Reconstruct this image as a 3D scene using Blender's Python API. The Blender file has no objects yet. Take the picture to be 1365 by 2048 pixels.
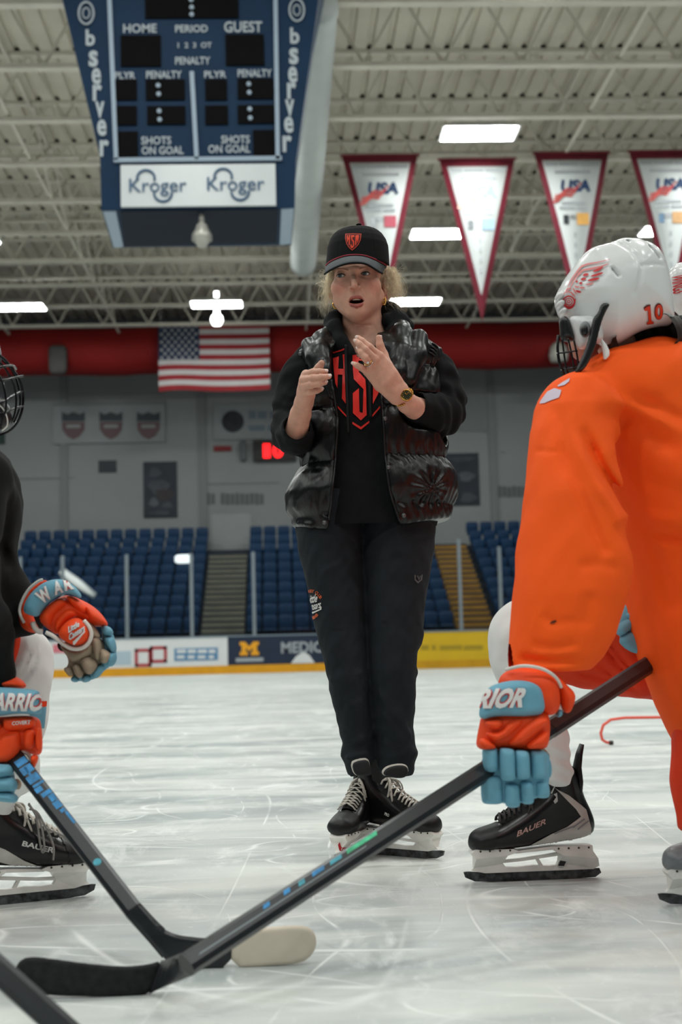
import bpy, bmesh, math, random
import numpy as np
from mathutils import Matrix, Vector
from mathutils.bvhtree import BVHTree
random.seed(7)
SC = bpy.context.scene
COL = SC.collection
# ------------------------------------------------------------------ camera
F = 2048 * 50.0 / 36.0                      # focal length in pixels of the 1365x2048 frame
CAM = np.array([0.0, 0.0, 0.58])
YAW, PITCH, ROLL = math.radians(2.5), math.atan(278 / F), math.radians(1.4)
_f = np.array([math.sin(YAW) * math.cos(PITCH), math.cos(YAW) * math.cos(PITCH), math.sin(PITCH)])
_r0 = np.array([math.cos(YAW), -math.sin(YAW), 0.0])
_u0 = np.cross(_r0, _f)
_r = _r0 * math.cos(ROLL) - _u0 * math.sin(ROLL)
_u = _u0 * math.cos(ROLL) + _r0 * math.sin(ROLL)
cd = bpy.data.cameras.new('camera')
cd.sensor_fit = 'VERTICAL'; cd.sensor_height = 36.0; cd.lens = 50.0
cd.clip_start = 0.05; cd.clip_end = 300
cd.dof.use_dof = True; cd.dof.focus_distance = 3.95; cd.dof.aperture_fstop = 4.0
cam = bpy.data.objects.new('camera', cd); COL.objects.link(cam)
cam.matrix_world = Matrix(((_r[0], _u[0], -_f[0], CAM[0]), (_r[1], _u[1], -_f[1], CAM[1]), (_r[2], _u[2], -_f[2], CAM[2]), (0, 0, 0, 1)))
SC.camera = cam
# ------------------------------------------------------------------ world, exposure
w = bpy.data.worlds.new('world'); SC.world = w; w.use_nodes = True
w.node_tree.nodes['Background'].inputs[0].default_value = (0.80, 0.90, 1.0, 1)
w.node_tree.nodes['Background'].inputs[1].default_value = 0.05
SC.view_settings.view_transform = 'Standard'; SC.view_settings.look = 'None'
SC.view_settings.gamma = 1.0; SC.view_settings.use_curve_mapping = False
SC.view_settings.exposure = 0.3
SC.cycles.max_bounces = 5; SC.cycles.diffuse_bounces = 3; SC.cycles.glossy_bounces = 3
LAMP_POWER = 42.0                           # emission strength of the ceiling lamps

# ------------------------------------------------------------------ pixel -> place
def ray(px, py):
    return _f + _r * (px - 682.5) / F - _u * (py - 1024.0) / F
def P(px, py, d):
    return CAM + d * ray(px, py)
def hitY(px, py, Y):
    v = ray(px, py); return CAM + v * ((Y - CAM[1]) / v[1])
def hitZ(px, py, Z=0.0):
    v = ray(px, py); return CAM + v * ((Z - CAM[2]) / v[2])
def depth(p):
    return float(np.dot(np.asarray(p) - CAM, _f))
def proj(p):
    q = np.asarray(p) - CAM; z = q @ _f
    return 682.5 + F * (q @ _r) / z, 1024 - F * (q @ _u) / z
# ------------------------------------------------------------------ materials
def lin(c):
    return tuple((x / 255 / 12.92 if x / 255 <= 0.04045 else ((x / 255 + 0.055) / 1.055) ** 2.4) for x in c)
MATS = {}
def mat(name, rgb, rough=0.6, metal=0.0, spec=0.4, var=None, bump=None, coat=0.0, sheen=0.0, emit=0.0, attr=None, trans=0.0, sss=0.0, wave=None):
    if name in MATS: return MATS[name]
    m = bpy.data.materials.new(name); m.use_nodes = True
    nt = m.node_tree; b = nt.nodes['Principled BSDF']
    c = lin(rgb)
    b.inputs['Base Color'].default_value = (*c, 1); b.inputs['Roughness'].default_value = rough
    b.inputs['Metallic'].default_value = metal; b.inputs['Specular IOR Level'].default_value = spec
    b.inputs['Coat Weight'].default_value = coat; b.inputs['Sheen Weight'].default_value = sheen
    b.inputs['Transmission Weight'].default_value = trans
    if sss:
        b.inputs['Subsurface Weight'].default_value = sss; b.inputs['Subsurface Radius'].default_value = (0.012, 0.004, 0.002); b.inputs['Subsurface Scale'].default_value = 0.5
    if emit:
        b.inputs['Emission Color'].default_value = (*c, 1); b.inputs['Emission Strength'].default_value = emit
    tc = nt.nodes.new('ShaderNodeTexCoord')
    src = None
    if attr:
        a = nt.nodes.new('ShaderNodeAttribute'); a.attribute_name = attr; src = a.outputs['Color']
    if var:
        n = nt.nodes.new('ShaderNodeTexNoise'); n.inputs['Scale'].default_value = var[0]; n.inputs['Detail'].default_value = 5
        nt.links.new(tc.outputs['Object'], n.inputs['Vector'])
        r = nt.nodes.new('ShaderNodeMapRange'); r.inputs['From Min'].default_value = 0.3; r.inputs['From Max'].default_value = 0.7
        r.inputs['To Min'].default_value = 1 - var[1]; r.inputs['To Max'].default_value = 1 + var[1]
        nt.links.new(n.outputs['Fac'], r.inputs['Value'])
        x = nt.nodes.new('ShaderNodeMix'); x.data_type = 'RGBA'; x.blend_type = 'MULTIPLY'; x.inputs[0].default_value = 1
        if src: nt.links.new(src, x.inputs[6])
        else: x.inputs[6].default_value = (*c, 1)
        nt.links.new(r.outputs[0], x.inputs[7]); src = x.outputs[2]
    if src: nt.links.new(src, b.inputs['Base Color'])
    if bump:
        n = nt.nodes.new('ShaderNodeTexNoise'); n.inputs['Scale'].default_value = bump[0]; n.inputs['Detail'].default_value = 4
        mp = nt.nodes.new('ShaderNodeMapping'); mp.inputs['Scale'].default_value = bump[3] if len(bump) > 3 else (1, 1, 1)
        nt.links.new(tc.outputs['Object'], mp.inputs['Vector']); nt.links.new(mp.outputs[0], n.inputs['Vector'])
        if len(bump) > 4: n.inputs['Distortion'].default_value = bump[4]
        bp = nt.nodes.new('ShaderNodeBump'); bp.inputs['Strength'].default_value = bump[1]; bp.inputs['Distance'].default_value = bump[2] if len(bump) > 2 else 0.01
        nt.links.new(n.outputs['Fac'], bp.inputs['Height']); nt.links.new(bp.outputs[0], b.inputs['Normal'])
    MATS[name] = m
    return m
# ------------------------------------------------------------------ objects
def tag(o, label=None, cat=None, group=None, kind=None):
    if label: o['label'] = label
    if cat: o['category'] = cat
    if group: o['group'] = group
    if kind: o['kind'] = kind
    return o
def empty(name, loc=(0, 0, 0), parent=None):
    o = bpy.data.objects.new(name, None); COL.objects.link(o); o.location = Vector([float(v) for v in loc]); o.empty_display_size = 0.1
    if parent: setparent(o, parent)
    return o
def wm(o):
    return (wm(o.parent) @ o.matrix_parent_inverse @ o.matrix_basis) if o.parent else o.matrix_basis.copy()
def setparent(o, parent):
    o.parent = parent; o.matrix_parent_inverse = wm(parent).inverted()
def mesh(verts, faces, smooth=False, mats=None, fm=None):
    me = bpy.data.meshes.new('mesh')
    v = np.asarray(verts, dtype=float).reshape(-1, 3)
    me.from_pydata(v.tolist(), [], [tuple(int(i) for i in f) for f in faces] if not isinstance(faces, np.ndarray) else faces.tolist())
    if smooth: me.polygons.foreach_set('use_smooth', [True] * len(me.polygons))
    for m in (mats or []): me.materials.append(m)
    if fm is not None: me.polygons.foreach_set('material_index', fm)
    me.update()
    return me
def ob(name, me, m=None, parent=None, label=None):
    if m and not me.materials: me.materials.append(m)
    me.name = name
    o = bpy.data.objects.new(name, me); COL.objects.link(o)
    if parent: setparent(o, parent)
    if label: o['label'] = label
    return o
class MB:
    """collects simple shapes for one mesh"""
    def __init__(s): s.v = []; s.f = []
    def add(s, v, f):
        n = len(s.v); s.v += [tuple(float(c) for c in p) for p in v]; s.f += [tuple(i + n for i in q) for q in f]; return s
    def box(s, lo, hi):
        x0, y0, z0 = lo; x1, y1, z1 = hi
        return s.add([(x0, y0, z0), (x1, y0, z0), (x1, y1, z0), (x0, y1, z0), (x0, y0, z1), (x1, y0, z1), (x1, y1, z1), (x0, y1, z1)],
                     [(0, 3, 2, 1), (4, 5, 6, 7), (0, 1, 5, 4), (1, 2, 6, 5), (2, 3, 7, 6), (3, 0, 4, 7)])
    def bar(s, a, b, wx, wy, up=(0, 0, 1)):
        a = np.array(a, float); b = np.array(b, float); d = b - a; d /= np.linalg.norm(d)
        x = np.cross(d, up); x /= np.linalg.norm(x); y = np.cross(x, d)
        v = [p + x * i * wx / 2 + y * j * wy / 2 for p in (a, b) for i, j in ((-1, -1), (1, -1), (1, 1), (-1, 1))]
        return s.add(v, [(0, 1, 2, 3), (7, 6, 5, 4), (0, 4, 5, 1), (1, 5, 6, 2), (2, 6, 7, 3), (3, 7, 4, 0)])
    def tube(s, pts, r, n=8, cap=True, flat=1.0, up=None):
        pts = np.array(pts, float); m = len(pts)
        r = np.broadcast_to(np.asarray(r, float), (m,))
        t = np.gradient(pts, axis=0); t /= np.linalg.norm(t, axis=1)[:, None] + 1e-12
        ref = np.array(up if up is not None else ((0, 0, 1) if abs(t[0][2]) < 0.9 else (1, 0, 0)), float)
        rings = []
        for i in range(m):
            x = np.cross(t[i], ref); x /= np.linalg.norm(x) + 1e-12; y = np.cross(x, t[i])
            if up is None: ref = y
            a = np.arange(n) * 2 * math.pi / n
            rings.append(pts[i] + r[i] * (np.cos(a)[:, None] * x + flat * np.sin(a)[:, None] * y))
        v = np.concatenate(rings); f = []
        for i in range(m - 1):
            for j in range(n):
                k = (j + 1) % n; f.append((i * n + j, i * n + k, (i + 1) * n + k, (i + 1) * n + j))
        if cap: f.append(tuple(range(n))[::-1]); f.append(tuple((m - 1) * n + j for j in range(n)))
        return s.add(v, f)
    def lathe(s, prof, c=(0, 0, 0), n=24, axis=(0, 0, 1), a0=0, a1=2 * math.pi):
        ax = np.array(axis, float); ax /= np.linalg.norm(ax)
        x = np.cross(ax, (0, 1, 0) if abs(ax[1]) < 0.9 else (1, 0, 0)); x /= np.linalg.norm(x); y = np.cross(ax, x); c = np.array(c, float)
        v = []; full = abs(a1 - a0 - 2 * math.pi) < 1e-6; m = n if full else n + 1
        for rr, h in prof:
            for j in range(m):
                a = a0 + (a1 - a0) * j / n; v.append(c + ax * h + rr * (math.cos(a) * x + math.sin(a) * y))
        f = []
        for i in range(len(prof) - 1):
            for j in range(n):
                k = (j + 1) % m; f.append((i * m + j, i * m + k, (i + 1) * m + k, (i + 1) * m + j))
        return s.add(v, f)
    def prism(s, poly, d):
        """polygon of 3-D points pushed along vector d"""
        n = len(poly); poly = np.array(poly, float); d = np.array(d, float)
        return s.add(np.concatenate([poly, poly + d]), [tuple(range(n)), tuple(range(2 * n - 1, n - 1, -1))] + [(i, i + n, (i + 1) % n + n, (i + 1) % n) for i in range(n)])
    def pill(s, c, half, R=np.eye(3), e=0.45, nu=14, nv=9):
        """superellipsoid: a soft rounded box"""
        c = np.array(c, float); h = np.array(half, float); v = []
        sp = lambda x, p: math.copysign(abs(x) ** p, x)
        for i in range(nv + 1):
            th = -math.pi / 2 + math.pi * i / nv
            for j in range(nu):
                ph = 2 * math.pi * j / nu
                q = np.array([sp(math.cos(th), e) * sp(math.cos(ph), e), sp(math.cos(th), e) * sp(math.sin(ph), e), sp(math.sin(th), e)]) * h
                v.append(c + R @ q)
        f = [(i * nu + j, i * nu + (j + 1) % nu, (i + 1) * nu + (j + 1) % nu, (i + 1) * nu + j) for i in range(nv) for j in range(nu)]
        return s.add(v, f)
    def build(s, name, m=None, parent=None, smooth=False, label=None, bevel=0):
        me = mesh(s.v, s.f, smooth)
        bm = bmesh.new(); bm.from_mesh(me); bmesh.ops.remove_doubles(bm, verts=bm.verts, dist=1e-6)
        bmesh.ops.recalc_face_normals(bm, faces=bm.faces)
        if bevel: bmesh.ops.bevel(bm, geom=[e for e in bm.edges], offset=bevel, segments=2, profile=0.6, affect='EDGES', clamp_overlap=True)
        bm.to_mesh(me); bm.free()
        if smooth: me.polygons.foreach_set('use_smooth', [True] * len(me.polygons))
        return ob(name, me, m, parent, label)
# ------------------------------------------------------------------ lettering
def text2d(s, bold=0.0, shear=0.0, res=3, space=1.0):
    cu = bpy.data.curves.new('t', 'FONT'); cu.body = s; cu.offset = bold; cu.shear = shear; cu.resolution_u = res; cu.space_character = space
    o = bpy.data.objects.new('t', cu); COL.objects.link(o)
    me = bpy.data.meshes.new_from_object(o)
    v = np.array([p.co[:2] for p in me.vertices]); f = [tuple(p.vertices) for p in me.polygons]
    bpy.data.objects.remove(o); bpy.data.curves.remove(cu); bpy.data.meshes.remove(me)
    v -= v.min(0); v /= v.max(0)
    return v, f
def text_wall(name, s, x0, y0, x1, y1, Y, m, parent, bold=0.01, shear=0.0, label=None, off=0.02):
    """lettering on the upright plane y=Y, filling the box of photo pixels"""
    v, f = text2d(s, bold, shear)
    a = hitY(x0, y1, Y); b = hitY(x1, y1, Y); c = hitY(x0, y0, Y)
    w_ = b[0] - a[0]; h_ = c[2] - a[2]
    return ob(name, mesh([(a[0] + p[0] * w_, Y - off, a[2] + p[1] * h_) for p in v], f), m, parent, label)
def quad_wall(name, x0, y0, x1, y1, Y, m, parent, th=0.03, label=None):
    a = hitY(x0, y1, Y); b = hitY(x1, y0, Y)
    return MB().box((a[0], Y - th, a[2]), (b[0], Y, b[2])).build(name, m, parent, label=label)
def bvh(o):
    M = wm(o)
    return BVHTree.FromPolygons([M @ v.co for v in o.data.vertices], [tuple(p.vertices) for p in o.data.polygons])
def densify(v, f, maxlen):
    """split a flat mesh into small triangles so that it can follow a curved surface"""
    me = bpy.data.meshes.new('d'); me.from_pydata([(p[0], p[1], 0) for p in v], [], f)
    bm = bmesh.new(); bm.from_mesh(me); bmesh.ops.triangulate(bm, faces=bm.faces)
    for _ in range(7):
        e = [x for x in bm.edges if x.calc_length() > maxlen]
        if not e or len(bm.faces) > 6000: break
        bmesh.ops.subdivide_edges(bm, edges=e, cuts=1); bmesh.ops.triangulate(bm, faces=bm.faces)
    v2 = np.array([x.co[:2] for x in bm.verts]); bm.verts.index_update()
    f2 = [tuple(x.index for x in q.verts) for q in bm.faces]; bm.free(); bpy.data.meshes.remove(me)
    return v2, f2
def print_on(name, v, f, trees, m, parent, off=0.0015, maxlen=8, label=None):
    """flat print given in photo pixels, laid onto the surface it is printed on"""
    v, f = densify(v, f, maxlen); out = []; ok = []
    for p in v:
        d = Vector(ray(p[0], p[1])).normalized(); best = None
        for t in trees:
            h = t.ray_cast(Vector(CAM), d)
            if h[0] is not None and (best is None or h[3] < best[3]): best = h
        if best is None: out.append((0, 0, 0)); ok.append(False)
        else:
            n = best[1] if best[1].dot(d) < 0 else -best[1]
            out.append(tuple(best[0] + n * off - d * off * 0.5)); ok.append(True)
    f = [q for q in f if all(ok[i] for i in q) and max((Vector(out[q[i]]) - Vector(out[q[i - 1]])).length for i in range(3)) < 0.05]
    used = sorted({i for q in f for i in q}); ix = {k: n for n, k in enumerate(used)}
    if not f: print('print_on: nothing hit', name); return None
    return ob(name, mesh([out[i] for i in used], [tuple(ix[i] for i in q) for q in f], True), m, parent, label)
def text_on(name, s, org, xax, yax, trees, m, parent, bold=0.01, shear=0.0, **k):
    """lettering: origin pixel (lower left), pixel vector of its width, pixel vector of its height"""
    v, f = text2d(s, bold, shear)
    v = np.array(org) + v[:, :1] * np.array(xax) + v[:, 1:] * np.array(yax)
    return print_on(name, v, f, trees, m, parent, **k)
def polys_on(name, polys, trees, m, parent, **k):
    v = []; f = []
    for p in polys:
        n = len(v); v += list(p); f.append(tuple(range(n, n + len(p))))
    return print_on(name, np.array(v, float), f, trees, m, parent, **k)
# ------------------------------------------------------------------ soft shapes from distance fields
def smin(a, b, k):
    if k <= 0: return np.minimum(a, b)
    h = np.clip(0.5 + 0.5 * (b - a) / k, 0, 1); return b * (1 - h) + a * h - k * h * (1 - h)
def smax(a, b, k): return -smin(-a, -b, k)
def s_rc(p, a, b, ra, rb):
    a = np.asarray(a, float); b = np.asarray(b, float); ba = b - a; q = p - a
    t = np.clip(q @ ba / (ba @ ba + 1e-12), 0, 1)
    return np.linalg.norm(q - t[:, None] * ba, axis=1) - (ra + (rb - ra) * t)
def s_tube(p, pts, rad, k=0.01):
    d = None
    for i in range(len(pts) - 1):
        e = s_rc(p, pts[i], pts[i + 1], rad[i], rad[i + 1]); d = e if d is None else smin(d, e, k)
    return d
def s_ell(p, c, r, R=None):
    q = p - np.asarray(c, float)
    if R is not None: q = q @ R
    r = np.asarray(r, float); k0 = np.linalg.norm(q / r, axis=1); k1 = np.linalg.norm(q / (r * r), axis=1)
    return k0 * (k0 - 1) / (k1 + 1e-9)
def s_box(p, c, h, rad, R=None):
    q = p - np.asarray(c, float)
    if R is not None: q = q @ R
    q = np.abs(q) - (np.asarray(h, float) - rad)
    return np.linalg.norm(np.maximum(q, 0), axis=1) + np.minimum(q.max(1), 0) - rad
def s_loft(p, z, cx, cy, rx, ry, pw=2.0):
    """upright body: (super)elliptic slices given by height (z rising)"""
    zz = p[:, 2]; i = lambda a: np.interp(zz, z, a)
    a = i(rx); b = i(ry)
    q = (np.abs((p[:, 0] - i(cx)) / a) ** pw + np.abs((p[:, 1] - i(cy)) / b) ** pw) ** (1 / pw)
    d = (q - 1) * np.minimum(a, b)
    return np.maximum(d, np.maximum(z[0] - zz, zz - z[-1]))
def sd_mesh(fn, lo, hi, h, B=8, sm=0):
    lo = np.array(lo, float); n = (np.ceil((np.array(hi, float) - lo) / h / B).astype(int) + 1) * B
    nb = n // B
    g = np.stack(np.meshgrid(*[np.arange(k) for k in nb], indexing='ij'), -1).reshape(-1, 3)
    dc = fn(lo + (g * B + (B - 1) / 2) * h)
    act = np.abs(dc) < h * B * 1.35
    D = np.repeat(np.repeat(np.repeat(np.where(dc > 0, 1.0, -1.0).astype(np.float32).reshape(nb), B, 0), B, 1), B, 2)
    o = np.stack(np.meshgrid(*[np.arange(B)] * 3, indexing='ij'), -1).reshape(-1, 3)
    ga = g[act]
    for s0 in range(0, len(ga), 600):
        idx = (ga[s0:s0 + 600, None, :] * B + o[None]).reshape(-1, 3)
        D[idx[:, 0], idx[:, 1], idx[:, 2]] = fn(lo + idx * h)
    return surf_net(D, lo, h, sm)
def surf_net(D, lo, h, sm=0):
    S = D < 0
    c = [S[i:S.shape[0] - 1 + i, j:S.shape[1] - 1 + j, k:S.shape[2] - 1 + k] for i in (0, 1) for j in (0, 1) for k in (0, 1)]
    anyv = c[0].copy(); allv = c[0].copy()
    for x in c[1:]: anyv |= x; allv &= x
    cell = np.argwhere(anyv & ~allv)
    cid = np.full(anyv.shape, -1, np.int64); cid[cell[:, 0], cell[:, 1], cell[:, 2]] = np.arange(len(cell))
    acc = np.zeros((len(cell), 3)); cnt = np.zeros(len(cell))
    for ax in range(3):
        for u in (0, 1):
            for v in (0, 1):
                o0 = np.zeros(3, int); o0[(ax + 1) % 3] = u; o0[(ax + 2) % 3] = v; o1 = o0.copy(); o1[ax] = 1
                a = D[tuple((cell + o0).T)]; b = D[tuple((cell + o1).T)]
                m = (a < 0) != (b < 0); t = np.where(m, a / np.where(m, a - b, 1), 0)
                pt = np.repeat(o0[None].astype(float), len(cell), 0); pt[:, ax] += t
                acc[m] += pt[m]; cnt[m] += 1
    V = lo + (cell + acc / cnt[:, None]) * h
    Fs = []
    for ax in range(3):
        b, c_ = (ax + 1) % 3, (ax + 2) % 3
        sl0 = [slice(1, -1)] * 3; sl1 = [slice(1, -1)] * 3; sl0[ax] = slice(0, -1); sl1[ax] = slice(1, None)
        A = S[tuple(sl0)]; Bv = S[tuple(sl1)]
        e = np.argwhere(A != Bv)
        flip = A[tuple(e.T)]
        e = e + 1; e[:, ax] -= 1
        q = []
        for db, dc in ((-1, -1), (0, -1), (0, 0), (-1, 0)):
            k = e.copy(); k[:, b] += db; k[:, c_] += dc; q.append(cid[tuple(k.T)])
        q = np.stack(q, 1); q[~flip] = q[~flip][:, ::-1]
        Fs.append(q)
    Fq = np.concatenate(Fs); Fq = Fq[(Fq >= 0).all(1)]
    for _ in range(sm):
        s = np.zeros_like(V); k = np.zeros(len(V))
        for i in range(4):
            np.add.at(s, Fq[:, i], V[Fq[:, (i + 1) % 4]]); np.add.at(k, Fq[:, i], 1)
            np.add.at(s, Fq[:, i], V[Fq[:, (i - 1) % 4]]); np.add.at(k, Fq[:, i], 1)
        V = V * 0.5 + 0.5 * s / np.maximum(k, 1)[:, None]
    return V, Fq
def sd_ob(name, fn, lo, hi, h, m, parent=None, label=None, sm=1):
    V, Q = sd_mesh(fn, lo, hi, h, sm=sm)
    return ob(name, mesh(V, Q, True), m, parent, label)
def bounds(pts, pad):
    pts = np.array(pts, float); return pts.min(0) - pad, pts.max(0) + pad
def wob(p, s, seed=0.0):
    """smooth cheap noise, about -1..1"""
    x, y, z = p[:, 0] * s + seed, p[:, 1] * s + seed * 1.7, p[:, 2] * s - seed * 0.6
    return 0.5 * np.sin(x * 1.0 + 1.3 * np.sin(y * 0.9 + z * 0.4)) * np.cos(z * 1.1 + 0.7 * np.sin(x * 1.2)) + 0.3 * np.sin(2.1 * y + 1.7 * z + np.sin(2.3 * x)) + 0.2 * np.sin(3.7 * x - 2.9 * z + 1.9 * np.sin(2.2 * y))

def poly_sd(q, poly):
    """signed distance to a flat polygon"""
    poly = np.asarray(poly, float); d = np.full(len(q), 1e9); s = np.ones(len(q), bool)
    for i in range(len(poly)):
        a, b = poly[i], poly[i - 1]; e = b - a; w_ = q - a
        t = np.clip((w_ @ e) / (e @ e + 1e-15), 0, 1); d = np.minimum(d, ((w_ - t[:, None] * e) ** 2).sum(1))
        c1 = q[:, 1] >= a[1]; c2 = q[:, 1] < b[1]; c3 = e[0] * w_[:, 1] > e[1] * w_[:, 0]
        s ^= (c1 & c2 & c3) | (~c1 & ~c2 & ~c3)
    return np.where(s, 1, -1) * np.sqrt(d)
def chaikin(p, n=2):
    p = np.asarray(p, float)
    for _ in range(n): p = np.stack([.75 * p + .25 * np.roll(p, -1, 0), .25 * p + .75 * np.roll(p, -1, 0)], 1).reshape(-1, p.shape[1])
    return p
def s_inflate(p2, y, poly, W, T):
    t = -poly_sd(p2, poly); f = np.sqrt((y / W) ** 2 + np.maximum(1 - t / T, 0) ** 2) - 1
    return f * min(W, T) * .8
def puff(name, poly, Y, W, T, m, parent, vox=.004, rnd_=2, label=None, lean=0.0, curve=0.0, extra=None, sm=1):
    """cushion-like piece: outline as the photo shows it, at its own distance Y, half-thickness W, edge roundness T;
    lean tips its top away (m per m), curve bends its sides away"""
    pl = np.array([hitY(x, y, Y) for x, y in poly])[:, [0, 2]]; pl = chaikin(pl, rnd_); c = pl.mean(0)
    def fn(p):
        yy = p[:, 1] - Y - lean * (p[:, 2] - c[1]) - curve * (p[:, 0] - c[0]) ** 2
        d = s_inflate(p[:, [0, 2]], yy, pl, W, T)
        return d + extra(p) if extra else d
    l, h = pl.min(0), pl.max(0); ex = W + abs(lean) * (h[1] - l[1]) / 2 + abs(curve) * ((h[0] - l[0]) / 2) ** 2 + .01
    return sd_ob(name, fn, (l[0] - .012, Y - ex, l[1] - .012), (h[0] + .012, Y + ex, h[1] + .012), vox, m, parent, label, sm)
# ================================================================== THE ARENA
ORD = ['first', 'second', 'third', 'fourth', 'fifth', 'sixth', 'seventh', 'eighth', 'ninth', 'tenth', 'eleventh', 'twelfth', 'thirteenth', 'fourteenth', 'fifteenth', 'sixteenth', 'seventeenth', 'eighteenth']
YB = 42.0          # far boards
YW = 54.0          # far end wall
ZJ, ZD = 12.0, 13.5
# ---- ice
def ice_material():
    m = bpy.data.materials.new('ice'); m.use_nodes = True; nt = m.node_tree; b = nt.nodes['Principled BSDF']
    tc = nt.nodes.new('ShaderNodeTexCoord')
    def noise(scale, detail, mapping=None, dist=0.0, rough=0.5):
        n = nt.nodes.new('ShaderNodeTexNoise'); n.inputs['Scale'].default_value = scale; n.inputs['Detail'].default_value = detail; n.inputs['Distortion'].default_value = dist; n.inputs['Roughness'].default_value = rough
        mp = nt.nodes.new('ShaderNodeMapping')
        if mapping: mp.inputs['Scale'].default_value = mapping[0]; mp.inputs['Rotation'].default_value = mapping[1]
        nt.links.new(tc.outputs['Object'], mp.inputs['Vector']); nt.links.new(mp.outputs[0], n.inputs['Vector'])
        return n.outputs['Fac']
    def rng(s, a, b_, c=0, d=1):
        r = nt.nodes.new('ShaderNodeMapRange'); r.inputs['From Min'].default_value = a; r.inputs['From Max'].default_value = b_; r.inputs['To Min'].default_value = c; r.inputs['To Max'].default_value = d
        nt.links.new(s, r.inputs['Value']); return r.outputs[0]
    def op(o, a, b_):
        k = nt.nodes.new('ShaderNodeMath'); k.operation = o; k.use_clamp = False
        for i, x in enumerate((a, b_)):
            if isinstance(x, (int, float)): k.inputs[i].default_value = x
            else: nt.links.new(x, k.inputs[i])
        return k.outputs[0]
    # thin skate cuts: narrow bands around the middle value of large, warped, stretched noise
    cuts = None
    for sc, rot, st, wd in ((1.1, 0.5, (1, 0.25, 1), 0.003), (1.6, -0.9, (0.3, 1, 1), 0.004), (0.8, 1.9, (1, 0.4, 1), 0.0025), (2.6, 2.6, (0.4, 1, 1), 0.005), (3.4, 0.9, (1, 0.3, 1), 0.006), (2.1, 3.4, (0.35, 1, 1), 0.004), (4.2, -0.3, (0.4, 1, 1), 0.007)):
        n = noise(sc * .8, 0.0, (st, (0, 0, rot)), 0.25)
        d = nt.nodes.new('ShaderNodeMath'); d.operation = 'ABSOLUTE'; nt.links.new(op('SUBTRACT', n, 0.5), d.inputs[0])
        line = rng(d.outputs[0], 0.0, wd, 1, 0)
        gate = rng(noise(1.7 * sc, 2), 0.42, 0.6)
        line = op('MULTIPLY', line, gate)
        cuts = line if cuts is None else op('MAXIMUM', cuts, line)
    snow = rng(noise(5, 10, ((1, 0.45, 1), (0, 0, 0.4)), 0.6, 0.75), 0.52, 0.70)
    smear = rng(noise(1.7, 7, ((0.45, 1.5, 1), (0, 0, 0.15)), 0.8, 0.6), 0.38, 0.62)
    fleck = rng(noise(60, 2), 0.66, 0.74)
    white = op('MAXIMUM', op('MULTIPLY', snow, 0.7), op('MAXIMUM', op('MULTIPLY', cuts, 0.75), op('MULTIPLY', fleck, 0.5)))
    mx = nt.nodes.new('ShaderNodeMix'); mx.data_type = 'RGBA'; nt.links.new(smear, mx.inputs[0])
    mx.inputs[6].default_value = (*lin((176, 183, 183)), 1); mx.inputs[7].default_value = (*lin((214, 217, 212)), 1)
    m2 = nt.nodes.new('ShaderNodeMix'); m2.data_type = 'RGBA'; nt.links.new(white, m2.inputs[0]); nt.links.new(mx.outputs[2], m2.inputs[6])
    m2.inputs[7].default_value = (*lin((244, 246, 243)), 1)
    nt.links.new(m2.outputs[2], b.inputs['Base Color'])
    r = op('ADD', rng(smear, 0, 1, 0.30, 0.42), op('MULTIPLY', white, 0.35)); nt.links.new(r, b.inputs['Roughness'])
    b.inputs['Specular IOR Level'].default_value = 0.35
    bp = nt.nodes.new('ShaderNodeBump'); bp.inputs['Strength'].default_value = 0.35; bp.inputs['Distance'].default_value = 0.004
    nt.links.new(white, bp.inputs['Height']); nt.links.new(bp.outputs[0], b.inputs['Normal'])
    return m
floor = MB().add([(-15, -12, 0), (15, -12, 0), (15, YB, 0), (-15, YB, 0)], [(0, 1, 2, 3)]).build('floor', ice_material())
tag(floor, 'scratched white ice sheet of the rink', kind='structure')
# faint red paint in the ice near the far end
redice = mat('red_ice_paint', (226, 188, 182), 0.4, var=(3, 0.06))
mb = MB()
for cx, cy, r_, a0, a1 in ((6.7, 36.5, 4.5, 1.9, 2.9), (6.7, 36.5, 4.5, 3.3, 4.4)):
    for k in range(14):
        a = a0 + (a1 - a0) * k / 14; b = a0 + (a1 - a0) * (k + 1) / 14
        mb.add([(cx + r * math.cos(t), cy + r * math.sin(t), 0.002) for t, r in ((a, r_), (b, r_), (b, r_ + 0.12), (a, r_ + 0.12))], [(0, 1, 2, 3)])
mb.add([(3.0, YB - 3.4, 0.002), (11, YB - 3.4, 0.002), (11, YB - 3.33, 0.002), (3.0, YB - 3.33, 0.002)], [(0, 1, 2, 3)])
mb.build('ice_marking', redice, floor)
# ---- ceiling deck with flutes, joists with their webs
m_deck = mat('roof_deck', (212, 205, 189), 0.7, var=(0.8, 0.10))
m_steel = mat('painted_steel', (220, 214, 200), 0.6, var=(2, 0.08))
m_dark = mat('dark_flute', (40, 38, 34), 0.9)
xs = []; zs = []
x = -20.0
while x < 20:
    for dx, dz in ((0, 0), (0.24, 0), (0.27, 0.1), (0.36, 0.1), (0.39, 0)): xs.append(x + dx); zs.append(ZD + dz)
    x += 0.42
v = [(a, -14, c) for a, c in zip(xs, zs)] + [(a, YW + 1, c) for a, c in zip(xs, zs)]
n = len(xs)
ceiling = ob('ceiling', mesh(v, [(i, i + n, i + n + 1, i + 1) for i in range(n - 1)]), m_deck)
tag(ceiling, 'beige corrugated roof deck over open steel joists', kind='structure')
brace = MB().bar((0, 0, ZJ + 0.04), (0.78, 0, ZD - 0.05), 0.05, 0.05, (0, 1, 0)).build('web_brace', m_steel).data
bpy.data.objects.remove(bpy.data.objects['web_brace'])
brace2 = MB().bar((0.78, 0, ZD - 0.05), (1.56, 0, ZJ + 0.04), 0.05, 0.05, (0, 1, 0)).build('web_brace', m_steel).data
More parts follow.
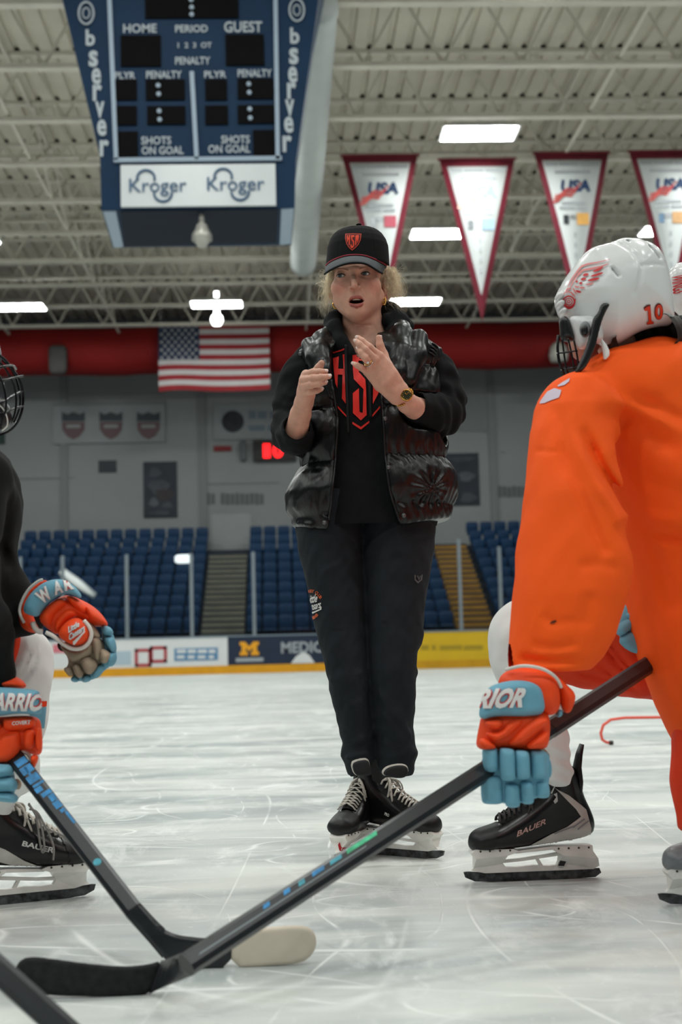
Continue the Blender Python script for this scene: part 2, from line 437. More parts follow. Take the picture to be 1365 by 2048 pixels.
bpy.data.objects.remove(bpy.data.objects['web_brace'])
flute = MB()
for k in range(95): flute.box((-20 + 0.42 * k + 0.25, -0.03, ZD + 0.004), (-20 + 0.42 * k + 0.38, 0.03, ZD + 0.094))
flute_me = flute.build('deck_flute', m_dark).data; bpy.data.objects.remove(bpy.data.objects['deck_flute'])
JY = [24.15 + 2.73 * k for k in range(10)]
for jy in JY + [21.4, 16, 10.5, 5]:
    c = MB().box((-20, jy - 0.11, ZJ - 0.04), (20, jy + 0.11, ZJ + 0.05)).box((-20, jy - 0.09, ZD - 0.09), (20, jy + 0.09, ZD - 0.005)).build('roof_joist', m_steel, ceiling)
    if jy < 22: continue
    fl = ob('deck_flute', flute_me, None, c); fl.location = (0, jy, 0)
    span = 8.5 * jy / 29 + 2.5
    k0 = -20
    for k in range(26):
        xx = -20 + 1.56 * k
        if -span < xx - jy * 0.044 < span:
            for me in (brace, brace2):
                o = ob('web_brace', me, None, c); o.location = (xx, jy, 0)
# long bridging rods and a few cross braces between the joists
for bx in (-9.5, -5.6, 1.1, 6.9, 12.4):
    MB().bar((bx, 22, ZJ + 0.12), (bx, 50.3, ZJ + 0.12), 0.07, 0.07).bar((bx, 22, ZD - 0.15), (bx, YW, ZD - 0.15), 0.06, 0.06).build('bridging_rod', m_steel, ceiling)
    for a, b in zip(JY[:-1], JY[1:]):
        if b > 33:
            MB().bar((bx, a, ZJ), (bx, b, ZD - 0.1), 0.05, 0.05, (1, 0, 0)).bar((bx + 0.05, a, ZD - 0.1), (bx + 0.05, b, ZJ), 0.05, 0.05, (1, 0, 0)).build('cross_brace', m_steel, ceiling)
# spray pipes along the joists, grey conduit
for z_, r_, yy in ((ZJ + 0.55, 0.05, 33.4), (ZJ + 0.7, 0.06, 38.9), (ZJ + 0.6, 0.06, 44.6)):
    MB().tube([(-18, yy, z_), (18, yy, z_)], r_, 8).build('sprinkler_pipe', m_steel, ceiling, True)
# ---- end wall
m_wall = mat('end_wall', (138, 142, 142), 0.8, var=(0.35, 0.06))
wall = MB().box((-24, YW, 0), (24, YW + 0.3, ZD + 0.2)).build('wall_back', m_wall); tag(wall, 'grey painted end wall above the stands', kind='structure')
m_pil = mat('wall_pilaster', (122, 126, 126), 0.8, var=(0.5, 0.05))
for px in (-150, 128, 405, 690, 985, 1240):
    a = hitY(px - 7, 900, YW); b = hitY(px + 8, 900, YW)
    MB().box((a[0], YW - 0.08, 4), (b[0], YW, 12.6)).build('pilaster', m_pil, wall)
for py, x0, x1 in ((958, 30, 150), (790, 120, 330), (968, 415, 560), (905, 1000, 1012)):
    a = hitY(x0, py, YW); b = hitY(x1, py, YW); MB().box((a[0], YW - 0.03, a[2] - 0.02), (b[0], YW, a[2] + 0.03)).build('wall_seam', m_pil, wall)
# ---- white fabric duct along the roof
m_duct = mat('white_fabric', (190, 195, 193), 0.8, var=(1.5, 0.05))
mb = MB(); ys = np.linspace(23.2, 39.5, 50)
mb.tube([(0.82, y, ZJ - 0.45) for y in ys], [0.36 + 0.012 * (i % 2) for i in range(len(ys))], 20)
tag(mb.build('air_duct', m_duct, None, True), 'long white fabric air duct under the roof beside the scoreboard', 'duct')
# ---- red round duct across the end
m_red = mat('red_fabric', (150, 26, 24), 0.75, var=(0.6, 0.12), bump=(1.2, 0.3, 0.05, (0.3, 1, 1)))
zc = hitY(400, 700, 51.5)[2]
mb = MB(); xx = np.linspace(-22, 22, 60)
mb.tube([(a, 51.5, zc + 0.03 * math.sin(a * 1.3)) for a in xx], [0.87 + 0.012 * math.sin(i * 2.1) for i in range(60)], 24)
red = mb.build('red_air_duct', m_red, None, True); tag(red, 'fat red fabric duct running along the top of the end wall', 'duct')
b = hitY(116, 720, 50.475)
mb = MB(); mb.pill(b, (0.33, 0.2, 0.52), e=0.4)
tag(mb.build('loudspeaker', mat('grey_speaker', (86, 84, 82), 0.7, var=(8, 0.1)), None, True), 'dark grey rounded loudspeaker in front of the red duct', 'speaker')
a = hitY(1118, 705, 50.4)
mb = MB().lathe([(0, -0.35), (0.3, -0.33), (0.36, -0.1), (0.3, 0.2), (0.15, 0.36), (0, 0.38)], a, 20)
tag(mb.build('loudspeaker', mat('pale_horn', (205, 203, 192), 0.6, var=(6, 0.05)), None, True), 'pale round loudspeaker seen just left of the white helmet', 'speaker')
# ---- ceiling lamps
m_lamp = bpy.data.materials.new('lamp_diffuser'); m_lamp.use_nodes = True; nt = m_lamp.node_tree
e = nt.nodes['Principled BSDF']; e.inputs['Base Color'].default_value = (0.8, 0.8, 0.8, 1); e.inputs['Emission Color'].default_value = (0.96, 1.0, 0.97, 1); e.inputs['Emission Strength'].default_value = LAMP_POWER
m_fix = mat('lamp_housing', (225, 228, 226), 0.5)
dif = MB().add([(-0.80, -0.42, -0.012), (-0.80, 0.42, -0.012), (0.80, 0.42, -0.012), (0.80, -0.42, -0.012)], [(0, 1, 2, 3)]).build('diffuser', m_lamp).data; bpy.data.objects.remove(bpy.data.objects['diffuser'])
hou = MB().add([(-0.86, -0.48, 0.0), (0.86, -0.48, 0), (0.86, 0.48, 0), (-0.86, 0.48, 0), (-0.6, -0.3, 0.16), (0.6, -0.3, 0.16), (0.6, 0.3, 0.16), (-0.6, 0.3, 0.16)],
               [(0, 3, 2, 1), (4, 5, 6, 7), (0, 1, 5, 4), (1, 2, 6, 5), (2, 3, 7, 6), (3, 0, 4, 7)]).build('housing', m_fix).data; bpy.data.objects.remove(bpy.data.objects['housing'])
seen = {(4.6, 30.4): 'large bright ceiling lamp high above the second and third pennants', (4.6, 38.0): 'ceiling lamp half hidden behind the second pennant',
        (4.6, 45.6): 'ceiling lamp just right of the woman in the cap', (-1.9, 45.6): 'ceiling lamp above the flag with a globe hanging below it', (-8.3, 45.6): 'ceiling lamp at the left edge near the red duct'}
LX = [-14.7, -8.3, -1.9, 4.6, 11.0]; LYs = [-7.6, 0.0, 7.6, 15.2, 22.8, 30.4, 38.0, 45.6]
for ly in LYs:
    for lx in LX:
        t = empty('ceiling_lamp', (lx, ly, ZJ - 0.08))
        tag(t, seen.get((lx, ly), 'ceiling lamp out of view, %s column from the left, %s row from the end wall' % (ORD[LX.index(lx)], ORD[7 - LYs.index(ly)])), 'lamp', 'ceiling lamps')
        for nm, me in (('diffuser', dif), ('housing', hou)):
            o = bpy.data.objects.new(nm, me); COL.objects.link(o); o.parent = t
g = hitY(434, 640, 46.2)
mb = MB().lathe([(0, -0.2), (0.13, -0.17), (0.2, -0.02), (0.17, 0.12), (0.09, 0.2), (0.075, 0.5), (0.075, 0.95), (0, 0.95)], g, 18)
m_globe = mat('globe_glow', (244, 250, 246), 0.5, emit=6.0); m_globe.cycles.emission_sampling = 'NONE'
tag(mb.build('globe_lamp', m_globe, None, True), 'small glowing globe lamp hanging on a stem above the flag', 'lamp')
# ---- dasher boards, glass
boards = empty('rink_boards', (0, YB, 0)); tag(boards, 'rink boards with advertising panels and glass across the far end', 'boards')
m_wb = mat('board_white', (222, 224, 224), 0.45, var=(2, 0.03)); m_nv = mat('board_navy', (22, 38, 62), 0.5, var=(2, 0.08)); m_yl = mat('board_yellow', (214, 176, 24), 0.5, var=(2, 0.05))
m_kick = mat('kick_yellow', (224, 158, 16), 0.5, var=(3, 0.08)); m_cap = mat('cap_rail', (120, 136, 150), 0.5)
def bx(px): return hitY(px, 1300, YB)[0]
for nm, x0, x1, m in (('board_panel', -14, bx(456), m_wb), ('board_panel', bx(456), bx(700), m_nv), ('board_panel', bx(700), bx(1010), m_yl), ('board_panel', bx(1010), 14, m_wb)):
    MB().box((x0 + 0.005, YB, 0.24), (x1 - 0.005, YB + 0.1, 1.07)).build(nm, m, boards)
m_kick2 = mat('kick_dark_yellow', (202, 150, 12), 0.5, var=(3, 0.08))
MB().box((-14, YB - 0.012, 0), (bx(700), YB + 0.1, 0.24)).build('kick_plate', m_kick, boards)
MB().box((bx(700), YB - 0.012, 0), (14, YB + 0.1, 0.24)).build('kick_plate', m_kick2, boards)
MB().box((-14, YB - 0.02, 1.07), (14, YB + 0.14, 1.11)).build('cap_rail', m_cap, boards)
m_rd = mat('ad_red', (176, 52, 62), 0.5); m_bl = mat('ad_blue', (92, 138, 176), 0.5); m_gy = mat('ad_grey', (160, 166, 172), 0.5); m_gd = mat('ad_gold', (236, 164, 24), 0.5)
# red double box advert, pale blue lettering block
q = MB()
def fr(x0, y0, x1, y1, t):
    a = hitY(x0, y1, YB); b = hitY(x1, y0, YB)
    for lo, hi in (((a[0], a[2]), (b[0], a[2] + t)), ((a[0], b[2] - t), (b[0], b[2])), ((a[0], a[2]), (a[0] + t, b[2])), ((b[0] - t, a[2]), (b[0], b[2]))):
        q.box((lo[0], YB - 0.012, lo[1]), (hi[0], YB, hi[1]))
fr(270, 1297, 303, 1334, 0.09); fr(300, 1292, 334, 1326, 0.09); q.build('red_advert', m_rd, boards)
quad_wall('blue_advert', 349, 1295, 436, 1322, YB, m_bl, boards, 0.012)
for k, (x0, x1) in enumerate(((354, 372), (376, 392), (396, 414), (418, 431))):
    quad_wall('advert_lettering', x0, 1299, x1, 1306, YB - 0.012, m_wb, boards, 0.006)
    quad_wall('advert_lettering', x0, 1311, x1 - 3, 1317, YB - 0.012, m_wb, boards, 0.006)
quad_wall('blue_advert', 205, 1302, 262, 1330, YB, mat('ad_pale', (176, 196, 208), 0.5), boards, 0.012)
quad_wall('red_advert', 106, 1288, 140, 1306, YB, mat('ad_pink', (214, 120, 132), 0.5), boards, 0.012)
# block letter on navy, lettering beside it
a = hitY(480, 1311, YB); b = hitY(518, 1283, YB); W = b[0] - a[0]; H = b[2] - a[2]
pm = [(0, 0), (.42, 0), (.42, .25), (.33, .25), (.33, .55), (.5, .28), (.67, .55), (.67, .25), (.58, .25), (.58, 0), (1, 0), (1, .25), (.9, .25), (.9, .75), (1, .75), (1, 1), (.72, 1), (.5, .66), (.28, 1), (0, 1), (0, .75), (.1, .75), (.1, .25), (0, .25)]
MB().prism([(a[0] + u * W, YB - 0.001, a[2] + v_ * H) for u, v_ in pm], (0, -0.014, 0)).build('block_letter', m_gd, boards)
quad_wall('advert_lettering', 472, 1315, 527, 1324, YB, m_gy, boards, 0.008)
text_wall('advert_lettering', 'MEDICINE', 563, 1284, 690, 1307, YB, m_gy, boards, 0.03)
a = hitY(606, 1318, YB)
MB().prism([(a[0] + dx, YB - 0.001, a[2] + dz) for dx, dz in ((-.35, -.12), (.35, -.12), (.2, .1), (0.03, .22), (-.2, .08))], (0, -0.012, 0)).build('advert_peak', m_wb, boards)
for x0, x1 in ((842, 858), (864, 872), (880, 925), (928, 966)): quad_wall('advert_lettering', x0, 1290, x1, 1300, YB, mat('ad_olive', (168, 142, 30), 0.5), boards, 0.008)
# glass and its posts
m_glass = bpy.data.materials.new('rink_glass'); m_glass.use_nodes = True; nt = m_glass.node_tree; nt.nodes.clear()
out = nt.nodes.new('ShaderNodeOutputMaterial'); tr = nt.nodes.new('ShaderNodeBsdfTransparent'); tr.inputs[0].default_value = (0.93, 0.96, 0.97, 1)
gl = nt.nodes.new('ShaderNodeBsdfGlossy'); gl.inputs['Roughness'].default_value = 0.08; mx = nt.nodes.new('ShaderNodeMixShader'); fz = nt.nodes.new('ShaderNodeFresnel'); fz.inputs[0].default_value = 1.45
nt.links.new(fz.outputs[0], mx.inputs[0]); nt.links.new(tr.outputs[0], mx.inputs[1]); nt.links.new(gl.outputs[0], mx.inputs[2]); nt.links.new(mx.outputs[0], out.inputs[0])
m_post = mat('glass_post', (122, 132, 138), 0.45, var=(5, 0.08))
zt = 1.11 + 2.45
posts = [bx(p) for p in (-220, -90, 41, 126, 255, 385, 510, 640, 770, 925, 1006, 1130, 1260, 1400, 1530)]
for k, p in enumerate(posts):
    h = zt if k != 9 else zt + 0.25
    MB().box((p - 0.05, YB - 0.02, 1.11), (p + 0.05, YB + 0.06, h)).build('glass_post', m_post, boards)
    if k:
        MB().box((posts[k - 1] + 0.07, YB + 0.02, 1.11), (p - 0.07, YB + 0.035, zt)).build('glass_pane', m_glass, boards)
# ---- stands: risers, seats, aisle stairs
m_ris = mat('concrete_riser', (38, 46, 56), 0.85, var=(1.2, 0.12))
Y0, DY, Z0, DZ, NR = 44.6, 0.80, 0.86, 0.385, 10
mb = MB()
for i in range(NR):
    mb.box((-16, Y0 + DY * i - 0.3, 0), (16, Y0 + DY * (i + 1) - 0.3, Z0 + DZ * i))
mb.box((-16, Y0 + DY * NR - 0.3, 0), (16, YW, Z0 + DZ * (NR - 1)))
tag(mb.build('floor_risers', m_ris), 'stepped concrete risers of the stands', kind='structure')
m_seat = mat('seat_blue', (5, 45, 78), 0.45, spec=0.22, var=(3, 0.18))
sv = MB()
sv.pill((0, 0.20, 0.68), (0.23, 0.045, 0.21), e=0.35, nu=12, nv=6)
sv.pill((0, 0.0, 0.43), (0.23, 0.21, 0.045), e=0.35, nu=12, nv=6)
sv.box((-0.04, 0.05, 0), (0.04, 0.2, 0.42))
seat_me = sv.build('stadium_seat', m_seat, None, True).data; bpy.data.objects.remove(bpy.data.objects['stadium_seat'])
def xat(px, i):
    Y = Y0 + DY * i; z = Z0 + DZ * i + 0.6
    return None, Y
ROWN = ['front', 'second', 'third', 'fourth', 'fifth', 'sixth', 'seventh', 'eighth', 'ninth', 'top']
vpx, vpy = 558, -81
def edge(px_bottom, i):
    """photo x of an aisle edge (given at the front row) on row i, as world x: aisles run straight back"""
    return hitY(px_bottom, 1260, Y0)[0]
blocks = (('left block', edge(-40, 0), edge(398, 0)), ('middle block', edge(492, 0), edge(912, 0)), ('right block', edge(1000, 0), edge(1000, 0) + 3.1))
for bn, xa, xb in blocks:
    n = int(round((xb - xa) / 0.52))
    for i in range(NR):
        for k in range(n):
            o = bpy.data.objects.new('stadium_seat', seat_me); COL.objects.link(o)
            o.location = (xa + (k + 0.5) * (xb - xa) / n, Y0 + DY * i + 0.1, Z0 + DZ * i)
            tag(o, 'blue plastic seat, %s from the left in the %s row of the %s' % (ORD[k], ROWN[i], bn), 'seat', 'blue stadium seats in the %s' % bn)
def stairs(name, xa, xb, m, label, n):
    t = empty(name, ((xa + xb) / 2, Y0, 0)); tag(t, label, 'stairs', 'aisle stairs')
    for i in range(n):
        MB().box((xa, Y0 + DY / 2 * i - 0.45, Z0 - 0.3 + DZ / 2 * i), (xb, Y0 + DY / 2 * (i + 1) - 0.45, Z0 - 0.01 + DZ / 2 * (i + 1))).build('step', m, t)
        MB().box((xa, Y0 + DY / 2 * i - 0.47, Z0 - 0.05 + DZ / 2 * (i + 1)), (xb, Y0 + DY / 2 * i - 0.36, Z0 + DZ / 2 * (i + 1))).build('nosing', m_ris, t)
stairs('aisle_stairs', edge(402, 0), edge(488, 0), mat('step_concrete', (116, 112, 98), 0.85, var=(2, 0.12)), 'grey concrete aisle stairs between the left and middle seat blocks', 17)
stairs('aisle_stairs', edge(918, 0), edge(992, 0), mat('step_yellow', (150, 112, 44), 0.8, var=(2, 0.15)), 'yellow painted aisle stairs right of the woman', 18)
# grey partition behind the grey stairs
a = edge(402, 0); b = edge(488, 0)
MB().box((a, 52.7, 3.5), (b + 0.1, 52.9, 5.75)).build('vestibule', m_wall, wall)
# bright little lamp and a light reflection built as a solid pale tube
c = hitY(368, 1118, 42.1)
mb = MB().pill(c, (0.27, 0.06, 0.13), e=0.5)
m_sl = mat('stair_lamp_glow', (235, 238, 236), 0.5, emit=1.0)
m_sl.cycles.emission_sampling = 'NONE'
tag(mb.build('stair_lamp', m_sl, None, True), 'small bright lamp shining in front of the left seat block', 'lamp')
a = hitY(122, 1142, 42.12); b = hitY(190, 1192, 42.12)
mb = MB().tube([a, (a + b) / 2, b], [0.13, 0.15, 0.10], 10)  # white streak of reflected light given a solid shape; no rail is here
tag(mb.build('reflection_streak', mat('reflection_white', (236, 240, 240), 0.35), None, True), 'pale slanting light reflection modelled as a tube in front of the left seat block', 'reflection')
# ---- things on the end wall
m_panel = mat('wall_banner', (138, 143, 144), 0.7, var=(2, 0.04)); m_ink = mat('banner_ink', (58, 66, 72), 0.7, var=(20, 0.15)); m_bur = mat('banner_maroon', (104, 82, 85), 0.7, var=(25, 0.15))
ws = empty('crest_banner', hitY(216, 885, YW)); tag(ws, 'pale banner with three small shield crests on the end wall', 'banner')
quad_wall('banner_cloth', 106, 806, 330, 888, YW - 0.06, m_panel, ws, 0.03)
quad_wall('banner_rail', 106, 804, 330, 812, YW - 0.09, mat('rail_grey', (120, 124, 122), 0.7), ws, 0.03)
for cx in (147, 222, 297):
    def sh(pts, Y): return [hitY(cx + u, v_, Y) for u, v_ in pts]
    cr = MB().prism(sh([(-23, 824), (-12, 829), (0, 824), (12, 829), (23, 824), (23, 842), (-23, 842)], YW - 0.1), (0, -0.02, 0)).build('crest', m_ink, ws)
    MB().prism(sh([(-23, 844), (23, 844), (22, 860), (12, 873), (0, 879), (-12, 873), (-22, 860)], YW - 0.1), (0, -0.02, 0)).build('crest_field', m_bur, cr)
    quad_wall('crest_stripe', cx - 14, 849, cx + 14, 856, YW - 0.125, m_panel, cr, 0.01)
ws = empty('round_logo_banner', hitY(500, 880, YW)); tag(ws, 'pale banner with a dark round emblem left of the woman', 'banner')
quad_wall('banner_cloth', 428, 806, 600, 880, YW - 0.06, m_panel, ws, 0.03)
c = hitY(466, 843, YW - 0.1)
MB().lathe([(0, 0.03), (0.40, 0.03), (0.42, 0)], c, 28, (0, -1, 0)).build('emblem', mat('emblem_dark', (44, 46, 50), 0.7, var=(3, 0.4)), ws)
for x0, y0, x1, y1 in ((498, 822, 512, 838), (516, 822, 534, 838), (540, 822, 566, 838), (498, 850, 530, 862), (536, 850, 566, 862)): quad_wall('banner_lettering', x0, y0, x1, y1, YW - 0.09, mat('banner_grey_ink', (106, 118, 128), 0.7), ws, 0.01)
t = tag(quad_wall('wall_sign', 428, 892, 463, 903, YW, mat('sign_red', (120, 26, 30), 0.6, var=(6, 0.1)), None, 0.06), 'small dark red sign on the end wall', 'sign')
t = MB().pill(hitY(487, 902, YW - 0.1), (0.14, 0.08, 0.4), e=0.5).build('wall_fixture', mat('fixture_grey', (88, 92, 94), 0.6), None, True); tag(t, 'small grey wall fixture left of the red clock', 'fixture')
ck = empty('game_clock', hitY(540, 922, YW)); tag(ck, 'black game clock with glowing red digits left of the woman', 'clock')
quad_wall('clock_case', 507, 881, 592, 923, YW - 0.02, mat('clock_black', (18, 16, 16), 0.5, var=(5, 0.1)), ck, 0.2)
m_led = mat('led_red', (255, 20, 24), 0.5, emit=2.2)
text_wall('digit', '1', 527, 888, 541, 916, YW - 0.24, m_led, ck, 0.04); text_wall('digit', '0', 546, 888, 567, 916, YW - 0.24, m_led, ck, 0.04)
def poster(x0, y0, x1, y1, label, blobs):
    t = empty('wall_poster', hitY((x0 + x1) / 2, y1, YW)); tag(t, label, 'poster', 'dark posters on the end wall')
    quad_wall('poster_sheet', x0, y0, x1, y1, YW, mat('poster_dark', (34, 40, 50), 0.6, var=(1.5, 0.35)), t, 0.05)
    for k, (u, v_, ru, rv, c) in enumerate(blobs):
        p = hitY(u, v_, YW - 0.06); s = YW / F
        MB().add([(p[0] + ru * s * math.cos(a) * (1 + .25 * math.sin(3 * a + k)), YW - 0.06 - 0.002 * k, p[2] + rv * s * math.sin(a)) for a in np.arange(0, 6.28, 0.35)], [tuple(range(18))]).build('poster_print', mat('poster_tone_%d' % c, [(58, 63, 70), (50, 44, 47), (74, 79, 84)][c], 0.6, var=(2, 0.3)), t)
poster(288, 923, 354, 1036, 'dark tall poster on the end wall between the crests and the grey stairs', ((318, 975, 20, 16, 0), (328, 990, 18, 12, 1), (310, 945, 12, 10, 0), (308, 1004, 9, 9, 2), (335, 1010, 10, 6, 0), (320, 1026, 22, 4, 0)))
poster(880, 906, 957, 1012, 'dark tall poster on the end wall right of the woman', ((925, 918, 28, 5, 0), (933, 953, 16, 10, 2), (937, 995, 16, 10, 0), (905, 960, 12, 20, 1)))
tag(quad_wall('wall_plaque', 198, 921, 233, 945, YW, mat('plaque_dark', (40, 48, 54), 0.6, var=(3, 0.15)), None, 0.06), 'small dark plaque on the end wall under the crests', 'plaque')
def letters(x0, y0, x1, y1, n, label, m):
    t = empty('wall_lettering', hitY((x0 + x1) / 2, y1, YW)); tag(t, label, 'lettering', 'grey lettering on the end wall')
    wd = (x1 - x0) / n
    for k in range(n):
        if n > 6 and k == n // 5: continue
        quad_wall('letter', x0 + wd * k, y0 + (k % 3), x0 + wd * k + wd * 0.72, y1 - (k % 2), YW, m, t, 0.03)
m_let = mat('letter_grey', (92, 97, 98), 0.7)
letters(413, 986, 530, 1009, 12, 'row of grey letters on the wall left of the vest', m_let)
letters(996, 972, 1055, 994, 6, 'row of grey letters on the wall beside the orange sleeve', m_let)
t = empty('framed_panel', hitY(930, 865, YW)); tag(t, 'pale outlined wall panel right of the woman', 'panel')
quad_wall('panel_sheet', 870, 790, 972, 864, YW - .004, mat('panel_pale', (118, 123, 123), 0.7), t, 0.03)
quad_wall('panel_edge', 968, 790, 974, 864, YW - 0.03, m_pil, t, 0.02)
tag(quad_wall('wall_sign', -30, 866, 10, 889, YW, mat('sign_green', (24, 48, 44), 0.6, var=(4, 0.1)), None, 0.06), 'dark green sign at the left edge behind the cage', 'sign')
# ---- flag
fl = empty('flag', hitY(427, 785, 50.2)); tag(fl, 'large red white and blue striped flag hanging before the red duct', 'flag')
A = hitY(318, 783, 50.2); B = hitY(538, 646, 50.2)
m_fr = mat('flag_red', (158, 42, 48), 0.8, var=(2, 0.08)); m_fw = mat('flag_white', (208, 206, 206), 0.8, var=(2, 0.05)); m_fb = mat('flag_blue', (40, 56, 84), 0.8, var=(2, 0.08))
def flagp(u, v_): return (A[0] + (B[0] - A[0]) * u, 50.2 - 0.06 * math.sin(u * 11 + v_ * 2) * (1.1 - v_) - 0.03 * math.sin(5 * v_), A[2] + (B[2] - A[2]) * v_ + 0.04 * math.sin(u * 7) * (1 - v_))
def patch(name, u0, v0, u1, v1, m, off=0, nu=22, nv=2):
    vs = []; fs = []
    for i in range(nu + 1):
        for j in range(nv + 1):
            p = flagp(u0 + (u1 - u0) * i / nu, v0 + (v1 - v0) * j / nv); vs.append((p[0], p[1] - off, p[2]))
    for i in range(nu):
        for j in range(nv): fs.append((i * (nv + 1) + j, (i + 1) * (nv + 1) + j, (i + 1) * (nv + 1) + j + 1, i * (nv + 1) + j + 1))
    return ob(name, mesh(vs, fs, True), m, fl)
pol = MB().tube([np.array(flagp(-0.01, 1)) + (0, 0, .03), np.array(flagp(1.01, 1)) + (0, 0, .03)], 0.03, 8)
for u in (0.02, 0.98): pol.tube([np.array(flagp(u, 1)) + (0, 0, .03), (flagp(u, 1)[0], 50.2, ZD)], 0.012, 5)
pol.build('hanging_rod', m_fw, fl)
for k in range(13): patch('stripe', 0, k / 13, 1, (k + 1) / 13, m_fr if k % 2 == 0 else m_fw)
can = patch('canton', 0, 6 / 13, 0.37, 1, m_fb, 0.02, 12, 6)
mb = MB()
for r in range(9):
    for c in range(6 - r % 2):
        u = 0.37 * (c + 0.5 + 0.5 * (r % 2)) / 6; v_ = 6 / 13 + 7 / 13 * (r + 0.5) / 9; p = flagp(u, v_)
        mb.add([(p[0] + 0.075 * (1 if q % 2 else 0.42) * math.sin(q * math.pi / 5 + math.pi), p[1] - 0.04, p[2] + 0.075 * (1 if q % 2 else 0.42) * -math.cos(q * math.pi / 5 + math.pi) * -1) for q in range(10)], [tuple(range(10))])
mb.build('stars', m_fw, can)
# ---- pennants
m_pb = mat('pennant_border', (122, 34, 50), 0.7, var=(2, 0.12)); m_pw = mat('pennant_cloth', (222, 226, 226), 0.8, var=(1.5, 0.03)); m_pn = mat('pennant_navy', (34, 62, 104), 0.7); m_pr = mat('pennant_red', (206, 88, 84), 0.7); m_pg = mat('pennant_print', (176, 180, 184), 0.7)
def pennant(xl, xr, yt, ytip, Yp, label, chip, faded):
    xm = (xl + xr) / 2 + 11
    t = empty('pennant', hitY(xm, yt, Yp)); tag(t, label, 'pennant', 'championship pennants under the roof')
    Lp, Rp, T = hitY(xl, yt + 4, Yp), hitY(xr, yt - 1, Yp), hitY(xm, ytip, Yp)
    zt_ = (Lp[2] + Rp[2]) / 2; Wd = Rp[0] - Lp[0]; Hh = zt_ - T[2]; X0 = (Lp[0] + Rp[0]) / 2
    def pt(u, v_, o=0.0): return (X0 + Wd * (u - 0.5), Yp - o - 0.04 * math.sin(v_ * 5) , zt_ - Hh * v_)
    def tri(s, o, th):
        # inset triangle of the cloth
        rows = 16; vs = []; fs = []
        for i in range(rows + 1):
            v_ = s * 0.30 + (1 - s * 1.35) * i / rows
            hw = max(0.001, 0.5 * (1 - v_) - s * 0.5)
            vs += [pt(0.5 - hw, v_, o), pt(0.5 + hw, v_, o), pt(0.5 - hw, v_, o - th), pt(0.5 + hw, v_, o - th)]
        for i in range(rows):
            a = 4 * i; fs += [(a, a + 4, a + 5, a + 1), (a + 2, a + 3, a + 7, a + 6), (a, a + 2, a + 6, a + 4), (a + 1, a + 5, a + 7, a + 3)]
        fs += [(0, 1, 3, 2)]
        return mesh(vs, fs, True)
    ob('border', tri(0.0, 0, 0.012), m_pb, t)
    cl = ob('cloth', tri(0.155, 0.012, 0.010), m_pw, t)
    nav = mat('pennant_navy_faded', (150, 176, 200), 0.7) if faded else m_pn
    redm = mat('pennant_red_faded', (236, 190, 176), 0.7) if faded else m_pr
    v, f = text2d('USA', 0.04, 0.15)
    ob('emblem_letters', mesh([pt(0.33 + 0.40 * p[0], 0.245 - 0.075 * p[1], 0.03) for p in v], f), nav, t)
    mb = MB()
    for k in range(4):
        top = [(0.25 + 0.36 * i / 12 - 0.012 * k, 0.258 + 0.014 * k - 0.062 * (i / 12) + 0.010 * math.sin(i * 0.9)) for i in range(13 - k)]
        mb.add([pt(u, v_, 0.035) for u, v_ in top] + [pt(u, v_ + 0.010, 0.035) for u, v_ in top[::-1]], [tuple(range(2 * len(top)))])
    mb.build('emblem_stripes', redm, t)
    for u0, u1, v_ in ((0.14, 0.30, 0.065), (0.32, 0.58, 0.065), (0.60, 0.86, 0.065), (0.26, 0.74, 0.115), (0.33, 0.66, 0.305), (0.30, 0.50, 0.335), (0.53, 0.68, 0.335)):
        MB().add([pt(u0, v_, 0.03), pt(u1, v_, 0.03), pt(u1, v_ + 0.016, 0.03), pt(u0, v_ + 0.016, 0.03)], [(0, 1, 2, 3)]).build('print_line', m_pg, t)
    for (u0, u1, v0, v1), c in zip(((0.53, 0.69, 0.375, 0.445), (0.35, 0.42, 0.385, 0.44), (0.44, 0.51, 0.385, 0.41)), chip):
        MB().add([pt(u0, v0, 0.03), pt(u1, v0, 0.03), pt(u1, v1, 0.03), pt(u0, v1, 0.03)], [(0, 3, 2, 1)]).build('print_square', mat('chip_%d_%d_%d' % c, c, 0.7, var=(6, 0.1)), t)
    for k in range(4):
        MB().add([pt(0.487, 0.49 + 0.062 * k, 0.03), pt(0.513, 0.49 + 0.062 * k, 0.03), pt(0.513, 0.52 + 0.062 * k, 0.03), pt(0.487, 0.52 + 0.062 * k, 0.03)], [(0, 3, 2, 1)]).build('print_line', m_pg, t)
    MB().tube([pt(-0.02, 0.0), pt(1.02, 0.0)], 0.03, 6).tube([pt(0.1, 0.0), (pt(0.1, 0)[0], JP, ZJ + 0.02)], 0.012, 5).tube([pt(0.9, 0.0), (pt(0.9, 0)[0], JP, ZJ + 0.02)], 0.012, 5).build('hanging_rod', m_pb, t)
JP = 24.15 + 2.73 * 3
pennant(684, 836, 309, 640, JP - 0.2, 'pennant right above the woman\'s cap', ((196, 96, 110), (188, 192, 196), (188, 192, 196)), False)
pennant(879, 1030, 317, 642, JP - 0.26, 'faded pennant hanging whole down to its red tip', ((150, 178, 200), (120, 124, 128), (200, 190, 190)), True)
pennant(1069, 1218, 304, 635, JP - 0.2, 'pennant with a gold square above the white helmet', ((232, 176, 96), (60, 64, 68), (150, 150, 150)), False)
pennant(1259, 1408, 301, 632, JP - 0.2, 'pennant cut by the right edge of the picture', ((214, 168, 120), (110, 140, 170), (170, 172, 176)), False)
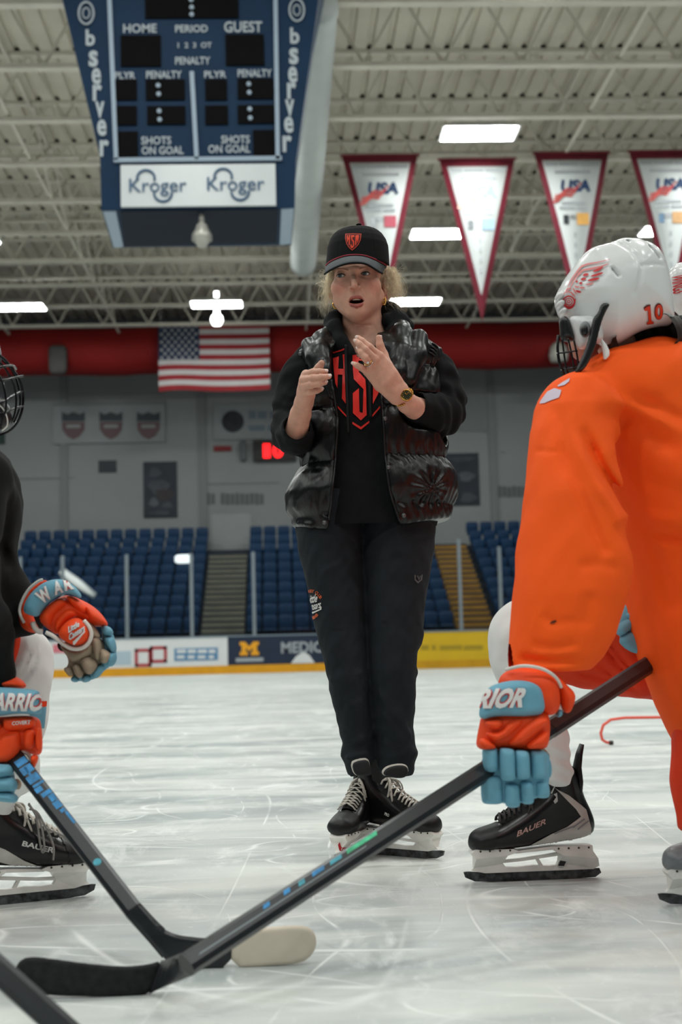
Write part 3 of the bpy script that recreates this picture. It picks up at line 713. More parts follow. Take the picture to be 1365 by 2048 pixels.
# ---- scoreboard
YS = 20.0
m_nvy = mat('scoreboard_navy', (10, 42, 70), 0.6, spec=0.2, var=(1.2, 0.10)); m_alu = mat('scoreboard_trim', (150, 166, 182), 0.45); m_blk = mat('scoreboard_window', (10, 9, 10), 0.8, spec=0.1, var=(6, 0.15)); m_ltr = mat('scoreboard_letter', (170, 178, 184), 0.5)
sb = empty('scoreboard', hitY(400, 490, YS)); tag(sb, 'navy hanging scoreboard with dark number windows and lettering', 'scoreboard')
def sp(px, py, o=0.0): return hitY(px, py, YS) - np.array([0, o, 0])
outl = [(203, 420), (200, 312), (125, 0), (85, -170), (672, -170), (637, 0), (592, 325), (590, 416)]
fr_ = np.array([sp(*q) for q in outl]); back = fr_ + np.array([0, 1.9, 0]); cx_ = fr_[:, 0].mean()
rl = hitY(226, 497, YS + 1.9); rr = hitY(583, 489, YS + 1.9); zb = (fr_[0][2] + fr_[-1][2]) / 2
kx = (rr[0] - rl[0]) / (fr_[-1][0] - fr_[0][0]); back[:, 0] = (rl[0] + rr[0]) / 2 + (fr_[:, 0] - (fr_[0][0] + fr_[-1][0]) / 2) * kx
fr_[0][2] = fr_[-1][2] = zb; back[0][2] = back[-1][2] = zb
n = len(outl)
MB().add(np.concatenate([fr_, back]), [tuple(range(n)), tuple(range(2 * n - 1, n - 1, -1))] + [(i, i + n, (i + 1) % n + n, (i + 1) % n) for i in range(n)]).build('cabinet', m_nvy, sb)
def skp(px, py, o=0.0): return hitZ(px, py, zb - 0.02 - o)
MB().prism([skp(*q) for q in ((240, 423), (557, 419), (553, 487), (250, 493))], (0, 0, 0.015)).build('underside', mat('underside_shade_navy', (9, 22, 38), 0.7, spec=0.2, var=(2, 0.1)), sb)  # darker than the cabinet: the shade underneath is put into its colour
for pts in ([(206, 424), (232, 424), (247, 494), (228, 496)], [(563, 420), (588, 419), (582, 488), (560, 490)]):
    MB().prism([skp(*q) for q in pts], (0, 0, 0.03)).build('corner_plate', m_alu, sb)
def bar_px(pts, w_, name, m, o=0.05):
    mb = MB()
    for a, b in zip(pts[:-1], pts[1:]): mb.bar(sp(*a, o / 2), sp(*b, o / 2), w_, o, (0, 1, 0))
    mb.build(name, m, sb)
for pts in ([(213, -160), (233, 322)], [(228, 322), (564, 318)], [(549, -160), (556, 320)], [(384, 145), (394, 320)]):
    bar_px(pts, 0.062, 'trim_rail', m_alu)
def win(x0, y0, x1, y1, name='number_window'):
    a = sp(x0, y1, 0.03); b = sp(x1, y0, 0.03)
    return MB().box((a[0], YS - 0.03, a[2]), (b[0], YS + 0.01, b[2])).build(name, m_blk, sb)
for q in ((291, -120, 475, 38), (242, 72, 322, 134), (452, 70, 528, 132), (231, 160, 274, 201), (292, 160, 370, 201), (233, 213, 274, 251), (295, 213, 371, 250), (411, 160, 454, 201), (476, 158, 546, 199), (411, 212, 456, 250), (476, 211, 548, 248), (237, 264, 276, 316), (507, 261, 549, 312)): win(*q)
for px_, py_ in ((383, 2), (384, 17), (384, 31), (317, 173), (318, 190), (319, 224), (320, 241), (498, 170), (499, 187), (500, 220), (501, 238)):
    MB().lathe([(0, 0.02), (0.032, 0.02), (0.036, 0)], sp(px_, py_, 0.035), 12, (0, -1, 0)).build('colon_dot', m_alu, sb)
for s, x0, y0, x1, y1 in (('HOME', 247, 49, 314, 67), ('PERIOD', 351, 51, 416, 66), ('GUEST', 449, 44, 525, 66), ('1  2  3  OT', 356, 86, 424, 97), ('PENALTY', 351, 115, 421, 130), ('PLYR', 230, 145, 271, 159), ('PENALTY', 293, 143, 364, 158), ('PLYR', 409, 143, 453, 157), ('PENALTY', 476, 140, 544, 155), ('SHOTS', 283, 274, 343, 290), ('ON GOAL', 284, 294, 368, 310), ('SHOTS', 443, 272, 500, 288), ('ON GOAL', 417, 291, 501, 307)):
    text_wall('lettering', s, x0, y0, x1, y1, YS, m_ltr, sb, 0.02)
# the name on both flanks, letter under letter
for cxs, lab in ((((173, 28), (181, 78), (187, 120), (193, 155), (195, 188), (200, 222), (204, 258), (209, 299)), 'l'), (((594, 22), (590, 74), (588, 115), (586, 152), (584, 184), (580, 218), (578, 252), (575, 290)), 'r')):
    for ch, (u, v_) in zip('Observer', cxs):
        if ch == 'O':
            c = sp(u, v_, 0.03); mb = MB(); s = YS / F
            for rr, ww in ((19, 4.5), (9, 3)):
                pts = [c + np.array([math.cos(a) * rr * 0.8 * s, 0, math.sin(a) * rr * 1.25 * s]) for a in np.linspace(0, 2 * math.pi, 25)]
                mb.tube(pts, ww * s / 2, 6, False)
            mb.build('lettering', m_ltr, sb)
        else:
            text_wall('lettering', ch, u - 9, v_ - 18, u + 9.5, v_ + 15, YS, m_ltr, sb, 0.03)
quad = sp(243, 416, 0.0); q2 = sp(551, 330, 0.0)
sg = MB().box((quad[0], YS - 0.06, quad[2]), (q2[0], YS, q2[2])).build('sponsor_sign', mat('sign_white', (208, 212, 214), 0.22, spec=0.5, var=(1.5, 0.03)), sb)
m_kb = mat('sponsor_blue', (58, 92, 124), 0.5)
text_wall('lettering', 'Kroger', 259, 358, 374, 394, YS - 0.06, m_kb, sb, 0.005); text_wall('lettering', 'Kroger', 415, 355, 530, 391, YS - 0.06, m_kb, sb, 0.005)
mb = MB(); s = YS / F
for (u, v_), a0, a1 in (((293, 360), -0.3, 3.4), ((327, 390), 3.1, 6.4), ((447, 357), -0.3, 3.4), ((481, 387), 3.1, 6.4)):
    c = sp(u, v_, 0.075); mb.tube([c + np.array([math.cos(a) * 18 * s, 0, math.sin(a) * 17 * s]) for a in np.linspace(a0, a1, 14)], 0.018, 6)
mb.build('sponsor_swirl', m_kb, sb)
h = MB().lathe([(0, 0.27), (0.035, 0.26), (0.045, 0.13), (0.035, 0.11), (0.075, 0.07), (0.10, 0.0), (0.145, -0.08), (0.15, -0.16), (0.10, -0.20), (0.06, -0.26), (0, -0.27)], hitY(404, 459, YS + 0.16), 20, (0, 0, 1)).build('goal_horn', mat('horn_metal', (178, 176, 168), 0.35, 0.3, var=(8, 0.15)), sb, True)
for dx in (-1.0, 1.0):
    for dy in (0.4, 1.8): MB().tube([fr_[3] * 0 + (cx_ + dx, YS + dy, fr_[3][2] - 0.1), (cx_ + dx * 0.8, YS + dy, ZD)], 0.03, 6).build('hanging_cable', m_alu, sb)
# red bent training tube lying on the ice behind the right player
rt = [hitZ(1330, 1480, 0.02)]
y_ = rt[0][1]
pts = [hitY(px, py, y_) for px, py in ((1420, 1422), (1330, 1424), (1250, 1425), (1222, 1429), (1207, 1440), (1202, 1456), (1205, 1469), (1213, 1474), (1219, 1475))]
pts = np.array(pts); pts[:, 2] += 0.0
d0 = pts[:, 2].min(); pts[:, 2] += 0.013 - d0
mb = MB().tube(pts, 0.0085, 10); t = mb.build('training_hoop', mat('hoop_red', (238, 92, 74), 0.45, var=(10, 0.05)), None, True)
tag(t, 'thin red bent training tube on the ice behind the orange player', 'hoop')
MB().tube([pts[-1], pts[-1] + (0.022, 0, 0.0)], 0.013, 10).build('end_cap', mat('cap_dark', (60, 52, 50), 0.6), t, True)
def smooth_curve(pts, n):
    pts = np.array(pts, float); m_ = len(pts); t = np.linspace(0, m_ - 1, n); out = []
    for x in t:
        i = min(int(x), m_ - 2); u = x - i; p0, p1, p2, p3 = pts[max(i - 1, 0)], pts[i], pts[i + 1], pts[min(i + 2, m_ - 1)]
        out.append(.5 * ((2 * p1) + (-p0 + p2) * u + (2 * p0 - 5 * p1 + 4 * p2 - p3) * u * u + (-p0 + 3 * p1 - 3 * p2 + p3) * u ** 3))
    return np.array(out)
# ================================================================== SKATES (shared builder)
def rotz(a): return np.array([[math.cos(a), -math.sin(a), 0], [math.sin(a), math.cos(a), 0], [0, 0, 1.0]])
m_boot = mat('skate_boot_black', (11, 11, 13), 0.3, spec=0.5, var=(30, 0.15), bump=(60, 0.15, 0.002))
m_toe = mat('skate_toe_rubber', (19, 20, 22), 0.45, var=(40, 0.12), bump=(120, 0.2, 0.001))
m_hold = mat('skate_holder_white', (246, 244, 238), 0.4, var=(14, 0.10))
m_blade = mat('skate_steel', (120, 122, 124), 0.3, 0.85, var=(60, 0.45))
m_snow = mat('skate_runner_dark', (74, 76, 78), 0.4, 0.3, var=(55, 0.85))
m_lace = mat('skate_lace', (206, 200, 190), 0.85, var=(60, 0.25))
m_lace2 = mat('skate_lace_dark', (60, 58, 58), 0.85, var=(60, 0.25))
m_tongue = mat('skate_tongue', (26, 27, 29), 0.75, var=(40, 0.15))
m_felt = mat('skate_felt', (190, 186, 178), 0.9, var=(50, 0.15))
m_sole = mat('skate_trim_white', (206, 202, 196), 0.45, var=(20, 0.12))
BOOT = chaikin([(.157, .094), (.152, .116), (.136, .128), (.112, .134), (.085, .141), (.05, .160), (.0, .186), (-.035, .212), (-.052, .245), (-.060, .276), (-.085, .280), (-.112, .274), (-.126, .235), (-.133, .2), (-.152, .160), (-.160, .130), (-.150, .100), (-.05, .088), (.05, .078), (.13, .073), (.152, .080)], 2)
def boot_sdf(p):
    x, z = p[:, 0], p[:, 2]
    Wd = np.interp(x, (-.16, -.10, -.03, .05, .10, .157), (.034, .035, .037, .044, .046, .040)); Wd = Wd + np.clip((z - .16) / .12, 0, 1) * .012
    return s_inflate(p[:, [0, 2]], p[:, 1] / Wd * .04, BOOT, .04, .034)
BOOT_V, BOOT_F = sd_mesh(boot_sdf, (-0.18, -0.08, 0.05), (0.18, 0.08, 0.30), 0.004, sm=1)
def skate(parent, loc, yaw, scale=1.0, lace=None, lean=0.0, side_trim=True, laces_on=True, guard=True, name='ice_skate', label=None, tilt=0.0, toe_m=None):
    """toe along +x before turning by yaw; z=0 on the ice"""
    lace = lace or m_lace
    R = rotz(yaw) @ np.array([[math.cos(tilt), 0, math.sin(tilt)], [0, 1, 0], [-math.sin(tilt), 0, math.cos(tilt)]]) @ np.array([[1, 0, 0], [0, math.cos(lean), -math.sin(lean)], [0, math.sin(lean), math.cos(lean)]])
    T = lambda v: np.asarray(v, float).reshape(-1, 3) * scale @ R.T + np.asarray(loc, float)
    tv = lambda mb_: setattr(mb_, 'v', [tuple(x) for x in T(mb_.v)]) or mb_
    boot = ob(name, mesh(T(BOOT_V), BOOT_F, True), m_boot, parent, label)
    # toe cap
    toe = [i for i in range(len(BOOT_V)) if BOOT_V[i][0] > 0.098 - 0.25 * (BOOT_V[i][2] - .08)]
    ts = set(toe); fs = [f for f in BOOT_F if all(int(i) in ts for i in f)]
    nrm = np.zeros_like(BOOT_V)
    for f in BOOT_F[:]:
        pass
    c = np.array([0.07, 0, 0.118]); ix = {k: n for n, k in enumerate(toe)}
    tvx = [BOOT_V[k] + (BOOT_V[k] - c) / np.linalg.norm(BOOT_V[k] - c) * 0.0022 for k in toe]
    ob('toe_cap', mesh(T(tvx), [tuple(ix[int(i)] for i in f) for f in fs], True), toe_m or m_toe, boot)
    # tongue with pale felt edge
    mb_ = MB(); vs = []; fs2 = []
    for i in range(11):
        t = i / 10; ctr = np.array([np.interp(t, (0, .3, .6, .75, 1), (.085, .035, -.030, -.040, -.036)), 0, np.interp(t, (0, .3, .6, .75, 1), (.150, .176, .220, .262, .300))])
        wd = 0.026 + 0.012 * t
        for j in range(9):
            a = (j - 4) / 4; vs.append((ctr[0] - 0.022 * a * a * (1 if t > .3 else .6), a * wd, ctr[2] - 0.012 * a * a))
    for i in range(10):
        for j in range(8): fs2.append((i * 9 + j, i * 9 + j + 1, (i + 1) * 9 + j + 1, (i + 1) * 9 + j))
    n = len(vs); vs2 = vs + [(x - 0.009, y * 0.97, z - 0.003) for x, y, z in vs]
    fs2 = fs2 + [tuple(i + n for i in f[::-1]) for f in fs2] + [(10 * 9 + j, 10 * 9 + j + 1, n + 10 * 9 + j + 1, n + 10 * 9 + j) for j in range(8)]
    ob('tongue', mesh(T(vs2), fs2, True), m_tongue, boot)
    top = [vs2[10 * 9 + j] for j in range(9)]
    tv(MB().tube([(x - 0.004, y * 1.03, z) for x, y, z in [vs2[8 * 9], vs2[9 * 9]] + top + [vs2[9 * 9 + 8], vs2[8 * 9 + 8]]], 0.0045, 6)).build('tongue_edge', m_felt, boot, True)
    # holder: top plates, two pedestals, lower bridge
    h = MB()
    def pr(poly, w0, w1=None):
        w1 = w1 or w0; n_ = len(poly)
        h.add([(x, -w0 if z < 0.05 else -w1, z) for x, z in poly] + [(x, w0 if z < 0.05 else w1, z) for x, z in poly],
              [tuple(range(n_)), tuple(range(2 * n_ - 1, n_ - 1, -1))] + [(i, i + n_, (i + 1) % n_ + n_, (i + 1) % n_) for i in range(n_)])
    pr([(0.052, 0.080), (0.145, 0.082), (0.155, 0.073), (0.144, 0.060), (0.148, 0.036), (0.155, 0.030), (0.120, 0.022), (0.060, 0.022), (0.075, 0.045), (0.066, 0.064), (0.035, 0.074)], 0.008, 0.026)
    pr([(-0.145, 0.082), (-0.045, 0.082), (-0.045, 0.074), (-0.07, 0.060), (-0.062, 0.040), (-0.045, 0.022), (-0.150, 0.022), (-0.165, 0.030), (-0.158, 0.050), (-0.146, 0.068)], 0.008, 0.026)
    pr([(-0.075, 0.022), (0.085, 0.022), (0.088, 0.036), (0.04, 0.034), (0.0, 0.037), (-0.04, 0.034), (-0.078, 0.038)], 0.0075)
    pr([(-0.055, 0.074), (0.045, 0.068), (0.05, 0.074), (-0.05, 0.083)], 0.02)
    pr([(-0.072, 0.058), (0.03, 0.047), (0.085, 0.044), (0.085, 0.051), (0.03, 0.054), (-0.072, 0.066)], 0.007)
    pr([(-0.018, 0.030), (-0.028, 0.030), (-0.014, 0.053), (-0.006, 0.053)], 0.006)
    tv(h); h.build('blade_holder', m_hold, boot, False, bevel=0.0012)
    # steel runner with upswept ends
    poly = [(-0.166, 0.023), (-0.170, 0.012), (-0.155, 0.002), (-0.10, 0.0), (0.10, 0.0), (0.145, 0.003), (0.168, 0.013), (0.172, 0.026), (0.162, 0.027), (0.12, 0.023)]
    b = MB(); n_ = len(poly)
    b.add([(x, -0.003, z) for x, z in poly] + [(x, 0.003, z) for x, z in poly], [tuple(range(n_)), tuple(range(2 * n_ - 1, n_ - 1, -1))] + [(i, i + n_, (i + 1) % n_ + n_, (i + 1) % n_) for i in range(n_)])
    tv(b); b.build('runner', m_snow, boot)
    rv = MB()
    for x in (0.06, 0.085, 0.11, 0.133, -0.06, -0.085, -0.11, -0.135):
        for s in (-1, 1): rv.lathe([(0, 0.002), (0.0022, 0.002), (0.0026, 0)], (x, s * 0.026, 0.077), 8, (0, s, 0))
    tv(rv); rv.build('rivets', mat('rivet', (70, 66, 62), 0.4, 0.6), boot)
    if guard:
        g = MB(); g.tube([(-0.118, 0, 0.20), (-0.122, 0, 0.235), (-0.121, 0, 0.27), (-0.127, 0, 0.30), (-0.135, 0, 0.325)], [0.030, 0.031, 0.027, 0.022, 0.015], 10, True, 0.35, (1, 0, 0))
        tv(g); g.build('tendon_guard', m_toe, boot, True)
    if laces_on:
        L = MB(); path = [(float(np.interp(k, (0, 4, 8), (.082, .034, -.028))), float(np.interp(k, (0, 4, 8), (.154, .179, .222)))) for k in range(9)]
        for k, (x, z) in enumerate(path):
            for s in (-1, 1):
                x2, z2 = path[min(k + 1, 8)]
                L.tube([(x, s * 0.029, z - 0.010), (x, s * 0.020, z + 0.000), ((x + x2) / 2 + .002, 0, (z + z2) / 2 + 0.007), (x2, -s * 0.020, z2 + 0.000), (x2, -s * 0.029, z2 - 0.010)], 0.0036, 6, True, 0.6)
        tv(L); L.build('laces', lace, boot, True)
        W = MB(); kx, kz = path[8]
        for s, ln, tw in ((1, 0.062, 0.3), (-1, 0.058, -0.2), (1, 0.045, 0.9)):
            pts = [(kx + 0.004, 0, kz + 0.008)]
            for a in np.linspace(0.2, 2 * math.pi - 0.2, 12):
                pts.append((kx + 0.018 + 0.012 * math.sin(a) + 0.01 * tw, s * (0.008 + 0.016 * (1 - math.cos(a)) * 0.5 + 0.010 * math.sin(a)), kz + 0.002 - ln * (1 - math.cos(a)) * 0.5))
            pts.append((kx + 0.004, 0, kz + 0.008)); W.tube(pts, 0.0040, 6, True, 0.6)
        for s in (-1, 1): W.tube([(kx + 0.006, 0, kz + 0.008), (kx + 0.024, s * 0.016, kz - 0.006), (kx + 0.035, s * 0.026, kz - 0.040), (kx + 0.044, s * 0.032, kz - 0.065)], 0.0038, 6, True, 0.6)
        tv(W); W.build('bow', lace, boot, True)
    if side_trim:
        for s in (-1, 1):
            st = MB(); pts = []
            for x, z in ((0.03, 0.083), (-0.03, 0.089), (-0.09, 0.096), (-0.128, 0.104), (-0.133, 0.13), (-0.120, 0.165)):
                pts.append((x, s * 0.042 * (1 if x > -0.06 else 0.85 if x > -0.1 else 0.45), z))
            st.tube(pts, [0.003, 0.006, 0.011, 0.013, 0.010, 0.004], 8, True); tv(st); st.build('side_trim', m_sole, boot, True)
    return boot, T
# ================================================================== THE WOMAN
WY = 3.92
def H(px, py, dy=0.0): return hitY(px, py, WY + dy)
woman = empty('person', (H(770, 1700)[0], WY, 0)); tag(woman, 'person in a black cap, shiny black puffer vest and sweatpants gesturing with both hands', 'person')
m_skin = mat('skin', (210, 160, 138), 0.5, spec=0.35, attr='col', var=(55, 0.09), bump=(150, 0.18, 0.0012))
def hand_parts(p, spec, palm, k=0.006):
    d = None
    for f in spec:
        e = s_tube(p, f[0], f[1], 0.004); d = e if d is None else np.minimum(d, e)
    e = None
    for f in palm:
        g_ = s_tube(p, f[0], f[1], 0.008); e = g_ if e is None else smin(e, g_, 0.012)
    return smin(d, e, k)
def C1(x, y, dy): return H(580 + x / 5.056, 650 + y / 5.056, dy)
# her left hand (seen from the back) and her right hand
LH_f = [([C1(905, 310, -.262), C1(805, 222, -.272), C1(735, 163, -.266), C1(690, 128, -.258)], (.0105, .0092, .0082, .0070)),
        ([C1(860, 350, -.275), C1(762, 250, -.290), C1(710, 198, -.288), C1(672, 164, -.280)], (.0110, .0096, .0086, .0073)),
        ([C1(818, 412, -.272), C1(760, 330, -.292), C1(722, 278, -.290), C1(697, 240, -.282)], (.0106, .0094, .0085, .0072)),
        ([C1(778, 470, -.262), C1(722, 432, -.276), C1(680, 408, -.276), C1(650, 391, -.268)], (.0095, .0082, .0074, .0062)),
        ([C1(985, 420, -.240), C1(950, 300, -.232), C1(912, 205, -.236), C1(902, 128, -.238)], (.0150, .0120, .0105, .0082))]
LH_p = [([C1(905, 315, -.258), C1(1030, 500, -.245), C1(1125, 640, -.225)], (.0125, .0150, .0175)),
        ([C1(860, 360, -.265), C1(990, 545, -.250), C1(1110, 680, -.226)], (.0125, .0150, .0180)),
        ([C1(820, 420, -.262), C1(950, 590, -.250), C1(1085, 720, -.228)], (.0120, .0145, .0175)),
        ([C1(785, 475, -.255), C1(905, 610, -.245), C1(1070, 745, -.228)], (.0110, .0135, .0160)),
        ([C1(1110, 680, -.226), C1(1190, 790, -.195), H(836, 820, -.12)], (.0225, .0270, .0330)),
        ([C1(985, 420, -.240), C1(1060, 560, -.235)], (.0150, .0160))]
RH_f = [([C1(165, 500, -.235), C1(235, 478, -.262), C1(300, 474, -.268), C1(362, 470, -.262)], (.0108, .0096, .0086, .0072)),
        ([C1(140, 556, -.240), C1(235, 540, -.272), C1(320, 530, -.280), C1(395, 520, -.272)], (.0112, .0100, .0088, .0074)),
        ([C1(138, 618, -.236), C1(220, 604, -.268), C1(300, 592, -.274), C1(358, 580, -.266)], (.0108, .0096, .0085, .0071)),
        ([C1(150, 684, -.228), C1(215, 678, -.252), C1(275, 664, -.256), C1(318, 650, -.250)], (.0098, .0086, .0076, .0064)),
        ([C1(190, 600, -.205), C1(240, 500, -.200), C1(295, 430, -.208), C1(322, 385, -.214)], (.0150, .0125, .0108, .0085))]
RH_p = [([C1(165, 500, -.228), C1(170, 620, -.205), C1(150, 770, -.175)], (.0125, .0165, .0190)),
        ([C1(142, 556, -.232), C1(150, 660, -.205), C1(140, 780, -.175)], (.0125, .0165, .0190)),
        ([C1(140, 618, -.230), C1(145, 700, -.205), C1(135, 790, -.175)], (.0125, .0160, .0185)),
        ([C1(152, 684, -.224), C1(170, 720, -.210), C1(140, 790, -.178)], (.0115, .0150, .0170)),
        ([C1(200, 600, -.205), C1(190, 700, -.190), C1(150, 785, -.175)], (.0150, .0160, .0180)),
        ([C1(142, 785, -.175), C1(110, 900, -.150), H(590, 872, -.10)], (.0215, .0275, .0340))]
HC = H(714, 560, 0)
EYES = ((682, 551.3, -.0785, -.03), (731.5, 547.3, -.0745, -.06))
def head_sdf(p):
    d = s_ell(p, H(716, 528, .008), (.070, .083, .100))
    d = smin(d, s_ell(p, H(712, 574, -.030), (.0625, .064, .070)), .03)
    d = smin(d, s_ell(p, H(713, 604, -.042), (.053, .050, .042)), .025)
    d = smin(d, s_rc(p, H(684, 598, -.012), H(713, 622, -.058), .024, .026), .02)
    d = smin(d, s_rc(p, H(752, 594, -.006), H(713, 622, -.058), .026, .026), .02)
    d = smin(d, s_ell(p, H(711.5, 624, -.072), (.020, .017, .015)), .014)
    d = smin(d, s_ell(p, H(681, 576, -.058), (.026, .022, .026)), .018)
    d = smin(d, s_ell(p, H(743, 573, -.054), (.027, .022, .027)), .018)
    d = smin(d, s_rc(p, H(679, 540, -.071), H(704, 540, -.086), .010, .010), .012)
    d = smin(d, s_rc(p, H(711, 540, -.086), H(738, 535, -.068), .010, .010), .012)
    for e in ((682, 551, -.098), (731.5, 547, -.094)):
        d = smax(d, -s_ell(p, H(*e), (.0185, .014, .0095)), .010)
    d = smin(d, s_tube(p, [H(707, 543, -.084), H(708, 557, -.100), H(709.5, 571, -.119)], (.0068, .0074, .0094), .006), .006)
    d = smin(d, s_ell(p, H(701, 576, -.099), (.0070, .0105, .0064)), .005)
    d = smin(d, s_ell(p, H(718.5, 574.5, -.098), (.0070, .0105, .0064)), .005)
    for e in ((703.8, 579.6, -.109), (715.6, 578.6, -.108)): d = smax(d, -s_ell(p, H(*e), (.0042, .006, .0042)), .002)
    # eyelids: a thin shell over each eyeball, opened to an almond
    for cx_e, cy_e, dy_e, tl in EYES:
        c = H(cx_e, cy_e, dy_e); v_ = c - CAM; v_ /= np.linalg.norm(v_); x_ = np.array([math.cos(tl), 0, math.sin(tl)]); x_ -= v_ * (x_ @ v_); x_ /= np.linalg.norm(x_); R_ = np.stack([x_, v_, np.cross(x_, v_)], 1)
        lid = s_ell(p, c, (.0131, .0131, .0131)); q = (p - c) @ R_
        al = np.maximum((np.abs(q[:, 0]) / .0122) ** 2 + np.abs(q[:, 2] + .0003) / .0050 - 1, 0) * .004 - np.maximum(1 - (np.abs(q[:, 0]) / .0122) ** 2 - np.abs(q[:, 2] + .0003) / .0050, 0) * .004
        al = np.maximum(al, q[:, 1])
        d = smin(d, lid, .005); d = np.maximum(d, -np.maximum(al, s_ell(p, c, (.0150, .0150, .0150))))
    # muzzle, lips, open mouth
    d = smin(d, s_ell(p, H(712.5, 598, -.066), (.033, .024, .026)), .016)
    d = smax(d, -s_rc(p, H(695, 576, -.096), H(690, 600, -.092), .003, .0025), .010)
    d = smax(d, -s_rc(p, H(726, 575, -.093), H(735, 598, -.088), .003, .0025), .010)
    d = smin(d, s_tube(p, [H(695.5, 601.5, -.085), H(704, 596.5, -.0955), H(712.5, 594.8, -.0995), H(720, 594.8, -.098), H(731.5, 600, -.083)], (.0022, .0030, .0034, .0032, .0022), .003), .004)
    d = smin(d, s_tube(p, [H(696.5, 603.5, -.084), H(704, 609.5, -.0925), H(713.5, 612, -.096), H(722, 609.5, -.093), H(731, 601.5, -.082)], (.0022, .0036, .0046, .0038, .0022), .003), .004)
    c = H(713.5, 602.8, -.088); a = math.radians(-3)
    Rm = np.array([[math.cos(a), 0, -math.sin(a)], [0, 1, 0], [math.sin(a), 0, math.cos(a)]]).T
    d = smax(d, -s_ell(p, c, (.0205, .030, .0066), Rm), .0025)
    for x, y, dy in ((770, 574, .014), (662, 580, .012)):
        d = smin(d, np.maximum(s_ell(p, H(x, y, dy), (.0085, .017, .028)), -s_ell(p, H(x + (5 if x > 700 else -5), y - 1, dy - .016), (.005, .009, .014))), .006)
    d = smin(d, s_tube(p, [H(724, 612, .018), H(725, 650, .022), H(728, 700, .035)], (.052, .0535, .066), .02), .022)
    d = smax(d, -s_rc(p, H(694, 652, -.034), H(752, 650, -.032), .0015, .0015), .006)
    return d
def body_sdf(p):
    d = np.full(len(p), 1.0)
    hm = p[:, 2] > H(714, 712, 0)[2]
    if hm.any(): d[hm] = head_sdf(p[hm])
    d = smin(d, s_ell(p, H(736, 800, .03), (.13, .085, .20)), .03)
    d = smin(d, s_tube(p, [H(645, 730, .03), H(596, 790, .025), H(588, 862, -.03)], (.045, .037, .037), .01), .02)
    d = smin(d, s_tube(p, [H(835, 728, .03), H(876, 768, .025), H(884, 830, -.025)], (.045, .036, .036), .01), .02)
    d = smin(d, s_rc(p, H(588, 862, -.03), H(590, 872, -.10), .038, .034), .01)
    d = smin(d, s_rc(p, H(884, 830, -.025), H(836, 820, -.12), .036, .033), .01)
    a = np.abs(p[:, 1] - (WY - .17)) < .17
    if a.any():
        q = p[a]; d[a] = smin(d[a], smin(hand_parts(q, LH_f, LH_p), hand_parts(q, RH_f, RH_p), .002), .006)
    return d
lo = np.array([H(552, 700)[0], WY - .33, H(700, 985, 0)[2]]); hi = np.array([H(915, 700)[0], WY + .16, H(714, 440, 0)[2] + .02])
Vb, Fb = sd_mesh(body_sdf, lo, hi, 0.0022, sm=1)
bme = mesh(Vb, Fb, True)
cols = np.tile(np.array(lin((214, 162, 140))), (len(Vb), 1))
def blend(ctr, r, c, amt):
    g = np.clip(1 - np.linalg.norm((Vb - ctr) / np.asarray(r), axis=1), 0, 1); g = (g * g * (3 - 2 * g) * amt)[:, None]
    cols[:] = cols * (1 - g) + np.array(lin(c)) * g
blend(H(678, 578, -.075), (.034, .06, .034), (206, 122, 106), .5); blend(H(746, 572, -.07), (.036, .06, .036), (208, 122, 104), .5)
blend(H(709.5, 574, -.11), (.018, .03, .016), (206, 126, 108), .5)
dl = smin(s_tube(Vb, [H(695.5, 601.5, -.085), H(704, 596.5, -.0955), H(712.5, 594.8, -.0995), H(720, 594.8, -.098), H(731.5, 600, -.083)], (.0012, .0018, .0022, .0020, .0012)), s_tube(Vb, [H(696.5, 603.5, -.084), H(704, 609.5, -.0925), H(713.5, 612, -.096), H(722, 609.5, -.093), H(731, 601.5, -.082)], (.0012, .0024, .0034, .0026, .0012)), .002)
g = np.clip(1 - dl / .0018, 0, 1)[:, None]; cols[:] = cols * (1 - g * .85) + np.array(lin((172, 84, 78))) * g * .85
for e in ((703.8, 579.8, -.110), (715.6, 578.8, -.109)): blend(H(*e), (.0055, .012, .0048), (84, 38, 32), 1.0)
g = (np.clip(1 - (s_ell(Vb, H(713.5, 603, -.078), (.0185, .03, .0075)) + .0005) / .001, 0, 1) * (Vb[:, 1] > H(713, 603, -.0895)[1]))[:, None]; cols[:] = cols * (1 - g) + np.array(lin((70, 22, 20))) * g
for e in ((682, 552, -.088), (731.5, 548, -.084)): blend(H(*e), (.020, .03, .013), (172, 116, 100), .5)
for f in LH_f[:4] + RH_f[:4]: blend(f[0][1], (.012, .012, .012), (198, 126, 108), .5); blend(f[0][3], (.012, .012, .012), (222, 150, 132), .6)
ca = bme.color_attributes.new('col', 'FLOAT_COLOR', 'POINT')
ca.data.foreach_set('color', np.concatenate([cols, np.ones((len(cols), 1))], 1).astype(np.float32).ravel())
body = ob('body', bme, m_skin, woman)
# nails
m_nail = mat('nail_polish', (236, 208, 198), 0.2, spec=0.6)
def nail(f, outward):
    a, b = np.array(f[0][2]), np.array(f[0][3]); ax = (b - a) / np.linalg.norm(b - a); o = np.array(outward, float); o -= ax * (o @ ax); o /= np.linalg.norm(o)
    R = np.stack([ax, np.cross(o, ax), o], 1)
    MB().pill(b + o * f[1][3] * .86 + ax * .0005, (.0055, .0044, .0015), R, .7, 12, 6).build('nail', m_nail, body, True)
for f in LH_f[:4]: nail(f, (-0.35, -1, -0.15))
nail(LH_f[4], (0.8, -0.5, 0))
for f in RH_f[:4]: nail(f, (0.25, -1, 0.25))
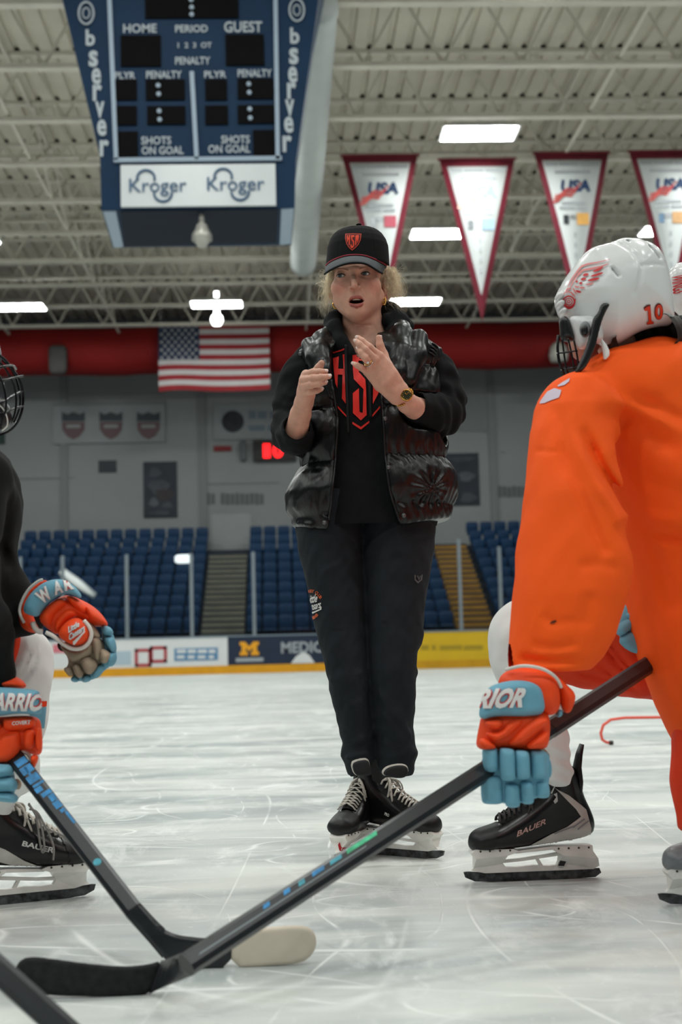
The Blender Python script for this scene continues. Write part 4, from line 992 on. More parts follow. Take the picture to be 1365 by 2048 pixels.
# eyes
m_eye = mat('eye_white', (214, 204, 198), 0.15, spec=0.6); m_iris = mat('iris', (66, 84, 92), 0.15, spec=0.6); m_pup = mat('pupil', (8, 8, 9), 0.1); m_lash = mat('lash', (44, 32, 28), 0.8)
for cx, cy, dy in ((682, 551.3, -.0785), (731.5, 547.3, -.0745)):
    c = H(cx, cy, dy); e = MB().pill(c, (.0115, .0115, .0115), np.eye(3), 1.0, 20, 14).build('eye', m_eye, body, True)
    g = Vector((-0.28, -1, -0.27)).normalized(); g = np.array(g)
    MB().lathe([(0, .0119), (.0030, .0117), (.0056, .0104)], c, 18, g).build('iris', m_iris, e, True)
    MB().lathe([(0, .0123), (.0024, .0121)], c, 14, g).build('pupil', m_pup, e, True)
    s = 1 if cx > 700 else -1
    pts = [H(cx - 9.2, cy + .6, dy - .0098), H(cx - 5, cy - 2.6, dy - .0130), H(cx, cy - 3.7, dy - .0138), H(cx + 5, cy - 3.0, dy - .0130), H(cx + 9.2, cy - .4, dy - .0098)]
    MB().tube(pts, (.0008, .0014, .0017, .0016, .0009), 8).build('upper_lash', m_lash, body, True)
    pts = [H(cx - 8.6, cy + 1.2, dy - .0102), H(cx - 4, cy + 3.1, dy - .0130), H(cx + 4, cy + 2.9, dy - .0130), H(cx + 8.6, cy + .8, dy - .0102)]
    MB().tube(pts, (.0004, .0006, .0006, .0004), 6).build('lower_lash', mat('lower_lid', (104, 66, 56), 0.6), body, True)
m_brow = mat('eyebrow', (172, 128, 102), 0.8, var=(300, 0.3))
T_face = bvh(body)
for bp in ([(670, 541.5), (677, 538.5), (686, 538), (697, 540.5)], [(719, 538.5), (731, 534.5), (740, 534), (748, 537)]):
    q = []
    for x, y in bp:
        h = T_face.ray_cast(Vector(CAM), Vector(ray(x, y)).normalized()); q.append(np.array(h[0]) + np.array(h[1]) * .0006)
    MB().tube(smooth_curve(q, 12), np.interp(np.linspace(0, 3, 12), (0, 1, 2, 3), (.0014, .0026, .0030, .0024)), 8, True, .45).build('eyebrow', m_brow, body, True)
# teeth
tm = MB()
for k in range(8):
    u = (k - 3.5) / 3.5; tm.pill(H(712.5 + 11 * u, 598.6 - .4 * u, -.0885 + .012 * u * u), (.0021, .002, .0028), np.eye(3), .5, 10, 6)
tm.build('teeth', mat('teeth', (226, 216, 200), 0.25), body, True)
# gold hoops
m_gold = mat('gold', (214, 164, 84), 0.22, 1.0)
for cx, cy, rx, ry, dy in ((672.5, 609, 6.2, 9.2, -.012), (768.5, 601, 3.4, 9.2, -.014)):
    c = H(cx, cy, dy); s = 1 / 712
    MB().tube([c + np.array([math.cos(a) * rx * s, math.sin(a * 1) * .004, math.sin(a) * ry * s]) for a in np.linspace(-1.5 * math.pi, .5 * math.pi, 25)], .0021, 8).build('hoop_earring', m_gold, woman, True, 'gold hoop earring')
MB().tube([H(766.5, 601, -.02) + np.array([math.cos(a) * .0035, 0, math.sin(a) * .007]) for a in np.linspace(0, 6.28, 20)], .0013, 6).build('hoop_earring', m_gold, woman, True)
# ---- hair
m_hair = mat('blond_hair', (255, 238, 204), 0.5, spec=0.5, var=(90, 0.22), sheen=0.2); 
def hair_sdf(p):
    d = s_ell(p, H(722, 548, .045), (.080, .060, .070))
    d = smin(d, s_tube(p, [H(662, 536, -.020), H(658, 556, -.002), H(660, 580, .014), H(665, 600, .03)], (.006, .007, .005, .003), .01), .015)
    d = smin(d, s_tube(p, [H(772, 534, -.016), H(782, 549, .004), H(786, 565, .02), H(782, 584, .03), H(776, 600, .04)], (.008, .012, .011, .007, .003), .01), .015)
    d = smin(d, s_ell(p, H(724, 590, .070), (.048, .030, .055)), .03)
    ang = np.arctan2(p[:, 0] - H(718, 560)[0], p[:, 1] - WY - .02)
    return d + .0018 * np.sin(ang * 60 + 5 * np.sin(p[:, 2] * 60)) 
sd_ob('hair', hair_sdf, (H(640, 560)[0], WY - .06, H(700, 640)[2]), (H(815, 560)[0], WY + .13, H(700, 510)[2]), .003, m_hair, woman)
rnd = random.Random(5); st = MB()
def strand(a, b, bow, r=.00028):
    a = np.array(a); b = np.array(b); o = np.array([rnd.gauss(0, 1), rnd.gauss(0, .5), rnd.gauss(0, 1)]) * bow; o2 = np.array([rnd.gauss(0, 1), rnd.gauss(0, .5), rnd.gauss(0, 1)]) * bow
    t = np.linspace(0, 1, 9)[:, None]; pts = a * (1 - t) + b * t + o * (np.sin(t * math.pi)) + o2 * np.sin(t * 2 * math.pi) * .6
    st.tube(pts, np.linspace(r, r * .2, 9), 3, False)
for k in range(420):      # left side wisps
    a = H(rnd.uniform(655, 668), rnd.uniform(536, 585), rnd.uniform(-.03, .03)); ln = rnd.random()
    b = H(rnd.gauss(657, 4), rnd.uniform(575, 615), rnd.uniform(-.01, .05)) if ln < .55 else (H(rnd.gauss(650, 6), rnd.uniform(600, 642), rnd.uniform(-.01, .05)) if ln < .75 else H(rnd.gauss(642, 6), rnd.uniform(550, 630), rnd.uniform(-.01, .06)))
    strand(a, b, .006 if ln < .55 else .011)
for k in range(800):      # right side
    a = H(rnd.uniform(769, 793), rnd.uniform(534, 580), rnd.uniform(-.02, .04)); q = rnd.random()
    b = H(rnd.gauss(785, 5), rnd.uniform(565, 600), rnd.uniform(.01, .06)) if q < .6 else (H(rnd.gauss(798, 6), rnd.uniform(545, 600), rnd.uniform(.0, .07)) if q < .80 else H(rnd.uniform(795, 820), rnd.uniform(595, 632), rnd.uniform(.0, .07)))
    strand(a, b, .006 if q < .6 else .011)
for k in range(220):
    x = rnd.choice([rnd.uniform(660, 672), rnd.uniform(766, 790)]); strand(H(x, 533, -.02), H(x + rnd.gauss(4 if x > 700 else -4, 6), rnd.uniform(550, 600), -.005), .004)
o = st.build('hair_strands', m_hair, woman, True); o['kind'] = 'stuff'
# ---- cap
m_cap_c = mat('cap_black', (13, 14, 15), 0.85, spec=0.2, var=(60, 0.12), bump=(260, 0.25, 0.001)); m_brim = mat('cap_brim_grey', (74, 79, 82), 0.75, var=(80, 0.10), bump=(300, 0.2, 0.001)); m_cord = mat('cap_cord', (150, 36, 52), 0.6)
rows = [(536, 652.5, 780), (515, 653.5, 779.5), (493, 655.5, 778), (480, 659, 774), (469, 664.5, 767.5), (461, 672, 759.5), (455, 686, 749), (450.5, 705, 734), (448.5, 713, 726)]
z_ = [H((a + b) / 2, y)[2] for y, a, b in rows]; cx = [H((a + b) / 2, y)[0] for y, a, b in rows]; rx = [(H(b, y)[0] - H(a, y)[0]) / 2 for y, a, b in rows]
ry = [r * 1.15 for r in rx]; cyy = [WY + .012 + .003 * i for i in range(len(rows))]
def cap_sdf(p):
    d = s_loft(p, z_, cx, cyy, rx, ry, 2.15)
    front = p[:, 1] < WY; seam = np.exp(-((p[:, 0] - H(714, 480)[0]) / .0035) ** 2) * .0012
    d = d + np.where(front, seam * 0, 0)
    a = np.arctan2(p[:, 0] - cx[2], p[:, 1] - WY - .012); d = d + .0011 * np.exp(-(np.mod(a + .45, math.pi / 3) - .05) ** 2 / .0004)
    inner = s_loft(p, [z_[0] - .05] + [q - .007 for q in z_], [cx[0]] + cx, [cyy[0]] + cyy, [rx[0] - .006] + [r - .006 for r in rx], [ry[0] - .006] + [r - .006 for r in ry], 2.15)
    # lower rim dips towards the back and rises over the brow
    rim = z_[0] + .001
    return np.maximum(np.maximum(d, -inner), rim - p[:, 2])
cap = sd_ob('cap', cap_sdf, (H(640, 500)[0], WY - .13, z_[0] - .03), (H(792, 500)[0], WY + .15, z_[-1] + .02), .0025, m_cap_c, woman, 'black cap with a grey brim and red shield badge')
MB().pill(H(718, 449.5, .02), (.008, .008, .003), np.eye(3), .9, 12, 6).build('cap_button', m_cap_c, cap, True)
base = [(652.5, 533, -.018), (659, 526.5, -.045), (670, 520.5, -.070), (688, 514, -.092), (709, 511.5, -.101), (731, 513.5, -.095), (752, 521, -.073), (764, 527, -.047), (774, 533, -.020)]
edge_ = [(649.5, 546, -.040), (655, 542, -.080), (668, 534.5, -.112), (687, 527, -.140), (709, 523.3, -.150), (731, 525.5, -.145), (748, 534.5, -.122), (758, 541, -.090), (765, 544.5, -.048)]
bs = smooth_curve([H(*q) for q in base], 33); es = smooth_curve([H(*q) for q in edge_], 33)
vs = []; fs = []; nt_ = 7
for i in range(33):
    for j in range(nt_):
        t = j / (nt_ - 1); q = bs[i] * (1 - t) + es[i] * t; q = q + np.array([0, 0, .004 * math.sin(t * math.pi)]); vs.append(q)
n = len(vs); vs = vs + [q - np.array([0, -.0006, .0042]) for q in vs]
for i in range(32):
    for j in range(nt_ - 1):
        a = i * nt_ + j; fs.append((a, a + nt_, a + nt_ + 1, a + 1)); fs.append((n + a, n + a + 1, n + a + nt_ + 1, n + a + nt_))
    a = i * nt_ + nt_ - 1; fs.append((a, a + nt_, n + a + nt_, n + a)); a = i * nt_; fs.append((a, n + a, n + a + nt_, a + nt_))
for i in (0, 32):
    for j in range(nt_ - 1): a = i * nt_ + j; fs.append((a, a + 1, n + a + 1, n + a))
brim = ob('brim', mesh(vs, fs, True), m_brim, cap, 'grey curved brim')
MB().tube([q + np.array([0, -.001, -.0035]) for q in es], .0028, 8).build('brim_edge', m_cap_c, brim, True)
MB().tube([q + np.array([0, -.004, .002]) for q in bs], .0020, 8).build('brim_cord', m_cord, cap, True, 'dark red cord')
T_cap = bvh(cap)
def C0(x, y): return (640 + x / 8.53, 440 + y / 8.53)
m_orange = mat('badge_orange', (226, 66, 30), 0.6); m_badge = mat('badge_dark_red', (86, 18, 16), 0.7)
sh_out = [(438, 238), (575, 232), (712, 238), (700, 340), (665, 420), (610, 480), (555, 525), (500, 480), (455, 410), (435, 320)]
sh_in = [(452, 252), (575, 246), (698, 252), (687, 338), (653, 412), (602, 468), (555, 506), (508, 468), (466, 404), (449, 320)]
polys_on('badge_edge', [[C0(*q) for q in sh_out]], [T_cap], mat('badge_edge', (196, 58, 36), 0.6), cap, off=.0012, maxlen=4)
polys_on('badge', [[C0(*q) for q in sh_in]], [T_cap], m_badge, cap, off=.0018, maxlen=4)
pl = [[(467, 275), (488, 268), (486, 310), (502, 305), (504, 268), (524, 262), (516, 440), (498, 425), (501, 345), (487, 350), (486, 390), (470, 370)],
      [(538, 270), (592, 270), (592, 300), (562, 300), (560, 335), (590, 370), (588, 440), (572, 478), (545, 486), (527, 462), (530, 425), (548, 425), (548, 448), (562, 455), (570, 430), (570, 385), (540, 345)],
      [(612, 275), (660, 262), (668, 290), (655, 380), (640, 395), (643, 350), (630, 355), (625, 420), (604, 445)]]
for q in pl: polys_on('badge_letter', [[C0(*c) for c in q]], [T_cap], m_orange, cap, off=.0026, maxlen=4)
# ---- hoodie
m_hood = mat('hoodie_black', (18, 19, 21), 0.9, spec=0.2, var=(40, 0.15), bump=(220, 0.25, 0.0015))
def rows_loft(rows, cy, ry):
    rows = sorted(rows, key=lambda r: -r[0])
    return dict(z=[H((a + b) / 2, y)[2] for y, a, b in rows], cx=[H((a + b) / 2, y)[0] for y, a, b in rows], rx=[(H(b, y)[0] - H(a, y)[0]) / 2 for y, a, b in rows],
                cy=[WY + c for c in np.interp([r[0] for r in rows], *cy)], ry=list(np.interp([r[0] for r in rows], *ry)))
HL = rows_loft([(690, 640, 830), (720, 612, 866), (780, 606, 876), (850, 610, 880), (930, 606, 890), (1000, 598, 890), (1062, 600, 872)], ((600, 1100), (.03, .015)), ((690, 720, 780, 900, 1052), (.085, .11, .128, .132, .130)))
def arm_folds(p, c, ax, amp=.004, fr=150):
    ax = np.array(ax) / np.linalg.norm(ax); t = (p - c) @ ax
    return amp * np.sin(t * fr + 2.2 * wob(p, 22)) * np.exp(-(np.linalg.norm(p - c, axis=1) / .085) ** 2)
def hoodie_sdf(p):
    d = s_loft(p, HL['z'], HL['cx'], HL['cy'], HL['rx'], HL['ry'], 2.2)
    # sleeves, pushed up
    d = smin(d, s_tube(p, [H(622, 722, .025), H(601, 757, .022), H(589, 802, .015), H(587, 862, -.02)], (.050, .055, .057, .060), .02), .03)
    d = smin(d, s_tube(p, [H(588, 864, -.02), H(592, 872, -.075), H(594, 868, -.108)], (.058, .050, .043), .015), .02)
    d = smin(d, s_tube(p, [H(852, 718, .025), H(876, 752, .022), H(891, 795, .01), H(886, 826, -.02)], (.050, .054, .056, .058), .02), .03)
    d = smin(d, s_tube(p, [H(886, 828, -.02), H(866, 826, -.075), H(843, 818, -.108)], (.056, .052, .043), .015), .02)
    d = d + arm_folds(p, H(588, 855, -.03), (0.15, -.3, 1), .0045, 170) + arm_folds(p, H(880, 822, -.03), (1, .3, .25), .006, 165) + arm_folds(p, H(890, 770, 0), (0.5, .0, 1), .0035, 120) + arm_folds(p, H(588, 780, .0), (-.3, .0, 1), .003, 120)
    # rolled cuffs
    for a, b, r in ((H(594, 866, -.100), H(592, 858, -.128), .042), (H(846, 819, -.098), H(833, 813, -.128), .043)):
        d = smin(d, s_rc(p, a, b, r, r - .002), .006)
    for a, b, r in ((H(593, 862, -.10), H(596, 842, -.19), .0345), (H(840, 816, -.10), H(815, 800, -.185), .0345)):
        d = smax(d, -s_rc(p, a, b, r, r), .004)
    # hood lying round the neck
    d = smin(d, s_tube(p, [H(700, 706, -.075), H(682, 686, -.062), H(672, 660, -.028), H(672, 640, .02), H(694, 628, .075), H(736, 624, .10), H(778, 630, .075), H(797, 648, .03), H(792, 670, -.02), H(775, 692, -.062), H(752, 712, -.078)],
                       (.016, .020, .022, .024, .030, .034, .034, .030, .026, .020, .016), .02), .02)
    d = smin(d, s_tube(p, [H(770, 640, .0), H(790, 640, .05), H(815, 652, .06)], (.018, .024, .020), .02), .015)
    d = smin(d, s_tube(p, [H(664, 672, -.035), H(660, 650, .02)], (.016, .018), .02), .012)
    d = smax(d, -s_tube(p, [H(727, 705, -.06), H(725, 670, -.03), H(723, 630, -.01)], (.030, .048, .060), .02), .008)
    d = d + .0016 * wob(p, 55) 
    return d
lo = np.array([H(535, 860)[0], WY - .20, H(720, 1056)[2]]); hi = np.array([H(945, 860)[0], WY + .19, H(720, 605)[2]])
hoodie = sd_ob('hoodie', hoodie_sdf, lo, hi, .004, m_hood, woman, 'black hooded sweatshirt with red shield lettering')
# ---- puffer vest
m_vest = mat('vest_nylon', (7, 8, 10), 0.34, spec=0.42, var=(12, 0.15), bump=(26, 0.30, 0.012, (1, 1, 0.35), 0.0))
VL = rows_loft([(668, 660, 822), (680, 628, 858), (700, 597, 884), (740, 592, 890), (800, 594, 893), (860, 597, 895), (918, 600, 899), (945, 590, 912), (985, 574, 918), (1018, 571, 916), (1034, 576, 912), (1072, 584, 905)],
               ((600, 1100), (.03, .012)), ((668, 680, 700, 740, 800, 918, 985, 1054), (.07, .10, .125, .145, .158, .165, .176, .168)))
HEM = sorted((H(x, y, -.15)[0], H(x, y, -.15)[2]) for x, y in ((560, 1034), (581, 1041), (657, 1064), (728, 1064), (800, 1050), (907, 1029), (925, 1026)))
zs_l = [H(620, y)[2] for y in (1066, 1036, 932, 828, 742, 660)]; zs_r = [H(860, y)[2] for y in (1052, 1012, 920, 822, 738, 655)]
ol = [(640, 692), (690, 668), (735, 662), (769, 665), (800, 672), (846, 677), (946, 670), (1010, 663), (1090, 654)]; orr = [(640, 752), (690, 772), (740, 772), (795, 764), (846, 766), (914, 770), (978, 778), (1052, 801), (1090, 812)]
def ipx(tab):
    t = sorted(((H(x, y, -.15)[2], H(x, y, -.15)[0]) for y, x in tab)); return [a for a, _ in t], [b for _, b in t]
OLz, OLx = ipx(ol); ORz, ORx = ipx(orr); XM = H(726, 860)[0]
def quilt(p):
    out = np.zeros(len(p)); left = p[:, 0] < XM
    for m_, zz in ((left, zs_l), (~left, zs_r)):
        z = p[m_, 2]; k = np.clip(np.searchsorted(zz, z) - 1, 0, len(zz) - 2); a = np.array(zz)[k]; b = np.array(zz)[k + 1]; t = np.clip((z - a) / (b - a), 0, 1)
        puff = np.sqrt(np.clip(np.sin(t * math.pi), 0, 1)) * np.where(k == 0, .006, .017)
        near = np.minimum(np.abs(z - a), np.abs(z - b))
        puck = .0042 * np.sin(p[m_, 0] * 190 + p[m_, 1] * 150 + 3 * np.sin(z * 40) + 2 * wob(p[m_], 30, 8)) * np.exp(-near / .024)
        out[m_] = puff + puck
    return out
def vest_sdf(p):
    d = s_loft(p, VL['z'], VL['cx'], VL['cy'], VL['rx'], VL['ry'], 2.35)
    d = d - quilt(p) + .014 + .0028 * wob(p, 24, 2) + .0010 * wob(p, 85, 5)
    # gathered pocket on the right
    g_ = H(868, 975, -.15); r_ = np.linalg.norm(p - g_, axis=1); an = np.arctan2(p[:, 2] - g_[2], p[:, 0] - g_[0]); d = d + .006 * np.exp(-(r_ / .05) ** 2) + .004 * np.sin(an * 11 + 2) * np.exp(-((r_ - .035) / .03) ** 2)
    # collar and lapels
    d = smin(d, s_tube(p, [H(668, 664, .01), H(646, 682, -.040), H(640, 706, -.088), H(656, 742, -.128), H(668, 790, -.143)], (.028, .028, .027, .022, .015), .02), .010)
    d = smin(d, s_tube(p, [H(618, 690, -.05), H(632, 716, -.100), H(640, 752, -.125)], (.022, .024, .018), .02), .006)
    d = smin(d, s_tube(p, [H(800, 655, .02), H(802, 672, -.035), H(806, 705, -.090), H(796, 745, -.125), H(775, 800, -.143)], (.030, .032, .028, .024, .014), .02), .010)
    d = smin(d, s_tube(p, [H(838, 676, -.05), H(834, 712, -.098), H(820, 760, -.130)], (.026, .026, .018), .02), .006)
    d = smin(d, s_tube(p, [H(672, 655, .06), H(735, 640, .115), H(800, 648, .06)], (.028, .034, .030), .02), .015)
    d = smax(d, np.interp(p[:, 0], [a for a, _ in HEM], [b for _, b in HEM]) - p[:, 2], .008)
    # front opening
    z = p[:, 2]; xl = np.interp(z, OLz, OLx); xr = np.interp(z, ORz, ORx)
    gap = np.maximum(np.maximum(xl - p[:, 0], p[:, 0] - xr), p[:, 1] - (WY - .03))
    d = smax(d, -gap, .010)
    # arm holes and neck
    d = smax(d, -s_tube(p, [H(545, 708, .02), H(582, 760, .015), H(579, 850, .0), H(586, 885, -.03)], (.060, .064, .062, .045), .02), .010)
    d = smax(d, -s_tube(p, [H(940, 700, .02), H(905, 755, .015), H(907, 820, -.01), H(893, 858, -.04)], (.060, .062, .066, .045), .02), .010)
    d = smax(d, -s_tube(p, [H(586, 868, -.03), H(594, 862, -.13), H(600, 800, -.22)], (.056, .046, .035), .02), .008)
    d = smax(d, -s_tube(p, [H(884, 832, -.03), H(840, 818, -.13), H(800, 780, -.22)], (.054, .046, .035), .02), .008)
    d = smax(d, -s_tube(p, [H(728, 700, -.01), H(724, 640, .0)], (.050, .070), .02), .010)
    return d
lo = np.array([H(550, 1000)[0], WY - .24, H(720, 1075)[2]]); hi = np.array([H(940, 1000)[0], WY + .24, H(720, 625)[2]])
vest = sd_ob('puffer_vest', vest_sdf, lo, hi, .0042, m_vest, woman, 'shiny black quilted puffer vest hanging open', sm=2)
T_h = bvh(hoodie); T_v = bvh(vest)
# red shield print on the chest
m_print = mat('print_red', (226, 44, 34), 0.45, var=(25, 0.10))
def C2(x, y): return (580 + x / 5.056, 650 + y / 5.056)
hs = {'top_bar': [[(440, 275), (553, 235), (553, 252), (440, 291)], [(905, 225), (1010, 225), (1008, 246), (905, 246)]],
      'letter_h': [[(440, 338), (500, 318), (492, 445), (545, 445), (540, 300), (556, 296), (568, 520), (580, 815), (530, 745), (535, 505), (488, 505), (484, 640), (462, 590), (450, 480)]],
      'letter_s': [[(633, 305), (735, 300), (735, 365), (695, 362), (700, 480), (765, 552), (772, 660), (778, 912), (720, 967), (640, 892), (638, 690), (700, 640), (705, 880), (738, 893), (746, 650), (648, 550), (640, 450)]],
      'letter_a': [[(800, 320), (905, 305), (905, 470), (898, 690), (840, 802), (842, 580), (860, 420), (858, 370), (815, 372), (812, 560), (795, 560)]],
      'chevron': [[(635, 980), (720, 1032), (803, 970), (803, 990), (720, 1058), (635, 1003)]],
      'side_bar': [[(487, 818), (583, 922), (587, 947), (490, 843)], [(833, 910), (912, 818), (912, 842), (835, 932)]]}
for nm, q in hs.items():
    for k in q: polys_on('print_' + nm, [[C2(*c) for c in k]], [T_h], m_print, hoodie, off=.0022, maxlen=5)
# drawstrings, zip edges, press studs, armhole gathers
def on_surf(tree, px, py, off=.003):
    d = Vector(ray(px, py)).normalized(); h = tree.ray_cast(Vector(CAM), d)
    return None if h[0] is None else np.array(h[0]) + np.array(h[1]) * off
def cord_on(name, tree, pts, r, m, parent, off=.003):
    q = [on_surf(tree, x, y, off) for x, y in pts]; q = [a for a in q if a is not None]
    if len(q) > 1: return MB().tube(smooth_curve(q, 4 * len(q)), r, 6).build(name, m, parent, True)
m_string = mat('drawstring', (16, 16, 18), 0.8)
cord_on('drawstring', T_h, [(692, 690), (693, 720), (694, 760), (695, 800), (697, 840), (698, 866)], .0042, m_string, hoodie, .005)
cord_on('drawstring', T_h, [(742, 700), (741, 730), (740, 770), (741, 810), (742, 835)], .0042, m_string, hoodie, .005)
m_zip = mat('zip_black', (30, 31, 33), 0.4, 0.3, var=(200, 0.4)); m_stud = mat('press_stud', (120, 122, 124), 0.3, 0.8)
for tab, sgn in ((ol[2:], -2.5), (orr[3:], 2.5)):
    pts = []
    for y in range(760, 1046, 14):
        x = np.interp(y, [a for a, _ in tab], [b for _, b in tab]) + sgn
        q = on_surf(T_v, x, y, .003)
        if q is not None and q[1] < WY - .1: pts.append(q)
    if len(pts) > 4: MB().tube(smooth_curve(pts, 60), .0035, 6).build('zip_edge', m_zip, vest, True)
for x, y in ((602.5, 707.5), (770.5, 838), (777.5, 935), (808, 1031), (650, 1045)):
    q = on_surf(T_v, x, y, .001)
    if q is not None: MB().lathe([(0, .004), (.0022, .004), (.0028, .002), (.0045, .004), (.006, .002), (.006, -.002)], q, 14, (0, -1, .1)).build('press_stud', m_stud, vest, True)
for k in range(11):
    t = k / 10; a = on_surf(T_v, 873 - 22 * t, 664 + 58 * t, .002); b = on_surf(T_v, 884 - 21 * t, 672 + 58 * t, .002)
    if a is not None and b is not None and np.linalg.norm(a - b) < .05: MB().tube([a, (a + b) / 2 + np.array([0, -.002, .001]), b], (.002, .003, .002), 6).build('armhole_gather', m_vest, vest, True)
# ---- watch, bracelet links, rings
wc = on_surf(bvh(body), 812.5, 791, .0); nrm = np.array([0.15, -1, 0.05]); nrm /= np.linalg.norm(nrm)
watch = MB().lathe([(0, .0), (.0150, .0), (.0165, .003), (.0160, .007), (.0135, .009), (.0128, .0075), (0, .0075)], wc - nrm * .001, 28, nrm).build('watch', m_gold, woman, True, 'gold wristwatch with a dark green dial')
MB().lathe([(0, .0083), (.0128, .0082)], wc - nrm * .001, 28, nrm).build('dial', mat('watch_dial', (44, 50, 34), 0.25, var=(40, 0.2)), watch)
hx = np.cross(nrm, (0, 0, 1)); hx /= np.linalg.norm(hx); hz = np.cross(hx, nrm); mb = MB()
for k in range(12):
    a = k * math.pi / 6; mb.pill(wc + nrm * .0078 + .0105 * (math.cos(a) * hx + math.sin(a) * hz), (.0010, .0008, .0010), np.eye(3), .8, 6, 4)
for a, l in ((0.9, .007), (2.2, .009)): mb.tube([wc + nrm * .008, wc + nrm * .008 + l * (math.cos(a) * hx + math.sin(a) * hz)], .0006, 5)
mb.build('dial_marks', m_gold, watch, True)
# bracelet runs round the wrist, across the arm
fa = (C1(1110, 680, -.226) - C1(1190, 790, -.195)); fa /= np.linalg.norm(fa); ctr = np.array(wc) + np.array([-.004, .026, .0]); e1 = np.array(wc) - ctr; e1 -= fa * (e1 @ fa); e1 /= np.linalg.norm(e1); e2 = np.cross(fa, e1)
link = MB()
for k in range(26):
    a = 2 * math.pi * k / 26
    if abs(math.atan2(math.sin(a), math.cos(a))) < .5: continue
    c = ctr + .026 * math.cos(a) * e1 + .0275 * math.sin(a) * e2; link.pill(c, (.0028, .0036, .0036), np.eye(3), .7, 8, 5)
link.build('bracelet', m_gold, watch, True)
m_silver = mat('ring_silver', (206, 200, 192), 0.2, 1.0)
f = LH_f[2][0]; ax = f[1] - f[0]; ax /= np.linalg.norm(ax); u1 = np.cross(ax, (0, 1, 0)); u1 /= np.linalg.norm(u1); u2 = np.cross(ax, u1)
for t, m in ((.30, m_silver), (.46, m_gold)):
    c = f[0] * (1 - t) + f[1] * t; MB().tube([c + .0112 * (math.cos(a) * u1 + math.sin(a) * u2) for a in np.linspace(0, 2 * math.pi, 22)], .0013, 6, False).build('ring', m, woman, True)
MB().pill(f[0] * .68 + f[1] * .32 + np.array([-.003, -.012, -.001]), (.0035, .003, .0035), np.eye(3), .6, 8, 5).build('ring_stone', mat('stone', (236, 236, 240), 0.05, spec=1), woman, True)
# ---- sweatpants
m_pant = mat('sweatpants', (31, 36, 41), 0.9, spec=0.25, var=(30, 0.16), bump=(240, 0.3, 0.0015))
LLg = rows_loft([(985, 604, 728), (1040, 590, 728), (1075, 594, 728), (1103, 598, 727), (1175, 616, 731), (1251, 629, 733), (1327, 649, 736), (1362, 658, 738), (1378, 658, 739), (1421, 669, 745), (1451, 677, 749), (1487, 686, 752), (1512, 683, 752), (1530, 689, 748), (1550, 698, 744)], ((1040, 1251, 1362, 1480, 1550), (.015, -.005, -.02, .02, .025)), ((985, 1103, 1251, 1362, 1421, 1500, 1550), (.118, .112, .088, .075, .070, .062, .055)))
RLg = rows_loft([(985, 722, 866), (1040, 722, 872), (1075, 722, 872), (1103, 722, 869), (1154, 725, 860), (1230, 729, 848), (1263, 731, 847), (1289, 732, 842), (1305, 733, 834), (1337, 735, 831), (1390, 739, 832), (1456, 747, 827), (1487, 751, 832), (1505, 752, 836), (1530, 756, 833), (1552, 768, 827)], ((1040, 1263, 1337, 1480, 1552), (.015, -.010, -.025, .01, .015)), ((985, 1103, 1263, 1337, 1421, 1500, 1552), (.118, .112, .090, .076, .070, .064, .055)))
def fold(p, a, b, amp, w_):
    return -amp * np.exp(-np.maximum(s_rc(p, a, b, 0, 0), 0) ** 2 / (w_ * w_))
def pants_sdf(p):
    d = smin(s_loft(p, LLg['z'], LLg['cx'], LLg['cy'], LLg['rx'], LLg['ry']), s_loft(p, RLg['z'], RLg['cx'], RLg['cy'], RLg['rx'], RLg['ry']), .012)
    for a, b, am in (((742, 1365, -.09), (825, 1475, -.05), .008), ((735, 1300, -.09), (760, 1400, -.09), .006), ((660, 1362, -.06), (730, 1345, -.09), .006), ((690, 1420, -.08), (745, 1395, -.08), .005), ((760, 1420, -.08), (820, 1500, -.04), .006),
                     ((690, 1495, -.05), (745, 1470, -.06), .007), ((752, 1480, -.06), (830, 1505, -.03), .008), ((684, 1520, -.03), (740, 1508, -.05), .007), ((640, 1150, -.1), (720, 1100, -.12), .005), ((770, 1110, -.12), (860, 1090, -.07), .004), ((812, 1290, -.07), (842, 1270, -.03), .006), ((808, 1330, -.06), (834, 1345, -.02), .006), ((700, 1240, -.1), (728, 1180, -.1), .005)):
        d = d + fold(p, H(*a), H(*b), am, .011)
    lowz = np.clip((H(740, 1400)[2] - p[:, 2]) / .15, 0, 1)
    d = d + .0025 * wob(p, 42, 3) + .002 * lowz * np.sin(p[:, 2] * 120 + 3 * wob(p, 18, 1))
    for e in ((722, 1562, -.075), (790, 1564, -.075)): d = smax(d, -s_ell(p, H(*e), (.036, .062, .052)), .008)
    # pocket seam lines and knee seams
    for a, b in (((620, 1108, -.12), (700, 1118, -.13)), ((770, 1104, -.13), (862, 1096, -.09)), ((735, 1246, -.1), (840, 1250, -.07)), ((632, 1262, -.08), (725, 1262, -.1))): d = d - fold(p, H(*a), H(*b), .0028, .0035)
    return d
lo = np.array([H(575, 1100)[0], WY - .17, H(740, 1558)[2]]); hi = np.array([H(885, 1100)[0], WY + .17, H(740, 978)[2]])
pants = sd_ob('sweatpants', pants_sdf, lo, hi, .0042, m_pant, woman, 'loose black sweatpants')
T_p = bvh(pants)
m_wprint = mat('print_white', (226, 226, 222), 0.6); m_oprint = mat('print_orange', (206, 92, 44), 0.6); m_gprint = mat('print_grey', (86, 90, 92), 0.6)
text_on('leg_print', 'Little', (615, 1208), (20, -4), (2, -17), [T_p], m_wprint, pants, .025, .2, maxlen=4)
text_on('leg_print', 'Caesars', (612, 1224), (30, -8), (2, -16), [T_p], m_wprint, pants, .025, .2, maxlen=4)
polys_on('leg_print', [[(620, 1226), (641, 1218), (642, 1213), (644, 1213), (644, 1219), (621, 1230)]], [T_p], m_wprint, pants, maxlen=4)
